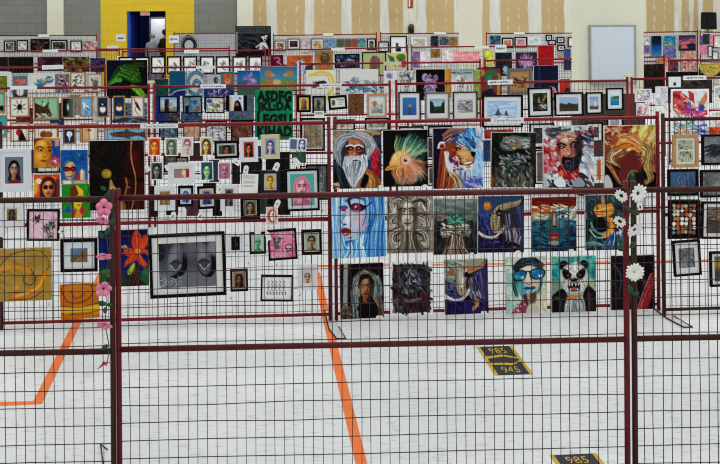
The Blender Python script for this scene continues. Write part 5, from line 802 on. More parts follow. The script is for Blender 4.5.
# ---------------- third row, panel with the green poster
A('B1', (159, 95.8, 178, 113), (BLACKF, 1.2, None, 0), lambda p: (p.vg('5c88c8', 'a8bcd0', 'b0b0a8', '5c5c54'), p.rect(.28, .2, .52, 1, '2c241e'), p.e(.4, .25, .14, .1, '4c342c'), p.d(12, .5, .4, 1, .75, ['c8ccd0', '5c6470'], .25, .06, 0, 15)), 'black framed photograph of a dark statue under a blue sky', **FR)
A('B1', (182.5, 96, 202, 113.5), (BLACKF, 1.2, None, 0), lambda p: (p.hg('6c7884', '5c8098', '88a4b0'), p.d(24, 0, 0, 1, 1, ['4c7088', '7c98a8', '3c5468'], .25, .08, 70, 30), p.e(.65, .35, .14, .14, '2c5ca0'), p.rect(.68, .6, .9, .9, '8c5c38'), p.p([(.1, .6), (.3, .5), (.3, 1), (.1, 1)], '1c2024')), 'black framed photograph of a figure with blue hood by a grey wall', tilt=-.5, **FR)
A('B1', (205, 96.8, 224.5, 113.3), (BLACKF, 1.2, None, 0), lambda p: (p.bg('c4c4b4'), p.d(24, 0, 0, 1, 1, ['d8d4c4', 'a8a898', '8c8c80'], .25, .08, 40, 50), p.e(.2, .25, .16, .14, '2c5c9c'), p.d(12, .1, .3, .9, .95, ['2c2c28', '5c5c50'], .16, .07, 60, 60)), 'black framed cream photograph with a blue shape in the corner', tilt=1, **FR)
A('B1', (226, 95.3, 247, 111), 'paper', lambda p: (p.hg('c8d0d8', 'b8c4d0', 'd0d4d8'), p.rect(0, 0, .17, 1, '0c0c0e'), p.rect(.82, 0, 1, 1, '0c0c0e'), p.rect(.17, .1, .3, 1, 'c8a8a0'), p.p([(.35, 1), (.42, .4), (.56, .3), (.68, .5), (.78, 1)], '16120f'), p.e(.52, .58, .07, .1, '9c6c48'), p.e(.66, .2, .05, .06, '3c4450')), 'print of a dark haired figure between two black bars', name='art_print', cat='art print')
def green_poster(p):
    p.bg('12885a'); p.noise(.06, 8); p.d(20, 0, 0, 1, 1, ['168f60', '0f7e52'], .4, .08, 10, 30, .5)
gp = A('B1', (255, 90, 293, 140), 'paper', green_poster, 'green poster of big black cut out letters in four lines', name='lettered_poster', cat='poster')
pw_, ph_ = gp.dimensions.x, gp.dimensions.z
for i, (tx, yy) in enumerate((('ASDFG', 12.5), ('JKL:DA', 35), ('LEGSU', 59), ('KIHAD', 83))):
    vs, fs = text_mesh(tx, pw_ * .92, ph_ * .235, .065); rr = random.Random(i)
    mesh_obj('lettering', [(x, -.004, y) for x, y in vs], fs, mat('black_letter_card', '0c100e', .7), gp, (pw_ * .01, 0, ph_ * (.5 - yy / 100))).rotation_euler = (0, math.radians((1.5, -1, 1, 0)[i]), 0)
for bits in ((297, 95.2, 311, 112.3, portrait('e0b84c', '6c6c5c', '3c4038', '8c4c48', rx=.2, ry=.22, cy=.45), 'black framed bright yellow picture of a seated figure', 0),
             (328.5, 95.5, 347.2, 109.5, lambda p: (p.bg('d4d4cc'), p.e(.22, .5, .12, .3, '5c5834'), p.l([(.45, .25), (.9, .3)], .05, '4c4c4c'), p.l([(.45, .5), (.9, .5)], .03, '8c8c8c'), p.l([(.45, .7), (.8, .72)], .03, '8c8c8c')), 'black framed certificate like print hanging crooked', -4)):
    A('B1', bits[:4], (BLACKF, 2.2, None, 0), bits[4], bits[5], tilt=bits[6], **FR)
A('B1', (312.3, 95.8, 326, 113), (BLACKF, 1.8, None, 0), lambda p: (p.vg('6c8c8c', '9c9870', '4c4c40'), p.e(.45, .5, .2, .32, '2c3430'), p.d(20, .1, .3, .9, 1, ['a89c68', '3c4840', '8ca0a0'], .2, .07, 70, 40)), 'black framed picture of a dark figure above a white card', **FR)
A('B1', (314.3, 111, 324.2, 118), 'paper', text_lines, 'small white text card under a black framed picture', name='paper_notice', cat='notice')
A('B1', (348.2, 93.6, 364, 114), None, lambda p: (p.bg('6c4c34'), p.noise(.1), p.d(30, .2, .15, .8, .85, ['4c3024', '8c6044', '3c241c', '9c5c54'], .2, .04, 30, 80)), 'brown leather like picture with a carved figure', tilt=.5)
A('B1', (367.3, 94.2, 387, 117.5), (OAKF, 1.6, 'c4d2d8', 2.6), lambda p: (p.vg('c8d0c8', 'b8c0b8', '7c8078'), p.e(.3, .35, .2, .16, 'c0742c'), p.d(24, .2, .4, 1, 1, ['5c6058', '2c302c', '9ca098'], .2, .06, 30, 50)), 'oak framed picture of an orange crested bird with pale blue mount', **FR)
def filler(cols, fr=None): return abstract(cols, 40, None, .2, .06, 30, 80)
for (r, cols, fr, lb) in (
    ((159, 121, 178, 140), ['4c5c6c', '8c98a4', '2c3440', 'b8c0c8'], (BLACKF, 1.2, None, 0), 'black framed blue grey picture behind the orange face print'),
    ((183, 121, 200.5, 141), ['b8907c', 'c8a890', '8c6450', '6c4c40'], (DWOODF, 1, None, 0), 'dark framed pinkish brown picture behind the grey green print'),
    ((205.5, 121, 227, 142), ['c0c4c4', '3c3c40', '8c9498', '1c1c20'], (BLACKF, 1.2, None, 0), 'black framed black and white photograph behind the pink haired print'),
    ((231, 120, 253.5, 144), ['6c4438', '8c5c48', '2c1c18', 'a88c7c'], (BLACKF, 1.4, None, 0), 'black framed rusty brown picture left of the green poster foot'),
    ((300.5, 118, 325, 151), ['8c7c68', 'b8b0a0', '4c3c34', 'a05c4c'], (BLACKF, 1.8, 'd0ccc0', 1.5), 'black framed brown figure picture near the second row post'),
    ((333, 119.5, 355, 131), ['c8c4b8', '3c3834', 'a85c54'], (BLACKF, 1.5, 'd8d8d4', 2), 'black framed pale picture above the bearded old man'),
    ((365, 118, 389, 131), ['8c947c', 'c0c4b4', '3c4438'], (BLACKF, 1.5, 'd8d8d4', 2), 'black framed green grey picture above the fighting fish'),
    ((306, 164.5, 328, 200), ['5c6064', '9ca0a4', '2c2c30', 'b8bcc0'], (BLACKF, 1.6, None, 0), 'black framed speckled grey picture beside the pink woman portrait'),
    ((164, 156, 180, 172), ['5c5450', '8c847c', '2c2826'], (BLACKF, 1, None, 0), 'dark framed brown grey picture behind the small prints'),
    ((189.5, 143, 203, 161), ['4c3630', '5c443c', '3a2a26'], None, 'plain dark brown canvas between the small prints'),
    ((203, 183, 216, 205), ['1c1a1c', '2c282a', '101012'], None, 'black canvas behind the black framed blue faces'),
    ((241, 158, 262, 197), ['26242a', '3a3840', '141418', '4c4a54'], (BLACKF, 1, None, 0), 'large dark picture behind the paper sheet'),
    ((232, 163, 240, 184), ['2c2428', '4c3c40', '1a1618'], None, 'narrow dark canvas left of the paper sheet'),
    ((150, 186, 158, 217), ['2a2224', '3c2c2c', '151214'], None, 'narrow black canvas at the left end of the small prints'),
    ((185, 200, 199, 216), ['5c3c40', '8c2c34', '2c3c6c'], None, 'small red and blue canvas just above the middle rail'),
    ((176, 157, 188, 172), ['8c8078', '3c302c', 'b0a498'], (BLACKF, 1, None, 0), 'black framed sandy picture below the grey green print'),
    ((213, 196, 222, 216), ['141214', '2a2628'], None, 'small black canvas left of the grey violet portrait'),
    ((258, 196, 266, 214), ['2c4434', '1c2c24', '4c6c54'], None, 'small dark green canvas right of the olive portrait'),
    ((166, 196, 178, 215), ['1c1a1c', '3c3438', '6c5c5c'], (BLACKF, 1, None, 0), 'black framed dark picture left of the blue face'),
    ((245, 146, 262, 157), ['2c3c64', '1c2848', '4c5c84'], None, 'dark blue canvas between the red and cream framed portraits'),
    ((292, 152, 306, 163), ['2c5c44', '1c3c2c', '4c7c64'], None, 'dark green canvas below the white bordered card'),
    ((209, 160, 219, 182), ['3c4454', '5c6474', '20242c'], None, 'narrow slate blue canvas between two bald and teal faces')):
    A('B1', r, fr, filler(cols), lb, name='framed_picture' if fr else 'canvas_painting', cat='framed picture' if fr else 'painting', res=1.2)
dp = A('B1', (266, 152, 290, 215), None, lambda p: (p.bg('14211e'), p.d(30, 0, 0, 1, 1, ['182824', '101a18'], .3, .08, 30, 60)), 'tall black green poster with pale lettering behind the pink woman portrait', name='lettered_poster', cat='poster', res=1)

# ---------------- third row, landscape photographs
def giraffe(p):
    p.vg('3c70b4', '2c60a8'); p.p([(.42, 1), (.46, .55), (.58, .5), (.6, 1)], '6c5440'); p.e(.53, .45, .13, .1, '9c8870', -20); p.l([(.46, .38), (.44, .3)], .05, '5c4838'); p.l([(.62, .4), (.7, .34)], .05, '5c4838'); p.dots(10, .44, .6, .58, 1, ['3c2c20'], .02, .03)
def mountain(p):
    p.vg('94b4d4', 'a0bcd8', 'b0c8dc'); p.d(20, 0, 0, 1, .6, ['8cacd0', 'b4cce0'], .3, .08, 10, 20); p.p([(.22, .75), (.36, .36), (.44, .62), (.56, .68), (.62, .42), (.7, .72)], '48546c'); p.p([(0, .8), (.2, .72), (.6, .74), (.9, .78), (1, 1), (0, 1)], 'c0ccd8'); p.d(26, .08, .68, .92, .95, ['5c6c80', '3c4858', 'd8e0e4'], .22, .03, 0, 15)
A('B2', (398.5, 92, 421, 121), (BLACKF, 1.2, 'd8dade', (3, 4.4)), giraffe, 'black framed photograph of a giraffe head on blue sky', **FR)
A('B2', (425, 92.3, 450, 120), (GREYF, 1.5, 'd4d6d2', (3.5, 5)), landscape(('7cA0b8', 'a0b8c4', '98a8a8'), '3c4840', '2c3430', extra=lambda p: (p.p([(0, .1), (.25, .3), (.3, .75), (0, .8)], '2c3430'), p.p([(1, .1), (.78, .35), (.72, .75), (1, .8)], '2c3430'))), 'grey framed photograph of water between dark trees', **FR)
A('B2', (452.8, 91.6, 478, 120), (DWOODF, 1.3, 'd4d4d2', (3.5, 6)), lambda p: (p.vg('b8bcc0', '8c9094', 'a8aaac'), p.d(50, 0, .15, 1, 1, ['4c5054', '2c2e30', 'd0d2d4', '8c8080'], .25, .05, 0, 20)), 'dark wood framed grey photograph of a harbour', **FR)
A('B2', (482, 95, 523.5, 127.5), (BLACKF, 1.8, 'd8dadc', (3.6, 4)), mountain, 'large black framed photograph of two snowy peaks in pale blue', tilt=.5, **FR)
A('B2', (528, 87.5, 553, 117), (BLACKF, 1.6, 'd6d8d6', (3.4, 4)), lambda p: (p.bg('2c2c28'), p.d(30, 0, 0, 1, 1, ['3c3c34', '1c1c18', '54503c'], .3, .1, 60, 40), p.p([(.35, .4), (.45, .2), (.5, .55)], 'b88c4c'), p.p([(.6, .4), (.9, .05), (.95, .2), (.7, .5)], '8c7040'), p.d(12, .4, .5, 1, .85, ['d0d4d4', 'a8acac'], .25, .05, 10, 20)), 'black framed dark photograph with white streaks, tallest of the row', tilt=-1, **FR)
A('B2', (554.5, 92.5, 584, 116), (BLACKF, 1.6, 'd8dade', (3.4, 3)), landscape(('88a8c8', 'a0b0bc'), '3c3c3c', '4c4438'), 'black framed photograph of a dark valley under blue sky', tilt=-.5, **FR)
A('B2', (586, 92.3, 603, 114), (BLACKF, 1.4, 'd8dade', (2.6, 3)), lambda p: (p.vg('7c90b8', '98acc8', '8898a8'), p.rect(0, .72, 1, 1, '5c5448'), p.p([(.55, .75), (.58, .4), (.68, .4), (.72, .75)], 'e0e0dc'), p.e(.63, .36, .05, .04, 'b8b8b8')), 'black framed photograph of a white lighthouse', tilt=-.5, **FR)
A('B2', (606.3, 88, 624, 110.2), (BLACKF, 1.4, 'd8dce0', (3, 3.4)), lambda p: (p.vg('c0d8dc', 'b0d0d8', '2c98b0', '1c80a4', '1c78a0'), p.p([(0, .4), (.4, .3), (1, .26), (1, .46), (.3, .46)], '5c5838')), 'black framed photograph of a turquoise lake', tilt=-.5, **FR)
for (r, cols, fr, lb) in (
    ((399, 126.5, 424, 152), ['3c4c5c', '8ca0b0', 'c0c8cc'], (BLACKF, 1.4, 'd8d8d6', 3), 'black framed photograph directly above and behind the fighting fish'),
    ((428, 126, 453, 152), ['5c5048', '8c8074', 'c8c0b4'], (BLACKF, 1.4, 'd8d8d6', 3), 'black framed photograph behind the lion canvas'),
    ((484, 129.5, 514, 150), ['b8302c', '8c1c20', 'c8443c', '3c4c6c'], None, 'red poster below the snowy peaks photograph'),
    ((529.5, 123.5, 555, 148), ['2c3440', '5c6c80', '8c5c44'], (BLACKF, 1.4, 'd8dad8', 3), 'black framed dark photograph above the bearded man canvas'),
    ((586, 122.5, 603.5, 142), ['4c4c50', '8c9094', '2c2c30'], (BLACKF, 1.4, 'd8dad8', 3), 'black framed grey photograph right of the bearded man canvas top'),
    ((607, 115.5, 624, 137), ['8c9098', '3c3c44', 'c0c4c8'], (BLACKF, 1.3, 'd8dade', 3), 'black framed photograph under the turquoise lake'),
    ((594, 157, 604.5, 183), ['b8743c', '8c4c28', 'c8a070'], (WHITEF, 1.5, 'dcdcd8', 1.5), 'white framed orange photograph between two big canvases'),
    ((426, 136, 437, 160), ['3c3c40', '6c6c70', '8c8c8c'], (BLACKF, 1, 'd8d8d6', 1.5), 'black framed photograph peeking between fish and lion canvases'),
    ((482, 139, 493, 163), ['2c4470', '4c648c', '1c2c48'], (WHITEF, 1.2, None, 0), 'white framed blue photograph peeking right of the lion canvas'),
    ((427, 166, 437, 186), ['4c4c44', '8c8c80', '2c2c28'], (BLACKF, 1, 'd8d8d6', 1.5), 'small black framed photograph low between fish and lion canvases'),
    ((535, 150, 546, 184), ['6c5c58', '3c3434', 'a89890'], (BLACKF, 1, 'd8d8d6', 1.5), 'small black framed photograph left of the bearded man canvas')):
    A('B2', r, fr, filler(cols), lb, name='framed_picture' if fr else 'canvas_painting', cat='framed picture' if fr else 'painting', res=1.2)

# ---------------- third row, right panel
def flora_red(p):
    p.bg('ccd0d4'); R = p.R
    for pts in ([(.05, .05), (.3, .02), (.2, .25), (.05, .35)], [(.1, .35), (.3, .2), (.5, .4), (.3, .5)], [(.45, .02), (.6, .1), (.62, .3), (.48, .2)], [(.7, .3), (.98, .02), (1, .15), (.8, .42)], [(.6, .45), (.98, .42), (.98, .52), (.65, .55)]): p.p(pts, R.choice(['b83430', 'c84038', 'c87c58']))
    p.d(26, .05, .1, .5, .5, ['b82c34', 'c85c60', '7c1c24'], .16, .06, 45, 15); p.fan(22, .5, .42, 0, 360, .04, .24, .06, ['c8405c', 'd87890', 'a02c4c', '5c3c8c']); p.fan(20, .75, .55, 0, 360, .02, .2, .06, ['d05c8c', 'c83c6c', 'e0a0b8']); p.e(.8, .38, .08, .07, '3c4c98'); p.e(.48, .36, .06, .05, '7c64b0')
    p.d(40, .02, .55, .6, .98, ['6cac8c', '3c7c64', '8cbca0', '2c5c78', 'd8d8d0'], .16, .05, 30, 60); p.d(14, .5, .72, .98, .9, ['3448a8', '5c6cc0', '8cb89c'], .25, .06, 10, 20); p.d(8, .2, .78, .7, .95, ['c8643c', 'd88c64'], .2, .05, 160, 15); p.d(30, 0, 0, 1, 1, ['1c1c24'], .14, .012, 40, 90); p.border(.05, 'dcdcd8')
A('B3', (634.5, 89, 652, 102), 'paper', abstract(['c4c4cc', '3c3848', 'c85c54', 'd0d0d4', '5c5468'], 50, 'd0d0d4', .18, .05, 20, 80, 'd4d4d4'), 'small white print of black and red leaf shapes', name='art_print', cat='art print')
A('B3', (636, 103, 649.5, 117.5), 'paper', abstract(['c83c5c', 'd86c88', '4c8c6c', 'd8d0cc', '8c2c44'], 50, 'd0ccc8', .2, .07, 20, 80, 'd8d8d4'), 'small white bordered print of pink flowers', name='art_print', cat='art print')
A('B3', (655, 86.5, 668, 105.5), 'paper', abstract(['c4c4cc', '4c4458', '8c8494', 'd0d0d4'], 40, 'c8c8d0', .2, .05, 60, 60, 'd4d4d6'), 'small grey white print of dark twigs', name='art_print', cat='art print', tilt=1.5)
A('B3', (654, 106, 668, 120), 'paper', abstract(['c8ccc4', 'a8b0a0', '6c8c74'], 30, 'd0d2cc', .2, .04, 60, 60, 'd8d8d4'), 'pale print of faint green stems near the second row post', name='art_print', cat='art print')
A('B3', (670, 89, 710, 139), 'paper', flora_red, 'big white bordered picture of red pink and green flower shapes', name='art_print', cat='art print', tilt=.5, res=2)
A('B3', (713.5, 86, 735, 103), 'paper', abstract(['c4c4c8', '2c2c34', '8c5c64'], 40, 'd0d0d0', .2, .06, 30, 80, 'd8d8d6'), 'white print of black shapes at the right picture edge', name='art_print', cat='art print')
A('B3', (711, 111, 730, 131), 'paper', abstract(['c85c54', 'd8d0c8', '5c8c6c', 'd8b0a0'], 40, 'd4d0cc', .2, .06, 30, 80, 'd8d8d6'), 'small white bordered print of red leaves at the right edge', name='art_print', cat='art print')
A('B3', (708.5, 127, 735, 140), None, abstract(['c8442c', 'd8643c', 'a83424'], 30), 'orange red canvas above the dark bird picture')

# ---------------- fourth row
def spots(bg, cols, n=45, r=.05): return lambda p: (p.bg(bg), p.dots(n, .1, .1, .9, .9, cols, r * .6, r * 1.2))
A('C0', (-8, 72, 11, 96), (WHITEF, 1, 'd4d6d4', 3), abstract(['6c7c24', '8c9434', '4c5c1c'], 40), 'white framed olive green picture at the far left of the fourth row', **FR)
A('C0', (13, 76, 27.3, 98), None, lambda p: (p.vg('5c6c74', '6c7478', '2c2c2c'), p.fan(24, .38, .3, 0, 360, .02, .26, .1, ['c8605c', 'd87c74', 'a84444']), p.fan(24, .68, .25, 0, 360, .02, .22, .1, ['d06c68', 'e0948c', 'b04c4c']), p.e(.5, .72, .25, .17, 'c8c8c4')), 'canvas of pink roses in a white vase')
A('C0', (28, 73.5, 55, 92.5), (WHITEF, .6, None, 0), lambda p: (p.bg('ccccc2'), p.fan(16, .5, .7, 190, 330, .04, .34, .08, ['2c6c8c', '4c9cb0', '6c7c9c']), p.e(.6, .4, .08, .1, 'c0a83c'), p.d(10, .2, .6, .5, .75, ['2c6c7c', '4c5c8c'], .16, .06, 0, 20), p.d(8, .62, .2, .9, .5, ['3c4c7c', '2c6c8c'], .14, .07, 140, 20)), 'white picture of a blue and teal bird on a branch', **FR)
A('C0', (55.3, 74.3, 69.2, 93), None, spots('5c7078', ['a83c4c', 'c86470', '2c2430', 'd0b0a8'], 60, .07), 'grey canvas dotted with red and dark berries')
A('C0', (70, 72, 85.5, 93.5), (WOODF, 1.2, None, 0), spots('d4d0c4', ['1c1c1c', '3c3c3c'], 60, .05), 'wood framed white picture with black spots', **FR)
A('C0', (87.5, 73.8, 102, 92), (WOODF, .7, None, 0), lambda p: (p.bg('cac6ba'), p.p([(.3, .9), (.4, .4), (.55, .3), (.7, .5), (.65, .9)], '5c564c'), p.p([(.4, .4), (.2, .2), (.3, .45)], '4c463e'), p.d(20, .25, .2, .8, .8, ['8c8478', '3c3834', 'a88c6c'], .2, .05, 60, 50)), 'pale picture of a brown grey animal sketch', **FR)
A('C0', (69, 95, 80.5, 115), None, abstract(['8c8078', '5c5048', 'b0a498', '3c3430'], 40, None, .12, .06), 'canvas of pale brown speckled texture left of the shore bird')
A('C0', (92, 96, 104, 122), None, abstract(['b8b4ac', '8c8880', '5c5850', 'd0ccc4'], 40, None, .14, .05), 'pale grey collage canvas between shore bird and round bird')
A('C0', (16, 108, 33, 124), None, abstract(['6c2c34', '4c1c28', '8c4c50'], 30), 'dark red canvas below the spider picture')
A('C0', (50, 103, 64, 125), None, abstract(['2c4458', '4c6474', '1c2c3c'], 30), 'slate blue canvas below the donkey picture')
def dragon(p):
    p.hg('0a1430', '0b1a26', '18240e', '141a0c'); p.d(40, 0, 0, .4, .6, ['0e1838', '0a1022', '12203a'], .25, .1, 60, 60)
    p.hairs(40, [(.1, .5), (.3, .2), (.6, .12)], [(.3, .6), (.5, .4), (.8, .4)], ['2c6c1c', '1c4c14', '4c8c2c', '163a10'], .025); p.hairs(40, [(.4, .14), (.7, .26), (.86, .56)], [(.3, .4), (.5, .5), (.7, .6)], ['3c7c24', '1c4814', '5c9c34', '284c18'], .022); p.hairs(14, [(.5, .3), (.66, .1), (.9, .06)], [(.5, .36), (.72, .2), (.96, .2)], ['34541c', '4c5c20'], .016); p.hairs(20, [(.6, .66), (.78, .74), (.98, .98)], [(.62, .74), (.74, .84), (.88, 1)], ['6cb034', '8ccc44', '3c7c24'], .03); p.hairs(14, [(.36, .5), (.18, .52), (0, .62)], [(.36, .56), (.2, .58), (.04, .66)], ['4ca038', '6cc044', '2c6c20'], .02); p.dots(14, .2, .2, .8, .55, ['8cbc50', 'a8cc68'], .006, .014)
A('C1', (106.8, 60, 147.5, 98), None, dragon, 'dark canvas of a bright green fern like creature', res=2)
A('C1', (155, 79, 168.5, 96), None, abstract(['1c4c44', '2c6c5c', '14302c', '3c7c68'], 40, None, .1, .04), 'dark teal speckled canvas right of the green creature')
A('C1', (169.7, 71, 185.5, 96), None, lambda p: (p.vg('1c5878', '1c5474', '1c4868'), p.cv([(0, 1), (.4, .8), (1, .74)], .05, 'b8c4c4'), p.p([(0, 1), (.4, .82), (1, .76), (1, 1)], '142c6c')), 'deep blue canvas with a pale curved line')
A('C1', (187, 71, 203.5, 98), None, lambda p: (p.bg('b4b8b0'), [p.cv([(.95, .2), (.5, .05), (.1, .35), (.2, .75), (.6, .85), (.85, .6), (.6, .35), (.4, .5)], w, c) for w, c in ((.2, '2c5c80'), (.06, '6c9cb4'))], p.d(20, 0, 0, 1, 1, ['3c6c8c', 'c8ccc4', '1c4468'], .2, .05, 40, 60, .7)), 'blue and white canvas of a curling wave')
A('C1', (207.3, 74.8, 220.3, 84.5), 'paper', lambda p: (p.bg('a8a8a8'), p.e(.65, .55, .16, .3, '2c2c2c'), p.e(.7, .55, .06, .14, '8c8c8c')), 'small grey print of a dark round object', name='art_print', cat='art print')
A('C1', (221.2, 71.8, 234, 95), None, lambda p: (p.vg('2c6c7c', '3c7484', '1c2c6c'), p.e(.5, .32, .36, .22, 'b8542c'), p.p([(.15, .14), (.36, .1), (.34, .3)], 'c86434'), p.p([(.85, .14), (.64, .1), (.66, .3)], 'c86434'), p.e(.5, .4, .2, .12, 'd89c6c'), p.d(10, .2, .2, .8, .5, ['d8743c', '8c3c20'], .2, .06, 60, 50)), 'blue canvas of an orange fox like face')
A('C1', (237.3, 70.5, 260, 97), None, lambda p: (p.vg('1c5c98', '2c6ca4', '3c5c5c', '4c6c4c'), p.fan(30, .55, .35, 0, 360, .04, .34, .09, ['8c7cb0', '6c5c98', 'a894c0', '5c5088'])), 'blue canvas of a purple blossom')
def deer(p):
    p.vg('2c6c9c', '3c7ca4', '4c8c9c', '5c7c3c', '4c6c34'); p.p([(.0, .6), (.15, .5), (.4, .6), (.5, .7), (.6, .55), (.9, .6), (1, .7), (1, 1), (0, 1)], '6c8c44'); p.e(.45, .66, .12, .12, 'b8a86c')
    for x, f in ((.25, 1), (.78, -1)):
        p.p([(x - .1, 1), (x - .1 * f, .55), (x + .0, .35), (x + .1, .6), (x + .1, 1)], '9c7448'); p.e(x - .02 * f, .3, .1, .14, 'a87c4c'); p.e(x + .09 * f, .36, .07, .07, 'b88c5c'); p.p([(x - .1, .1), (x - .04, .04), (x, .24)], '8c6438'); p.p([(x + .1, .1), (x + .04, .06), (x + .02, .24)], '8c6438'); p.dots(8, x - .08, .6, x + .08, .95, ['c8a87c'], .01, .016)
A('C1', (260.3, 66.7, 297, 90), None, deer, 'wide canvas of two brown deer facing each other on blue', res=2)
A('C1', (204, 87, 229, 110), None, lambda p: (p.bg('1c3c84'), p.d(26, .15, .1, .9, .9, ['c89c98', 'b88480', '8c5c6c', 'd8b4a8'], .16, .06, 120, 50)), 'dark blue canvas with pink coral shape')
A('C1', (230, 96, 254, 120), None, abstract(['4c6c84', 'b8342c', '2c5c44', '8c6c54', '24508c'], 60, None, .14, .07), 'canvas of red green and blue dabs left of the green poster')
A('C1', (153.5, 96, 180, 122), None, lambda p: (p.bg('1c2c58'), p.e(.2, .6, .5, .5, '1c3478'), p.d(20, .4, .6, 1, 1, ['8c6c54', '3c3c4c'], .2, .07, 0, 30)), 'navy canvas with a round edge beside the third row post')
A('C1', (181, 112, 202, 124), None, abstract(['2c4c6c', '5c7c98', '8ca0b0', '1c2c44'], 40, None, .12, .05), 'blue speckled canvas below the hooded figure photograph')
A('C1', (113, 102.5, 147, 123), None, lambda p: (p.vg('5c6c7c', '44546a', '2c3c50'), p.d(40, 0, 0, 1, 1, ['6c7c8c', '8c98a4', '2c3848'], .3, .05, 0, 15)), 'grey blue canvas of waves behind the small bird pictures')
A('C2', (305.7, 70, 335.5, 99), None, lambda p: (p.bg('d0d0ca'), p.cv([(.15, .2), (.5, .08), (.85, .2), (.9, .6), (.7, .95)], .09, 'd8c03c'), p.cv([(.3, .2), (.7, .2), (.82, .5)], .03, 'c8a82c'), p.p([(.2, .62), (.35, .4), (.62, .36), (.72, .45), (.5, .5), (.36, .6)], '24364c'), p.d(10, .2, .4, .7, .65, ['3c6c9c', '141c2c'], .14, .03, 30, 40)), 'white canvas of a blue bird with a yellow swirl', tilt=.5)
A('C2', (340, 69.3, 378.5, 97.5), None, lambda p: (p.bg('ccccc8'), p.p([(.15, .72), (.35, .5), (.6, .55), (.85, .72), (.95, .82), (.7, .8), (.4, .68), (.2, .8)], '5c7c98'), p.d(36, .15, .4, .95, .85, ['3c5c7c', '8ca8b8', '1c3448', '6c94a8'], .16, .03, 20, 40), p.d(8, .3, .3, .5, .5, ['4c6c8c'], .16, .03, 130, 20)), 'white canvas of a blue leaping animal', res=2)
A('C2', (384, 70.8, 397.5, 97), None, lambda p: (p.bg('d0d0cc'), p.fan(20, .4, .2, 0, 360, .02, .3, .07, ['6c5ca0', '8c7cb8', '3c3458']), p.d(12, .2, .4, .8, 1, ['3c3c40', '8c8c90'], .25, .03, 90, 20)), 'white paper picture of a purple flower')
A('C2', (397.7, 70.8, 416, 99), None, lambda p: (p.bg('c8c8c4'), face(p, .45, .42, .24, .24, 'c0c0bc', '7c7c7c', '2c2c30', '5c5c5c', False), p.d(26, .1, .05, .9, .35, ['2c2c30', '5c5c60', 'd0d0cc'], .3, .05, 150, 40), p.d(16, .1, .7, .9, 1, ['3c3c40', '8c7c98'], .25, .05, 60, 40)), 'black and white brush portrait of a face')
A('C2', (416, 69.5, 445, 100), None, lambda p: (p.bg('0c0c0e'), p.e(.5, .5, .2, .2, '9c84b0'), p.e(.32, .26, .11, .13, 'a88cb8'), p.e(.68, .28, .09, .11, '7c6890'), p.p([(.3, 1), (.35, .6), (.65, .6), (.75, 1)], '8c78a0'), p.d(34, .28, .2, .72, 1, ['b8a0c8', '6c5880', 'd0bcd8', '54446c'], .12, .05, 70, 60), p.e(.44, .44, .03, .025, '18141c'), p.e(.58, .44, .03, .025, '18141c')), 'black canvas of a purple dog', res=2)
A('C2', (445.3, 68.5, 451, 98), None, abstract(['c88c2c', 'a83444', '6c2c5c', 'd8b84c'], 30), 'narrow canvas of yellow and crimson dabs')
A('C2', (451.3, 69.3, 473, 98), None, lambda p: (p.vg('8ca0a8', 'd0d0cc', 'd4d4d0'), face(p, .4, .45, .2, .24, 'd0d0cc', '8c8c8c', None, '5c5c60', False), p.d(14, .1, .02, .95, .2, ['6c8088', '9cb0b4', '3c4c54'], .3, .06, 5, 10), p.d(20, .2, .3, .9, 1, ['3c3c40', 'b8b8b4', 'd8d8d4'], .3, .03, 80, 20)), 'white line portrait wearing a grey blue hat')
A('C2', (473.3, 70, 480.5, 98), None, abstract(['8c9c4c', 'b8c46c', '5c4c6c', 'd0d0a8'], 30), 'narrow canvas of lime green and violet dabs')
A('C3', (477.5, 67.3, 502.3, 99.5), (BLACKF, .8, None, 0), lambda p: (p.bg('8c3c48'), p.e(.1, .15, .2, .12, 'b88c34'), p.rect(.82, .2, 1, 1, 'b8843c'), p.e(.58, .3, .3, .22, '2c7c54'), p.p([(.62, .2), (.86, .3), (.9, .5), (.78, .62), (.6, .6)], '7c3c48'), p.p([(.35, .3), (.6, .2), (.62, .7), (.48, .75), (.5, .5)], '348c5c'), p.p([(.05, 1), (.2, .74), (.6, .66), (.9, 1)], '2c2438'), p.e(.5, .45, .04, .05, 'c86c70')), 'painting of a woman with green hair on maroon', name='framed_picture', cat='framed picture', res=2)
A('C3', (507, 68.3, 533, 95), (GREYF, 3, 'a8905c', .5), lambda p: (p.bg('b08c5c'), p.p([(.1, .25), (.6, .5), (.9, .3), (.75, .6), (.4, .62)], '2c2018'), p.d(16, .1, .3, .9, .8, ['3c2c20', '6c4c30'], .25, .05, 30, 40)), 'grey framed picture of a dark bird on tan', **FR)
A('C3', (533.2, 65.5, 559, 101), None, lambda p: (p.bg('1c2440'), p.rect(.2, 0, .28, .8, '243c68'), p.e(.7, .75, .22, .16, 'c89098'), p.e(.7, .78, .12, .1, 'b84c3c'), p.p([(.3, 1), (.6, .86), (1, .9), (1, 1)], '2c5c4c')), 'navy canvas with a pink and red flower low down')
A('C3', (559.3, 79, 570.3, 101), None, lambda p: (p.bg('b83420'), p.e(.75, .7, .3, .3, '1c2848'), p.e(.8, .7, .1, .12, 'b88c3c'), p.p([(.2, 0), (.5, 0), (.3, .5)], 'c8482c')), 'orange red and navy canvas beside the cream column')
A('C3', (643, 64, 665, 93), None, abstract(['2c2424', '3c2c30', '1c181a', '4c3434'], 40), 'large dark brown canvas right of the cream column')
A('C4', (666, 71.8, 698, 79), None, abstract(['121214', '1c1c20'], 20), 'wide black canvas left of the yellow bowl picture')
A('C4', (699, 63.5, 722, 76), None, lambda p: (p.bg('16181c'), p.e(.5, .0, .5, .98, 'b8a84c'), p.d(60, .1, .05, .9, .75, ['c8bc5c', '8c9c3c', 'd0b040', 'a8542c', '5c6c2c'], .08, .05, 40, 80), p.rect(0, 0, 1, .08, 'a8582c')), 'painting of a yellow patterned bowl on black')
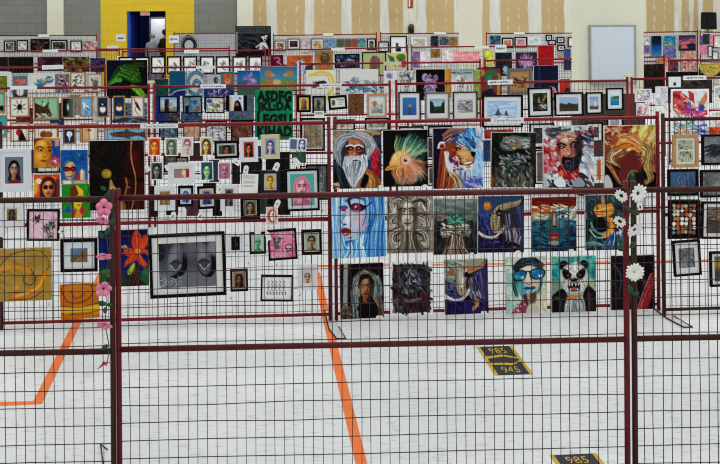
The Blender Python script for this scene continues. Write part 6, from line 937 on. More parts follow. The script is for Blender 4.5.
A('C4', (666, 79.5, 712, 103), None, abstract(['3c3836', '2a2726', '4c4644', '5c5450', '1c1a1a'], 60, None, .2, .05, 10, 40), 'wide dark brown canvas behind the big flower picture')

# ---------------- fifth row
for (r, cols, lb) in (((-12, 57, 8, 71), ['1c1c20', '2c2a2c'], 'near black canvas at the left end of the fifth row'), ((8.3, 57, 33.5, 73), ['14120f', '2c2622', '1c1815'], 'black brown canvas second from left in the fifth row'),
                      ((37.5, 57, 62.7, 71), ['3c1c2c', '2c1820', '5c3448'], 'dark purple brown canvas in the fifth row'), ((63, 57, 89.5, 72), ['3c3420', '5c5030', '2c2418', '8c7c44'], 'dark olive canvas with a pale glow'),
                      ((90.2, 58, 105.5, 72), ['3c3050', '5c4c78', '241c30'], 'dark violet canvas left of the green creature')):
    A('D0', r, None, abstract(cols, 40, None, .4, .12), lb)
A('D0', (117, 56, 119.8, 60), 'paper', lambda p: p.bg('d8d8d4'), 'small blank white slip at the end of the dark paintings', name='art_print', cat='art print')
BK = (BLACKF, 1.4, 'dcdcd8', .4)
for k, (a, b) in enumerate(((118.5, 133.5), (134.5, 149.5), (151, 165.3), (167, 181.2), (183, 197.2), (200, 214.2), (216, 230.2), (232.4, 246.8), (248.4, 262.4))):
    wh = ('leftmost', 'second from left', 'third from left', 'fourth from left', 'middle', 'fourth from right', 'third from right', 'second from right', 'rightmost')[k]
    A('D1', (a, 56.2 + (k < 2) * .6, b, 74), BK, sketch, wh + ' of the nine black framed ink sketches', **FR)
A('D2', (270.5, 55, 283.5, 66.5), None, lambda p: (p.bg('5c1430'), p.cv([(.3, .3), (.6, .25), (.7, .5), (.5, .6), (.8, .8)], .08, 'c86c98')), 'small magenta canvas with a pink curve')
A('D2', (286.7, 55.5, 313, 74), None, lambda p: (p.bg('b85c34'), p.d(20, 0, 0, 1, .5, ['a84c28', 'c87048', '8c3c24'], .25, .08, 30, 50), p.e(.52, .85, .24, .6, '9cb8cc'), p.rect(.46, .3, .5, 1, 'd8dcdc'), p.p([(.7, .6), (1, .5), (1, 1), (.66, 1)], '4c3428')), 'orange canvas of an arched blue window')
A('D2', (315, 50.5, 333, 73), None, lambda p: (p.bg('8c7c48'), p.e(.5, .45, .4, .42, 'a8603c'), p.e(.55, .35, .26, .25, '5c4430'), p.d(16, 0, 0, 1, 1, ['5c8c5c', 'c8804c', '3c5c48'], .25, .08, 60, 50)), 'canvas of a brown round figure with green edges')
A('D2', (334.8, 54, 360, 68), (BLACKF, 1.2, None, 0), lambda p: (p.bg('28344c'), p.d(30, 0, 0, 1, 1, ['8ca8bc', '1c2438', '5c7c98', '141824'], .2, .07, 30, 50)), 'black framed picture of blue grey fish shapes', **FR)
A('D2', (362, 52, 386.5, 76), (BLACKF, 1, None, 0), lambda p: (p.bg('a8b078'), p.p([(.3, 1), (.32, .3), (.42, .16), (.62, .14), (.76, .3), (.76, 1)], '7c5c54'), p.d(20, .3, .2, .75, 1, ['8c6c64', '5c443c'], .2, .06, 80, 20)), 'black framed picture of a brown elephant on lime green', **FR)
A('D2', (387, 53, 407, 68), None, lambda p: (p.bg('c8bc54'), p.p([(.02, .1), (.35, .3), (.45, .9), (.2, .7)], '2c6c6c'), p.e(.7, .3, .24, .22, '4c7c3c'), p.e(.82, .7, .14, .3, 'b03c5c'), p.p([(.5, .6), (.75, .35), (.66, .95)], '2c5c4c')), 'canvas of big green leaves on yellow')
A('D3', (411, 51.5, 420, 68), None, abstract(['7c5c84', 'a08cac', '4c3c58', 'c8b8cc'], 40, None, .2, .08), 'canvas of purple grey crystals')
A('D3', (420.2, 51.5, 430, 66), None, abstract(['d0c8cc', 'c8547c', 'd8d0d0'], 24, 'd4ccd0', .35, .03), 'white canvas with pink scribbles')
A('D3', (431, 49, 440.5, 57.5), None, abstract(['8c6c34', 'c8903c', '4c3c2c'], 24), 'small ochre canvas left of the pink ones')
A('D3', (442, 50.3, 453, 62.5), None, abstract(['d0c4c4', 'c8a8a8', 'd8d4d0'], 24), 'pale pinkish white canvas')
A('D3', (454, 51.5, 479.8, 62), None, abstract(['d88c8c', 'dc9c98', 'c86c74', 'e0b0a8'], 50, None, .14, .05), 'wide salmon pink canvas')
A('D3', (485, 50.5, 493.5, 66), None, abstract(['c0c83c', 'd4d860', '8c9c2c'], 20), 'narrow neon yellow canvas')
A('D3', (495.2, 52.5, 512, 76), None, lambda p: (p.bg('1c2c34'), p.e(.6, .75, .16, .18, '8ca8c0'), p.d(14, 0, 0, 1, 1, ['141c24', '2c4450'], .3, .08, 70, 40)), 'dark canvas of a pale blue face')
A('D3', (515.5, 52.3, 537.2, 71), None, lambda p: (p.bg('3c2840'), p.fan(50, .5, .5, 0, 360, .04, .42, .06, ['b088b8', '8c6898', 'c8a8cc', '6c4c78'])), 'canvas of a purple and white mandala')
A('D3', (538, 45.5, 554, 67), None, lambda p: (p.bg('a81420'), p.d(30, 0, 0, 1, 1, ['b82028', '8c0c18', 'c02c30'], .3, .06, 90, 40)), 'bright red textile like canvas at the end of the fifth row')

# ---------------- last row
for (r, fr, cols, lb) in (((3.5, 40.5, 15.5, 52), BLACKF, ['3c4040', '8c9090', 'c0c4c4'], 'far left small dark photograph of the last row'), ((16.3, 40, 28, 51), BLACKF, ['c8ccc8', '2c2c2c', '8c9088'], 'small black framed picture of a branching tree'),
        ((30, 39, 49.5, 52), BLACKF, ['141414', '2c3028', '5c6c5c', '8c3c3c'], 'wide black framed picture under the white column'), ((50.3, 40, 67.5, 51), BLACKF, ['1c1c1c', '8c8878', '3c3c38'], 'black framed picture of pale animal on dark'),
        ((70, 40.5, 82, 52), DWOODF, ['d0d4d0', '4c5c4c', '8c9c8c'], 'dark wood framed small green white picture'), ((83, 41, 97, 50), None, ['b8908c', '5c4440', 'c8b0a8'], 'pinkish canvas at the end of the left last row')):
    A('E0', r, (fr, 1.2, 'd4d6d2', .8) if fr and 'wide' not in lb else ((fr, 1, None, 0) if fr else None), abstract(cols, 30, None, .25, .08), lb, name='framed_picture' if fr else 'canvas_painting', cat='framed picture' if fr else 'painting')
E2L = (((274.5, 40.5, 286, 51.5), GREYF, ['8c5c4c', '2c2c2c', 'c8c0b0'], 'grey framed small figure picture right of the black poster'), ((287.5, 38.5, 300, 49.5), GREYF, ['2c2420', '8c4c34', '3c4c44'], 'grey framed dark picture with red dots'), ((301, 39, 310.5, 52), None, ['c8a8a8', '4c6c9c', 'b83c34', 'd0ccc8'], 'small canvas of a red and blue bird'),
       ((311.2, 38.3, 324, 50.5), GREYF, ['c0a87c', '8c4c3c', '4c6c9c'], 'grey green framed picture with orange and blue'), ((325, 39, 336, 50), None, ['5c8cb8', 'c8a08c', '3c5c4c'], 'small sky blue canvas in the last row'), ((337, 39, 344, 47), None, ['4c6c5c', 'a8503c', '3c3c4c'], 'tiny green red canvas in the last row'), ((344.5, 39, 351, 47), None, ['6c5c48', 'b8703c', '8c2c34'], 'tiny orange brown canvas in the last row'), ((351.4, 39, 357.6, 47), None, ['a83c34', '5c8c6c', '3c4c6c'], 'tiny red canvas in the last row'), ((358, 38.5, 365, 47), None, ['3c7c98', '2c5c4c', 'c8b04c'], 'tiny teal canvas in the last row'), ((367, 38.5, 376, 50), BLACKF, ['4c3c34', 'c8c0b4', '8c8478'], 'small black framed brown print near a fence post'))
E3L = (((378.3, 41.5, 389, 52), BLACKF, ['d0d4d4', '4c6c6c', '3c3c3c'], 'small black framed pale print right of a fence post'), ((390, 36, 407, 56), BLACKF, ['d4d4d4', 'd0d0d0'], 'large black framed white picture of the last row'), ((411.2, 36.8, 427, 48), WHITEF, ['b0a890', '8c8468', 'c8c0a8'], 'white framed beige picture in the last row'), ((431, 36, 438.5, 47), None, ['2c3038', '5c6470', '1c1c20'], 'small charcoal canvas in the last row'), ((440, 36.5, 448.5, 45), None, ['3c444c', 'a8b0b4', '5c6468'], 'small grey canvas in the last row'), ((449.4, 37, 457.5, 45.5), None, ['8c6c3c', '4c3c20', 'b8944c'], 'small brown gold canvas by the narrow column'))
E4L = (((490, 35.5, 500.5, 44.5), None, ['2c4c64', '5c8498', '1c2c3c'], 'small blue teal canvas right of the narrow column'), ((502.2, 38, 513.5, 48), BLACKF, ['b8503c', 'd0c8c0', 'a87c6c'], 'small black framed red picture'), ((514.8, 37, 527, 47.5), BLACKF, ['c86c7c', '6c8cb0', 'd8c8c8'], 'small black framed pink and blue picture'), ((528.3, 36.5, 540.5, 46.5), WHITEF, ['b8c8c0', '6ca498', 'd0d4d0'], 'white framed pale green picture'),
       ((546, 34.8, 552, 41), BLACKF, ['1c2c28', '3c5448'], 'upper of two small dark green pictures'), ((548.5, 40, 556, 45), BLACKF, ['1c2424', '4c5c54'], 'lower of two small dark green pictures'), ((557, 37, 564.5, 43), BLACKF, ['2c3c34', '5c7464'], 'small dark green picture nearer the wide column'), ((557.5, 45, 565, 51), BLACKF, ['2c3830', '6c8474'], 'small dark green picture above the blue one'), ((564.3, 49, 570.5, 58), None, ['2c4c84', '3c64a0'], 'small bright blue canvas by the wide column'), ((557.5, 53, 563.5, 58.5), None, ['b8947c', '5c4438'], 'small tan canvas by the wide column'), ((568, 37, 576, 47), DWOODF, ['d0ccc8', 'c8c4bc'], 'dark red framed white picture cut by the wide column'), ((564, 60, 571, 70), None, ['24304c', '3c4c6c'], 'small navy canvas low by the wide column'))
E5L = (((643, 37, 650, 45), None, ['c4c4c4', '2c2c30', '8c8c90'], 'small black and white canvas right of the wide column'), ((643, 45.6, 650, 53), None, ['6c5c8c', '3c3450', '8c7cac'], 'small purple canvas right of the wide column'), ((664, 47.3, 676.5, 58), None, ['5c5c98', '7c84b0', '8c6c9c'], 'small violet blue seascape'), ((657, 58.5, 667, 66), None, ['c86c3c', 'c8a060', '5c3440'], 'small orange canvas under the blue night picture'), ((669.5, 61, 678.5, 72), None, ['5c3448', 'c8743c', '3c2438'], 'small dark sunset canvas'))
for key, LST in (('E2', E2L), ('E3', E3L), ('E4', E4L), ('E5', E5L)):
    for (r, fr, cols, lb) in LST:
        A(key, r, (fr, 1.1, 'd4d6d2', 1.2) if fr else None, (lambda p: (p.bg('d4d4d4'), p.rect(.3, .55, .7, .85, '1c1c1c'), p.rect(.3, .3, .5, .6, '3c3c40'))) if 'large black' in lb else abstract(cols, 24, None, .25, .1), lb, name='framed_picture' if fr else 'canvas_painting', cat='framed picture' if fr else 'painting')
A('E5', (651, 36, 662, 56), None, lambda p: (p.vg('141c2c', '182840', '1c58a0', '2c84a8'), p.p([(0, .7), (.3, .6), (.5, .8), (.8, .58), (1, .7), (1, .5), (0, .5)], '184c94')), 'tall dark blue canvas of a night pool')
A('E5', (663.2, 36, 676.2, 46), None, abstract(['2c84a0', '4ca0b0', '1c6484', 'c0b090'], 40), 'small turquoise beach canvas')
A('E5', (678, 35.2, 696.2, 50.5), None, lambda p: (p.vg('2c2c58', '5c3c68', 'c86464', '3c3458', '1c1c30'), p.d(14, 0, .25, 1, .5, ['d8786c', '8c4c70', '3c3460'], .35, .06, 165, 10), p.p([(.1, .85), (.35, .55), (.6, .85)], 'c86c4c'), p.p([(.5, .6), (.8, .5), (1, .6), (1, .75), (.5, .75)], '24284c')), 'canvas of a purple and coral sunset')
A('E5', (681, 51.3, 696.6, 71), None, abstract(['d89c84', 'c87c6c', '5c4470', '8c5c84', 'e0b8a0'], 60, None, .18, .08), 'coral pink canvas with violet shapes below the sunset')
for (r, fr, cols, lb) in (((700, 36, 703, 44), None, ['5c4c6c', '8c7c98'], 'tiny violet canvas on the angled panel'), ((704, 34, 709, 44), None, ['2c3c3c', '4c6464'], 'small dark green canvas on the angled panel'), ((700.5, 45, 706, 54), None, ['c86c8c', '6c5c9c', 'd88c4c'], 'small pink and orange canvas on the angled panel'), ((710, 35, 714, 46), None, ['c87c8c', '3c4c5c', 'd0c8c8'], 'small pink grey canvas on the angled panel'), ((714.2, 35.5, 719.8, 48), BLACKF, ['d4d0c8', 'c88c4c'], 'narrow black framed picture at the right end of the angled panel'), ((708.5, 46, 711.8, 57), BLACKF, ['c8c8c4', '8c8c88'], 'narrow black framed pale picture on the angled panel'), ((713, 51.5, 717.5, 60), BLACKF, ['c8c8c4', 'a8948c'], 'lower narrow black framed picture on the angled panel')):
    A('E6', r, (fr, .7, None, 0) if fr else None, abstract(cols, 20, None, .25, .1), lb, name='framed_picture' if fr else 'canvas_painting', cat='framed picture' if fr else 'painting')
# black poster and ornate mirror frame on the grey panel
np_ = A('E1', (235.5, 26, 271, 56), 'paper', lambda p: (p.bg('222428'), p.rect(.04, .03, .96, .26, '4a4c52'), p.p([(0, 1), (0, .55), (.3, .35), (.6, .5), (1, .4), (1, 1)], '16181c'), p.d(20, 0, .3, .7, .8, ['3c4046', '2c2e34'], .3, .08, 20, 30),
        p.p([(.72, .36), (.9, .3), (.86, .52), (.78, .52)], 'd0d0d0'), p.p([(.7, .55), (.86, .55), (.92, .75), (.66, .78)], 'c4c4c4'), p.l([(.7, .6), (.58, .7)], .03, 'c8c8c8'), p.d(8, .7, .4, .9, .75, ['16161a'], .1, .03, 30, 60), p.rect(.03, .2, .06, .9, '8c8c90')), 'large black poster with grey title and white figure', name='lettered_poster', cat='poster', res=2)
vs, fs = text_mesh('NEW STONE', np_.dimensions.x * .86, np_.dimensions.z * .14)
mesh_obj('lettering', [(x, -.004, y) for x, y in vs], fs, mat('black_poster_ink', '141518', .7), np_, (0, 0, np_.dimensions.z * .36))
c = cloc(PN['E1'], 189, 45.5, .06); s = F / c.y
mf = tag(empty('ornate_frame', c, (0, 0, PN['E1'].yaw)), 'black ornate carved frame right of the doorway', 'picture frame', GROUPS['E1'])
OB = mat('black_carved_wood', '19191a', .45); rx_, rz_ = 5.6 / s, 6.6 / s
MB().tube([(rx_ * math.cos(t * math.pi / 16), 0, rz_ * math.sin(t * math.pi / 16)) for t in range(33)], .035, 8, False).build('frame', OB, mf, smooth=True)
mb = MB(); ps = [(rx_ * .9 * math.cos(t * math.pi / 16), rz_ * .9 * math.sin(t * math.pi / 16)) for t in range(32)]; mb.prism(ps, .0, .01); mb.build('mirror_glass', mat('mirror_glass', 'c4c8cc', .15, .6), mf)
for t in range(16):
    a = t * math.pi / 8; k = 1.5 if t == 4 else 1; bx, bz = rx_ * 1.18 * math.cos(a), rz_ * (1.15 + .12 * (k - 1)) * math.sin(a); rr = .05 * k
    MB().tube([(bx - rr, -.02, bz), (bx - rr * .5, -.02, bz + rr), (bx + rr * .6, -.02, bz + rr * .7), (bx + rr * .5, -.02, bz - rr * .6), (bx - rr * .2, -.02, bz - rr * .3)], .018, 6).build('scroll', OB, mf, smooth=True)
# ---------------------------------------------------------------- name signs taped to the rails, paper cards, price tags
SIGN = mat('white_sign_card', 'dcdedd', .6, 0, .02); INK = mat('dark_ink', '33404f', .7); BINK = mat('blue_ink', '3a6c98', .7)
def sign(key, x0, y0, x1, y1, label, body=None, ink=INK, tilt=0, name='name_sign', color=SIGN):
    q = PN[key]; c = cloc(q, (x0 + x1) / 2, (y0 + y1) / 2, .030); s = F / c.y; w, h = (x1 - x0) / s, (y1 - y0) / s
    o = MB().box(-w / 2, -.002, -h / 2, w / 2, .002, h / 2).build(name, color); o.location = c; o.rotation_euler = (0, math.radians(tilt), q.yaw)
    tag(o, label, 'sign', 'white signs on the fence rails')
    if body == '~':
        mb = MB(); rr = random.Random(int(x0)); x = -w * .4
        while x < w * .36:
            k = rr.uniform(.02, .07) * w; mb.box(x, -.0032, -h * rr.uniform(.06, .2), x + k, -.002, h * rr.uniform(.06, .2)); x += k + rr.uniform(.012, .04) * w
        mb.build('ink_marks', ink, o)
    elif body:
        vs, fs = text_mesh(body, w * .82, h * .5)
        mesh_obj('lettering', [(x, -.0035, y) for x, y in vs], fs, ink, o)
    return o
sign('A0', 140.5, 123.9, 178, 128.2, 'long white name sign with blue lettering on the left second row rail', 'Tania Barbosa Grant', BINK)
sign('A1', 490.5, 117.8, 524, 123.3, 'white name sign with blue lettering on the middle second row rail', 'Corey Bussiere', BINK)
sign('B0', 10, 85.8, 37, 89.4, 'blank looking white sign above the spider and donkey pictures')
sign('B1', 200.5, 84.3, 226, 88.3, 'white sign on the rail left of the green poster', '~')
sign('B1', 319.5, 83.8, 341.5, 87, 'white sign on the rail right of the green poster', '~', BINK)
sign('B2', 487.5, 79.8, 513, 84.6, 'white sign above the snowy peaks photograph', '~', tilt=-1)
sign('B3', 682.5, 75.6, 707, 80, 'white strip sign on the far right third row rail', '~')
cd = sign('B3', 668.3, 76.8, 681, 87.2, 'white square card with a small dark picture on the far right rail', None, name='info_card')
MB().box(-.02, -.0035, -.05, .02, -.002, -.005).build('printed_picture', mat('dark_print', '3c3430', .7), cd)
sign('C0', 42, 65, 63.5, 69.3, 'grey white sign on the rail above the bird and rose paintings', tilt=-1)
sign('C1', 196, 65.8, 215.5, 68.8, 'white sign on the rail above the wave canvas')
sign('C2', 383.5, 61.6, 401.5, 65.2, 'cream sign on the rail above the purple flower', color=mat('cream_sign_card', 'c8c4b0', .6))
sign('D0', 42.5, 49.6, 58, 52.3, 'white sign on the fifth row rail above dark paintings')
sign('D1', 184, 49.8, 199, 53.4, 'white sign on the fifth row rail right of the doorway')
sign('D2', 331, 48, 345, 50.6, 'white sign on the fifth row rail above the fish picture')
sign('D3', 474.5, 45.8, 489, 48.6, 'white sign on the fifth row rail by the narrow column')
sign('D3', 495, 44.8, 506.5, 52, 'white card standing up from the fifth row rail', '~', name='info_card')
sign('E0', 38, 34.4, 49.5, 37, 'white sign on the last row rail in front of the white column')
sign('E2', 323, 33.3, 333.5, 35.6, 'white sign on the last row rail in front of the tan board')
sign('E3', 434, 32.2, 446, 34.4, 'white sign on the last row rail left of the narrow column')
sign('E4', 514, 32.2, 524.5, 34.4, 'white sign on the last row rail between the two columns')
sign('E1', 168.8, 35.5, 179, 43, 'white notice at the post of the grey panel', '~', name='info_card')
def wall_card(x0, y0, x1, y1, label, body=None):
    w, h = (x1 - x0) * WY / F, (y1 - y0) * WY / F; c = at((x0 + x1) / 2, (y0 + y1) / 2, WY)
    o = MB().box(-w / 2, -.006, -h / 2, w / 2, -.001, h / 2).build('info_card', SIGN, None, c); tag(o, label, 'sign', 'white notices on the yellow wall')
    if body: MB().box(-w * .3, -.008, -h * .14, w * .3, -.006, h * .04).build('ink_marks', INK, o)
wall_card(116, 34.3, 125.5, 41.3, 'white notice taped on the yellow wall left of the doorway', 'NOTICE'); wall_card(107, 45.5, 118.5, 50, 'blank white notice low on the yellow wall')
TAGM = mat('white_price_tag', 'e0e0de', .6, 0, .02)
TG = (('A0', 236.5, 162, 8, 5, 35, 'white price tag hanging below the white framed red portrait'), ('A0', 246, 169.5, 5, 8, 10, 'white price tag above the paper sheet'), ('A0', 276.5, 166.5, 5.5, 8.5, 25, 'white price tag above the navy framed yellow portrait'), ('A0', 296.5, 162, 5.5, 10, -40, 'blank white tag below the white bordered card'),
      ('A0', 220, 189, 5.5, 8.5, 25, 'white price tag left of the grey violet portrait'), ('A0', 173, 215.5, 5, 8, 25, 'white price tag below the small brown picture'), ('A0', 184.5, 213, 4.5, 9, 8, 'pinkish white tag below the blue face'), ('A0', 200.5, 215.5, 5.5, 8.5, 25, 'white price tag below the salmon framed blue face'), ('A0', 257.5, 230, 6, 10.5, -5, 'white oval tag over the middle rail'), ('A0', 268, 236, 5, 9, -20, 'white tag at the corner of the pink scribble picture'),
      ('A0', 249, 263, 3.5, 6, 15, 'small white tag below the green face'), ('A0', 276.5, 265, 4, 6, 0, 'small white tag below the pink scribble picture'), ('A0', 231.5, 297.5, 4, 6.5, 25, 'small white tag below the lower brown portrait'), ('A0', 300, 294.5, 4, 6.5, 25, 'small white tag below the blue hat picture'), ('A0', 322.5, 210, 5, 8, 20, 'white price tag right of the pink woman portrait'), ('A0', 277.5, 203.5, 5, 8, 25, 'white price tag between olive and pink portraits'), ('A0', 63, 231, 7, 8, 40, 'white price tag right of the pink flower picture'), ('A0', 49, 304, 3.5, 6, 5, 'small white tag below the ochre pipes canvas'), ('A0', 2, 232, 8, 10, 20, 'white tag at the left edge below the middle rail'),
      ('A0', 147.5, 168, 4, 7, -30, 'white tag left of the grey shadowed print'), ('A0', 167, 167.5, 4, 6, -30, 'white tag left of the wide white frame'), ('A1', 381, 186.5, 5, 3, 0, 'white label at the foot of the old man canvas'), ('A1', 425, 186, 5, 3, 0, 'white label at the foot of the fighting fish canvas'), ('A1', 518, 252, 5, 3, 0, 'white label at the foot of the moonlit elephant'), ('A1', 571, 250.8, 6, 3, 0, 'white label at the foot of the sea face canvas'), ('A1', 472, 254, 5, 3, 0, 'white label at the foot of the green and brown canvas'), ('A1', 381, 258, 5, 3, 0, 'white label at the foot of the blue woman canvas'), ('A1', 379.5, 317, 7, 3, 0, 'white label at the foot of the headscarf portrait'), ('A1', 484, 312.5, 6, 3, 0, 'white label at the foot of the purple elephant'), ('A1', 541, 311.8, 5, 3, 0, 'white label at the foot of the mirrored sunglasses man'))
tg0 = None
for key, px, py, w, h, t, lb in TG:
    q = PN[key]; lvl = max([l for r, l in q.items if r[0] - 3 < px < r[2] + 3 and r[1] - 3 < py < r[3] + 3] + [-1]); c = cloc(q, px, py, .05 + max(lvl, 0) * .027); s = F / c.y
    W_, H_ = w / s / 2, h / s / 2
    o = MB().prism([(-W_, -H_), (W_, -H_), (W_, H_ * .6), (W_ * .4, H_), (-W_ * .4, H_), (-W_, H_ * .6)], -.001, .001).build('price_tag', TAGM); o.location = c; o.rotation_euler = (0, math.radians(t), q.yaw)
    tag(o, lb, 'price tag', 'white price tags on the fence')
    if lb.startswith(('white price', 'small')):
        mb = MB(); rr = random.Random(int(px)); mb.prism([(-W_ * .3, -H_ * .35), (W_ * .1, -H_ * .4), (W_ * .3, H_ * .1), (W_ * .05, H_ * .2), (-W_ * .05, H_ * .05)], -.0022, -.0012); mb.build('ink_mark', INK, o)
# masking tape on neighbouring post tops
for key, px, y0, y1, x0, x1, lb in (('B0', 151, 67.5, 70, 148, 154.5, 'strip of cream tape joining two post tops near the green creature painting'), ('B2', 629, 72.5, 75.5, 624.5, 633, 'strip of cream tape joining two post tops in front of the whiteboard')):
    c = cloc(PN[key], px, (y0 + y1) / 2, 0); s = F / c.y; w = (x1 - x0) / s / 2; c.z = PTOP + .012
    o = MB().box(-w, -.022, -.018, w, .022, .014).build('tape_strip', mat('masking_tape', 'cfc79e', .7), None, c); tag(o, lb, 'tape')

# ---------------------------------------------------------------- flower garlands on the nearest posts
PINK = mat('pink_petal', 'e0809f', .6, 0, .2, 40); DPINK = mat('deep_pink_petal', 'c03c6c', .6, 0, .2, 40); WHITEP = mat('white_petal', 'e2e2da', .6, 0, .04, 40); LEAF = mat('green_leaf', '2c4a2c', .6, 0, .25, 40); CEN = mat('dark_flower_centre', '2c3418', .7); YCEN = mat('yellow_flower_centre', 'c0b04c', .7, 0, .2, 60)
def petal_mb(mb, a, r0, r1, wd, cup, M, tip=.35):
    b = len(mb.v); n = 7
    for i in range(n):
        t = i / (n - 1); r = r0 + (r1 - r0) * t; w = wd * min(1, .35 + 1.5 * t) * math.sqrt(max(.02, 1 - t ** (6 if tip > .2 else 2)))
        y = -cup * math.sin(t * math.pi * .6) + .25 * cup * t
        for s in (-1, 0, 1):
            u, v = r, s * w; mb.v.append(tuple(M @ Vector((u * math.cos(a) - v * math.sin(a), y - (.12 * wd if s == 0 else 0), u * math.sin(a) + v * math.cos(a)))))
    for i in range(n - 1):
        for s in (0, 1): mb.f.append((b + i * 3 + s, b + i * 3 + s + 1, b + i * 3 + s + 4, b + i * 3 + s + 3))
def flower(parent, P, R, npet, wd, pm, cm, yaw, pitch, cr, rot=0, cup=.3):
    M = Matrix.Translation(P) @ Matrix.Rotation(yaw, 4, 'Z') @ Matrix.Rotation(pitch, 4, 'X'); mb = MB()
    for k in range(npet): petal_mb(mb, rot + k * 2 * math.pi / npet, cr * .6, R * (1 + .08 * math.sin(k * 2.3)), wd, R * cup, M)
    o = mb.build('flower', pm, parent, smooth=True)
    sm = o.modifiers.new('thickness', 'SOLIDIFY'); sm.thickness = .0012
    c = bmesh.new(); bmesh.ops.create_icosphere(c, subdivisions=2, radius=cr, matrix=M @ Matrix.Diagonal((1, .6, 1, 1))); me = bpy.data.meshes.new('flower_centre'); c.to_mesh(me); c.free(); me.materials.append(cm)
    co_ = bpy.data.objects.new('flower_centre', me); COL.objects.link(co_); co_.parent = o
def leaf(parent, P, L_, a, yaw=0, wd=.4):
    M = Matrix.Translation(P) @ Matrix.Rotation(yaw, 4, 'Z'); mb = MB(); petal_mb(mb, a, 0, L_, L_ * wd, .006, M, .15)
    o = mb.build('leaf', LEAF, parent, smooth=True); sm = o.modifiers.new('thickness', 'SOLIDIFY'); sm.thickness = .0012
def post_pt(key, px, py, off=.035): return cloc(PN[key], px, py, off)
base = post_pt('F0', 108, 250); base.z = 0
g = tag(empty('flower_garland', base), 'garland of pink artificial flowers and leaves tied along the left front post', 'flower garland', 'flower garlands on the front posts')
L_ = lambda px, py, off=.035, k='F0': post_pt(k, px, py, off) - base
MB().tube([L_(108, 190), L_(110, 212), L_(106, 232), L_(109, 256), L_(105, 278), L_(107, 300), L_(105, 325), L_(109, 345), L_(108, 358), L_(106, 366)], .003, 6).build('vine', LEAF, g, smooth=True)
for px, py, R, pit, yw, rot, pm in ((104, 207, 8.5, 0, .1, .3, PINK), (103, 218.5, 7, .7, -.2, .2, PINK), (104, 254.5, 8.2, .85, .1, .5, PINK), (103.5, 288, 8.2, .25, .2, .1, PINK), (104.5, 323.5, 8, .7, 0, .9, PINK), (103.5, 363, 7.5, 1.0, .9, .4, DPINK)):
    flower(g, L_(px, py, .055), R / 168, 5, R / 168 * .44, pm, CEN, yw, pit, .010, rot, .32)
for px, py, a, l in ((110, 224, .8, 8), (110, 228, -2.2, 8), (104, 238, 2.2, 7), (106, 304, 2.9, 8), (107, 305, .2, 6), (106, 307, -1.8, 6), (108, 345, -2.6, 7), (106, 190, 2.5, 6)): leaf(g, L_(px, py, .045), l / 168, a)
base2 = post_pt('F2', 634, 240); base2.z = 0
g2 = tag(empty('flower_garland', base2), 'garland of white artificial daisies and leaves tied along the right front posts', 'flower garland', 'flower garlands on the front posts')
L2 = lambda px, py, off=.035: post_pt('F2', px, py, off) - base2
MB().tube([L2(630, 188), L2(634, 200), L2(631, 215), L2(635, 230), L2(632, 250), L2(634, 272), L2(633, 292), L2(641, 298)], .0028, 6).build('vine', LEAF, g2, smooth=True)
for px, py, R, yw, pit, cm, np2 in ((637.5, 193, 10, .3, .1, CEN, 12), (621.5, 195.5, 6.5, -.8, .2, CEN, 12), (634, 229, 9, .3, .5, CEN, 13), (620, 221, 6, -.7, .3, CEN, 12), (634, 271.5, 9.5, 0, .1, YCEN, 16)):
    flower(g2, L2(px, py, .06), R / 168, np2, R / 168 * .19, WHITEP, cm, yw, pit, .013 if cm is CEN else .010, .1, .22)
for px, py, a, l in ((631, 211, -.4, 8), (630, 210, 2.5, 7), (630, 248, .9, 8), (624, 250, 2.6, 9), (622, 244, 2.2, 7), (631, 293, 1.9, 9), (632, 294, .2, 7)): leaf(g2, L2(px, py, .05), l / 168, a)
tp = MB().prism([(-.014, -.02), (.014, -.02), (.014, .02), (-.014, .02)], -.001, .001).build('price_tag', TAGM); tp.location = post_pt('F2', 640, 206.5, .075); tp.rotation_euler = (0, math.radians(-15), 0)
MB().box(-.005, -.0022, -.012, .005, -.0012, .006).build('ink_mark', INK, tp); tag(tp, 'small white price tag hanging from the top daisy', 'price tag', 'white price tags on the fence')

# ---------------------------------------------------------------- floor tape and floor stickers
TAPE = mat('orange_floor_tape', 'e67a44', .5, 0, .06, 8)
def strip(pts, w, label, z=.0015):
    P = [on_floor(*p) for p in pts]; mb = MB(); n = len(P); Lp, Rp = [], []
    for i in range(n):
        d0 = (P[min(i + 1, n - 1)] - P[max(i - 1, 0)]).normalized(); k = Vector((-d0.y, d0.x, 0)); f = 1.0
        if 0 < i < n - 1: e1 = (P[i] - P[i - 1]).normalized(); f = 1 / max(.5, abs(k.dot(Vector((-e1.y, e1.x, 0)))))
        Lp.append(P[i] + k * w / 2 * f); Rp.append(P[i] - k * w / 2 * f)
    for zz in (.0002, z): mb.v += [(p.x, p.y, zz) for p in Lp] + [(p.x, p.y, zz) for p in Rp]
    for i in range(n - 1): mb.f += [(2 * n + i, 3 * n + i, 3 * n + i + 1, 2 * n + i + 1), (i, i + 1, n + i + 1, n + i), (i, 2 * n + i, 2 * n + i + 1, i + 1), (n + i, n + i + 1, 3 * n + i + 1, 3 * n + i)]
    mb.f += [(0, n, 3 * n, 2 * n), (n - 1, 3 * n - 1, 4 * n - 1, 2 * n - 1)]
    o = mb.build('floor_tape', TAPE); tag(o, label, 'floor tape', 'orange tape lines on the floor')
strip([(316.5, 272.5), (327, 320), (361.5, 464), (372, 510)], .076, 'orange tape running towards the viewer through the middle of the floor')
strip([(104, 269), (76, 325), (37.5, 402.8), (-60, 406)], .076, 'orange tape line turning a corner on the left of the floor')
strip([(317, 266.6), (560, 263), (800, 259)], .05, 'thin orange tape line across the floor behind the big canvases')
DK = mat('dark_sticker', '34383e', .5, 0, .05); YL = mat('yellow_sticker_print', 'c0a23c', .5, 0, .1)
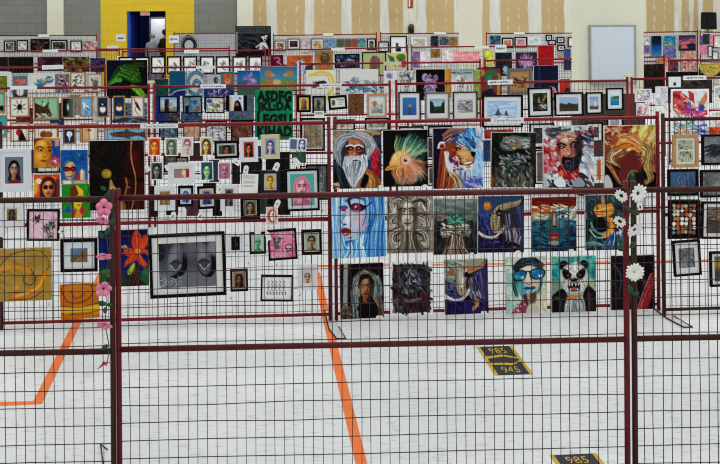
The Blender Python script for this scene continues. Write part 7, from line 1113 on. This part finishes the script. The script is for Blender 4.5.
def decal(c0, c1, c2, c3, t1, t2, label):
    A_, B_, C_, D_ = [on_floor(*c) for c in (c0, c1, c2, c3)]      # far left, far right, near right, near left
    o0 = (A_ + B_ + C_ + D_) / 4; o0.z = 0
    f = lambda u, v, z: ((A_ * (1 - u) + B_ * u) * (1 - v) + (D_ * (1 - u) + C_ * u) * v) - o0 + Vector((0, 0, z))
    mb = MB(); mb.v = [f(u, v, z) for z in (.0002, .0012) for u, v in ((0, 0), (1, 0), (1, 1), (0, 1))]; mb.f = [(4, 7, 6, 5), (0, 1, 5, 4), (1, 2, 6, 5), (2, 3, 7, 6), (3, 0, 4, 7)]
    o = mb.build('floor_sticker', DK, None, o0); tag(o, label, 'floor sticker', 'floor stickers')
    mb = MB()
    def poly(pts): b = len(mb.v); mb.v.extend([f(u, v, .0018) for u, v in pts]); mb.f.append(tuple(range(b, b + len(pts)))[::-1])
    poly([(0, 0), (.09, 0), (.09, 1), (0, 1)]); poly([(.91, 0), (1, 0), (1, 1), (.91, 1)])
    poly([(.09, .36), (.55, .31), (.91, .42), (.91, .47), (.55, .38), (.09, .44)]); poly([(.09, .58), (.45, .60), (.45, .56), (.62, .62), (.91, .53), (.91, .58), (.62, .69), (.09, .65)])
    mb.build('printed_arrow', YL, o)
    for body, vc in ((t1, .17), (t2, .83)):
        vs, fs = text_mesh(body, .46, .2); mesh_obj('lettering', [f(.5 + x, vc - y, .0018) for x, y in vs], fs, YL, o)
decal((476.5, 347), (512, 345.8), (533.5, 374.3), (495, 375.5), '985', '945', 'dark floor sticker with yellow edges and arrow, farther one')
decal((549.5, 455.3), (596, 453.4), (625, 489), (575, 491), '985', '945', 'dark floor sticker cut off by the bottom picture edge')
p0 = on_floor(100, 443); mb = MB(); mb.tube([on_floor(104, 470, .006), on_floor(100.5, 443.5, .006), on_floor(107.5, 449.5, .006)], .004, 6); o = mb.build('wire_hook', mat('black_wire', '2a2628', .5, .3)); tag(o, 'bent black wire lying on the floor by the left front post', 'wire')

# ---------------------------------------------------------------- whiteboard, loudspeaker, exit sign, alarm, people
bd = 10.75; a, b = at(588.5, 25, bd), at(635.2, 83, bd); w, h = b.x - a.x, a.z - b.z
wb = tag(empty('whiteboard', ((a.x + b.x) / 2, bd - .03, (a.z + b.z) / 2)), 'large blank whiteboard with grey metal frame on the cream column', 'whiteboard')
MB().ring(w, h, .022, -.012, .028).build('frame', mat('aluminium_frame', 'a5a7a8', .4, .5), wb)
MB().box(-w / 2 + .02, 0, -h / 2 + .02, w / 2 - .02, .02, h / 2 - .02).build('board', mat('whiteboard_surface', 'd3dde6', .35, 0, .01), wb)
MB().box(-w / 2 + .02, -.05, -h / 2 - .01, w / 2 - .02, -.012, -h / 2 + .005).build('pen_tray', mat('aluminium_frame', 'a5a7a8', .4, .5), wb)
sd = 23.9; a, b = at(702.3, 12.3, sd), at(713.2, 29, sd); w, h = b.x - a.x, a.z - b.z; cx = (a.x + b.x) / 2
sp = tag(empty('loudspeaker', (cx, sd, 0)), 'black loudspeaker on a pole stand behind the far right fence', 'loudspeaker'); BL = mat('black_plastic', '141416', .5)
m_ = MB().prism([(-w / 2, b.z), (w / 2, b.z), (w / 2 * .94, a.z), (-w / 2 * .94, a.z)], -.2, .1); cab = m_.build('cabinet', BL, sp)
MB().prism([(-w * .42, b.z + .05), (w * .42, b.z + .05), (w * .4, a.z - .05), (-w * .4, a.z - .05)], -.215, -.2).build('grille', mat('speaker_grille', '1d1d1f', .7, .2), cab)
MB().tube([(0, 0, .35), (0, 0, b.z)], .018, 8).build('pole', BL, sp)
for k in range(3): t = k * 2.094; MB().tube([(0, 0, .55), (.35 * math.cos(t), .35 * math.sin(t), .01)], .012, 6).build('leg', BL, sp)
ex = at(145, 13.3, WY + .08); es = tag(empty('exit_sign', ex), 'red exit sign hanging at the top of the doorway', 'exit sign')
MB().box(-.16, -.04, -.075, .16, .04, .075).build('housing', mat('sign_housing', '9c9c98', .5), es)
RM = bpy.data.materials.new('red_exit_light'); RM.use_nodes = True; bs = RM.node_tree.nodes['Principled BSDF']; bs.inputs['Base Color'].default_value = (.8, .03, .05, 1); bs.inputs['Emission Color'].default_value = (1, .04, .08, 1); bs.inputs['Emission Strength'].default_value = .9
vs, fs = text_mesh('EXIT', .24, .11); mesh_obj('lettering', [(x, -.042, y) for x, y in vs], fs, RM, es)
MB().box(-.014, -.01, .075, .014, .01, zt - ex.z).build('bracket', mat('sign_housing', '9c9c98', .5), es)
c = at(410.3, 3.5, WY); w = 5 * WY / F / 2; h = 9 * WY / F / 2
al = MB().box(c.x - w, WY - .03, c.z - h, c.x + w, WY, c.z + h).build('wall_sign', mat('red_sign', 'a84434', .6)); tag(al, 'small red and cream sign high on the tan wall', 'sign')
MB().box(c.x - w * .7, WY - .034, c.z - h * .7, c.x - w * .1, WY - .03, c.z + h * .8).build('sign_panel', CREAM, al)
c = at(410.7, 29.5, WY); fe = tag(empty('fire_bell', (c.x, WY, c.z)), 'black bell unit on the wall above the last fence row', 'bell')
MB().box(-.09, -.10, -.13, .09, 0, .08).build('housing', BL, fe)
bm = bmesh.new(); bmesh.ops.create_uvsphere(bm, u_segments=16, v_segments=10, radius=.1, matrix=Matrix.Translation((0, -.1, .1)) @ Matrix.Diagonal((1, .6, 1, 1))); me = bpy.data.meshes.new('bell_dome'); bm.to_mesh(me); bm.free(); me.materials.append(mat('bell_metal', '4c4a48', .35, .6)); o = bpy.data.objects.new('bell_dome', me); COL.objects.link(o); o.parent = fe
def person(loc, hgt, cloth, skin, hair, label, rotz=0, arm=.0):
    k = hgt / 1.75
    J = [(0, 0, .95), (0, 0, 1.2), (0, 0, 1.42), (0, -.01, 1.52), (0, -.02, 1.63), (0, -.01, 1.74),
         (-.19, 0, 1.42), (-.24, .02, 1.14), (-.22, -.06, .9), (-.22, -.09, .80), (.19, 0, 1.42), (.24, .02, 1.14), (.22 - arm, -.06 - arm, .9 + arm), (.22 - arm, -.09 - arm, .80 + arm),
         (-.1, 0, .9), (-.11, -.01, .5), (-.11, .03, .09), (-.12, -.13, .03), (.1, 0, .9), (.11, -.01, .5), (.11, .03, .09), (.12, -.13, .03)]
    E = [(0, 1), (1, 2), (2, 3), (3, 4), (4, 5), (2, 6), (6, 7), (7, 8), (8, 9), (2, 10), (10, 11), (11, 12), (12, 13), (0, 14), (14, 15), (15, 16), (16, 17), (0, 18), (18, 19), (19, 20), (20, 21)]
    R = [.15, .14, .15, .055, .09, .06, .065, .045, .035, .04, .065, .045, .035, .04, .09, .065, .045, .04, .09, .065, .045, .04]
    me = bpy.data.meshes.new('person'); me.from_pydata([Vector(j) * k for j in J], E, []); me.materials.append(cloth); me.materials.append(skin)
    o = bpy.data.objects.new('person', me); COL.objects.link(o); sk = o.modifiers.new('skin', 'SKIN')
    for v, r in zip(me.skin_vertices[0].data, R): v.radius = (r * k, r * k * .8)
    me.skin_vertices[0].data[0].use_root = True; o.modifiers.new('smooth', 'SUBSURF').levels = 1
    dg = bpy.context.evaluated_depsgraph_get(); m2 = bpy.data.meshes.new_from_object(o.evaluated_get(dg)); o.modifiers.clear(); o.data = m2
    if len(m2.materials) < 2: m2.materials.clear(); m2.materials.append(cloth); m2.materials.append(skin)
    for pl in m2.polygons: z = pl.center.z / k; pl.material_index = 1 if (z > 1.5 or (z < .85 and abs(pl.center.x) > .185 * k)) else 0; pl.use_smooth = True
    o.location = loc; o.rotation_euler = (0, 0, rotz); tag(o, label, 'person', 'people in the doorway')
    bm = bmesh.new(); bmesh.ops.create_uvsphere(bm, u_segments=14, v_segments=10, radius=.105 * k, matrix=Matrix.Translation((0, .015 * k, 1.69 * k)) @ Matrix.Diagonal((.95, 1, 1, 1)))
    hm = bpy.data.meshes.new('hair'); bm.to_mesh(hm); bm.free(); hm.materials.append(hair); ho = bpy.data.objects.new('hair', hm); COL.objects.link(ho); ho.parent = o
DRK = mat('black_clothing', '101012', .8); SKN = mat('skin', '9c7058', .6); HR = mat('dark_hair', '14110f', .7)
person((at(165.4, 30, WY + .42).x, WY + .42, 0), 1.86, DRK, SKN, HR, 'person in black clothing half hidden by the right side of the doorway', 2.6)
person((at(152.3, 30, WY + .62).x, WY + .62, 0), 1.7, mat('grey_clothing', '7c8488', .8), mat('pale_skin', 'b8a498', .6), mat('grey_hair', '6c6a66', .7), 'person in grey standing in the middle of the doorway', .4, .1)
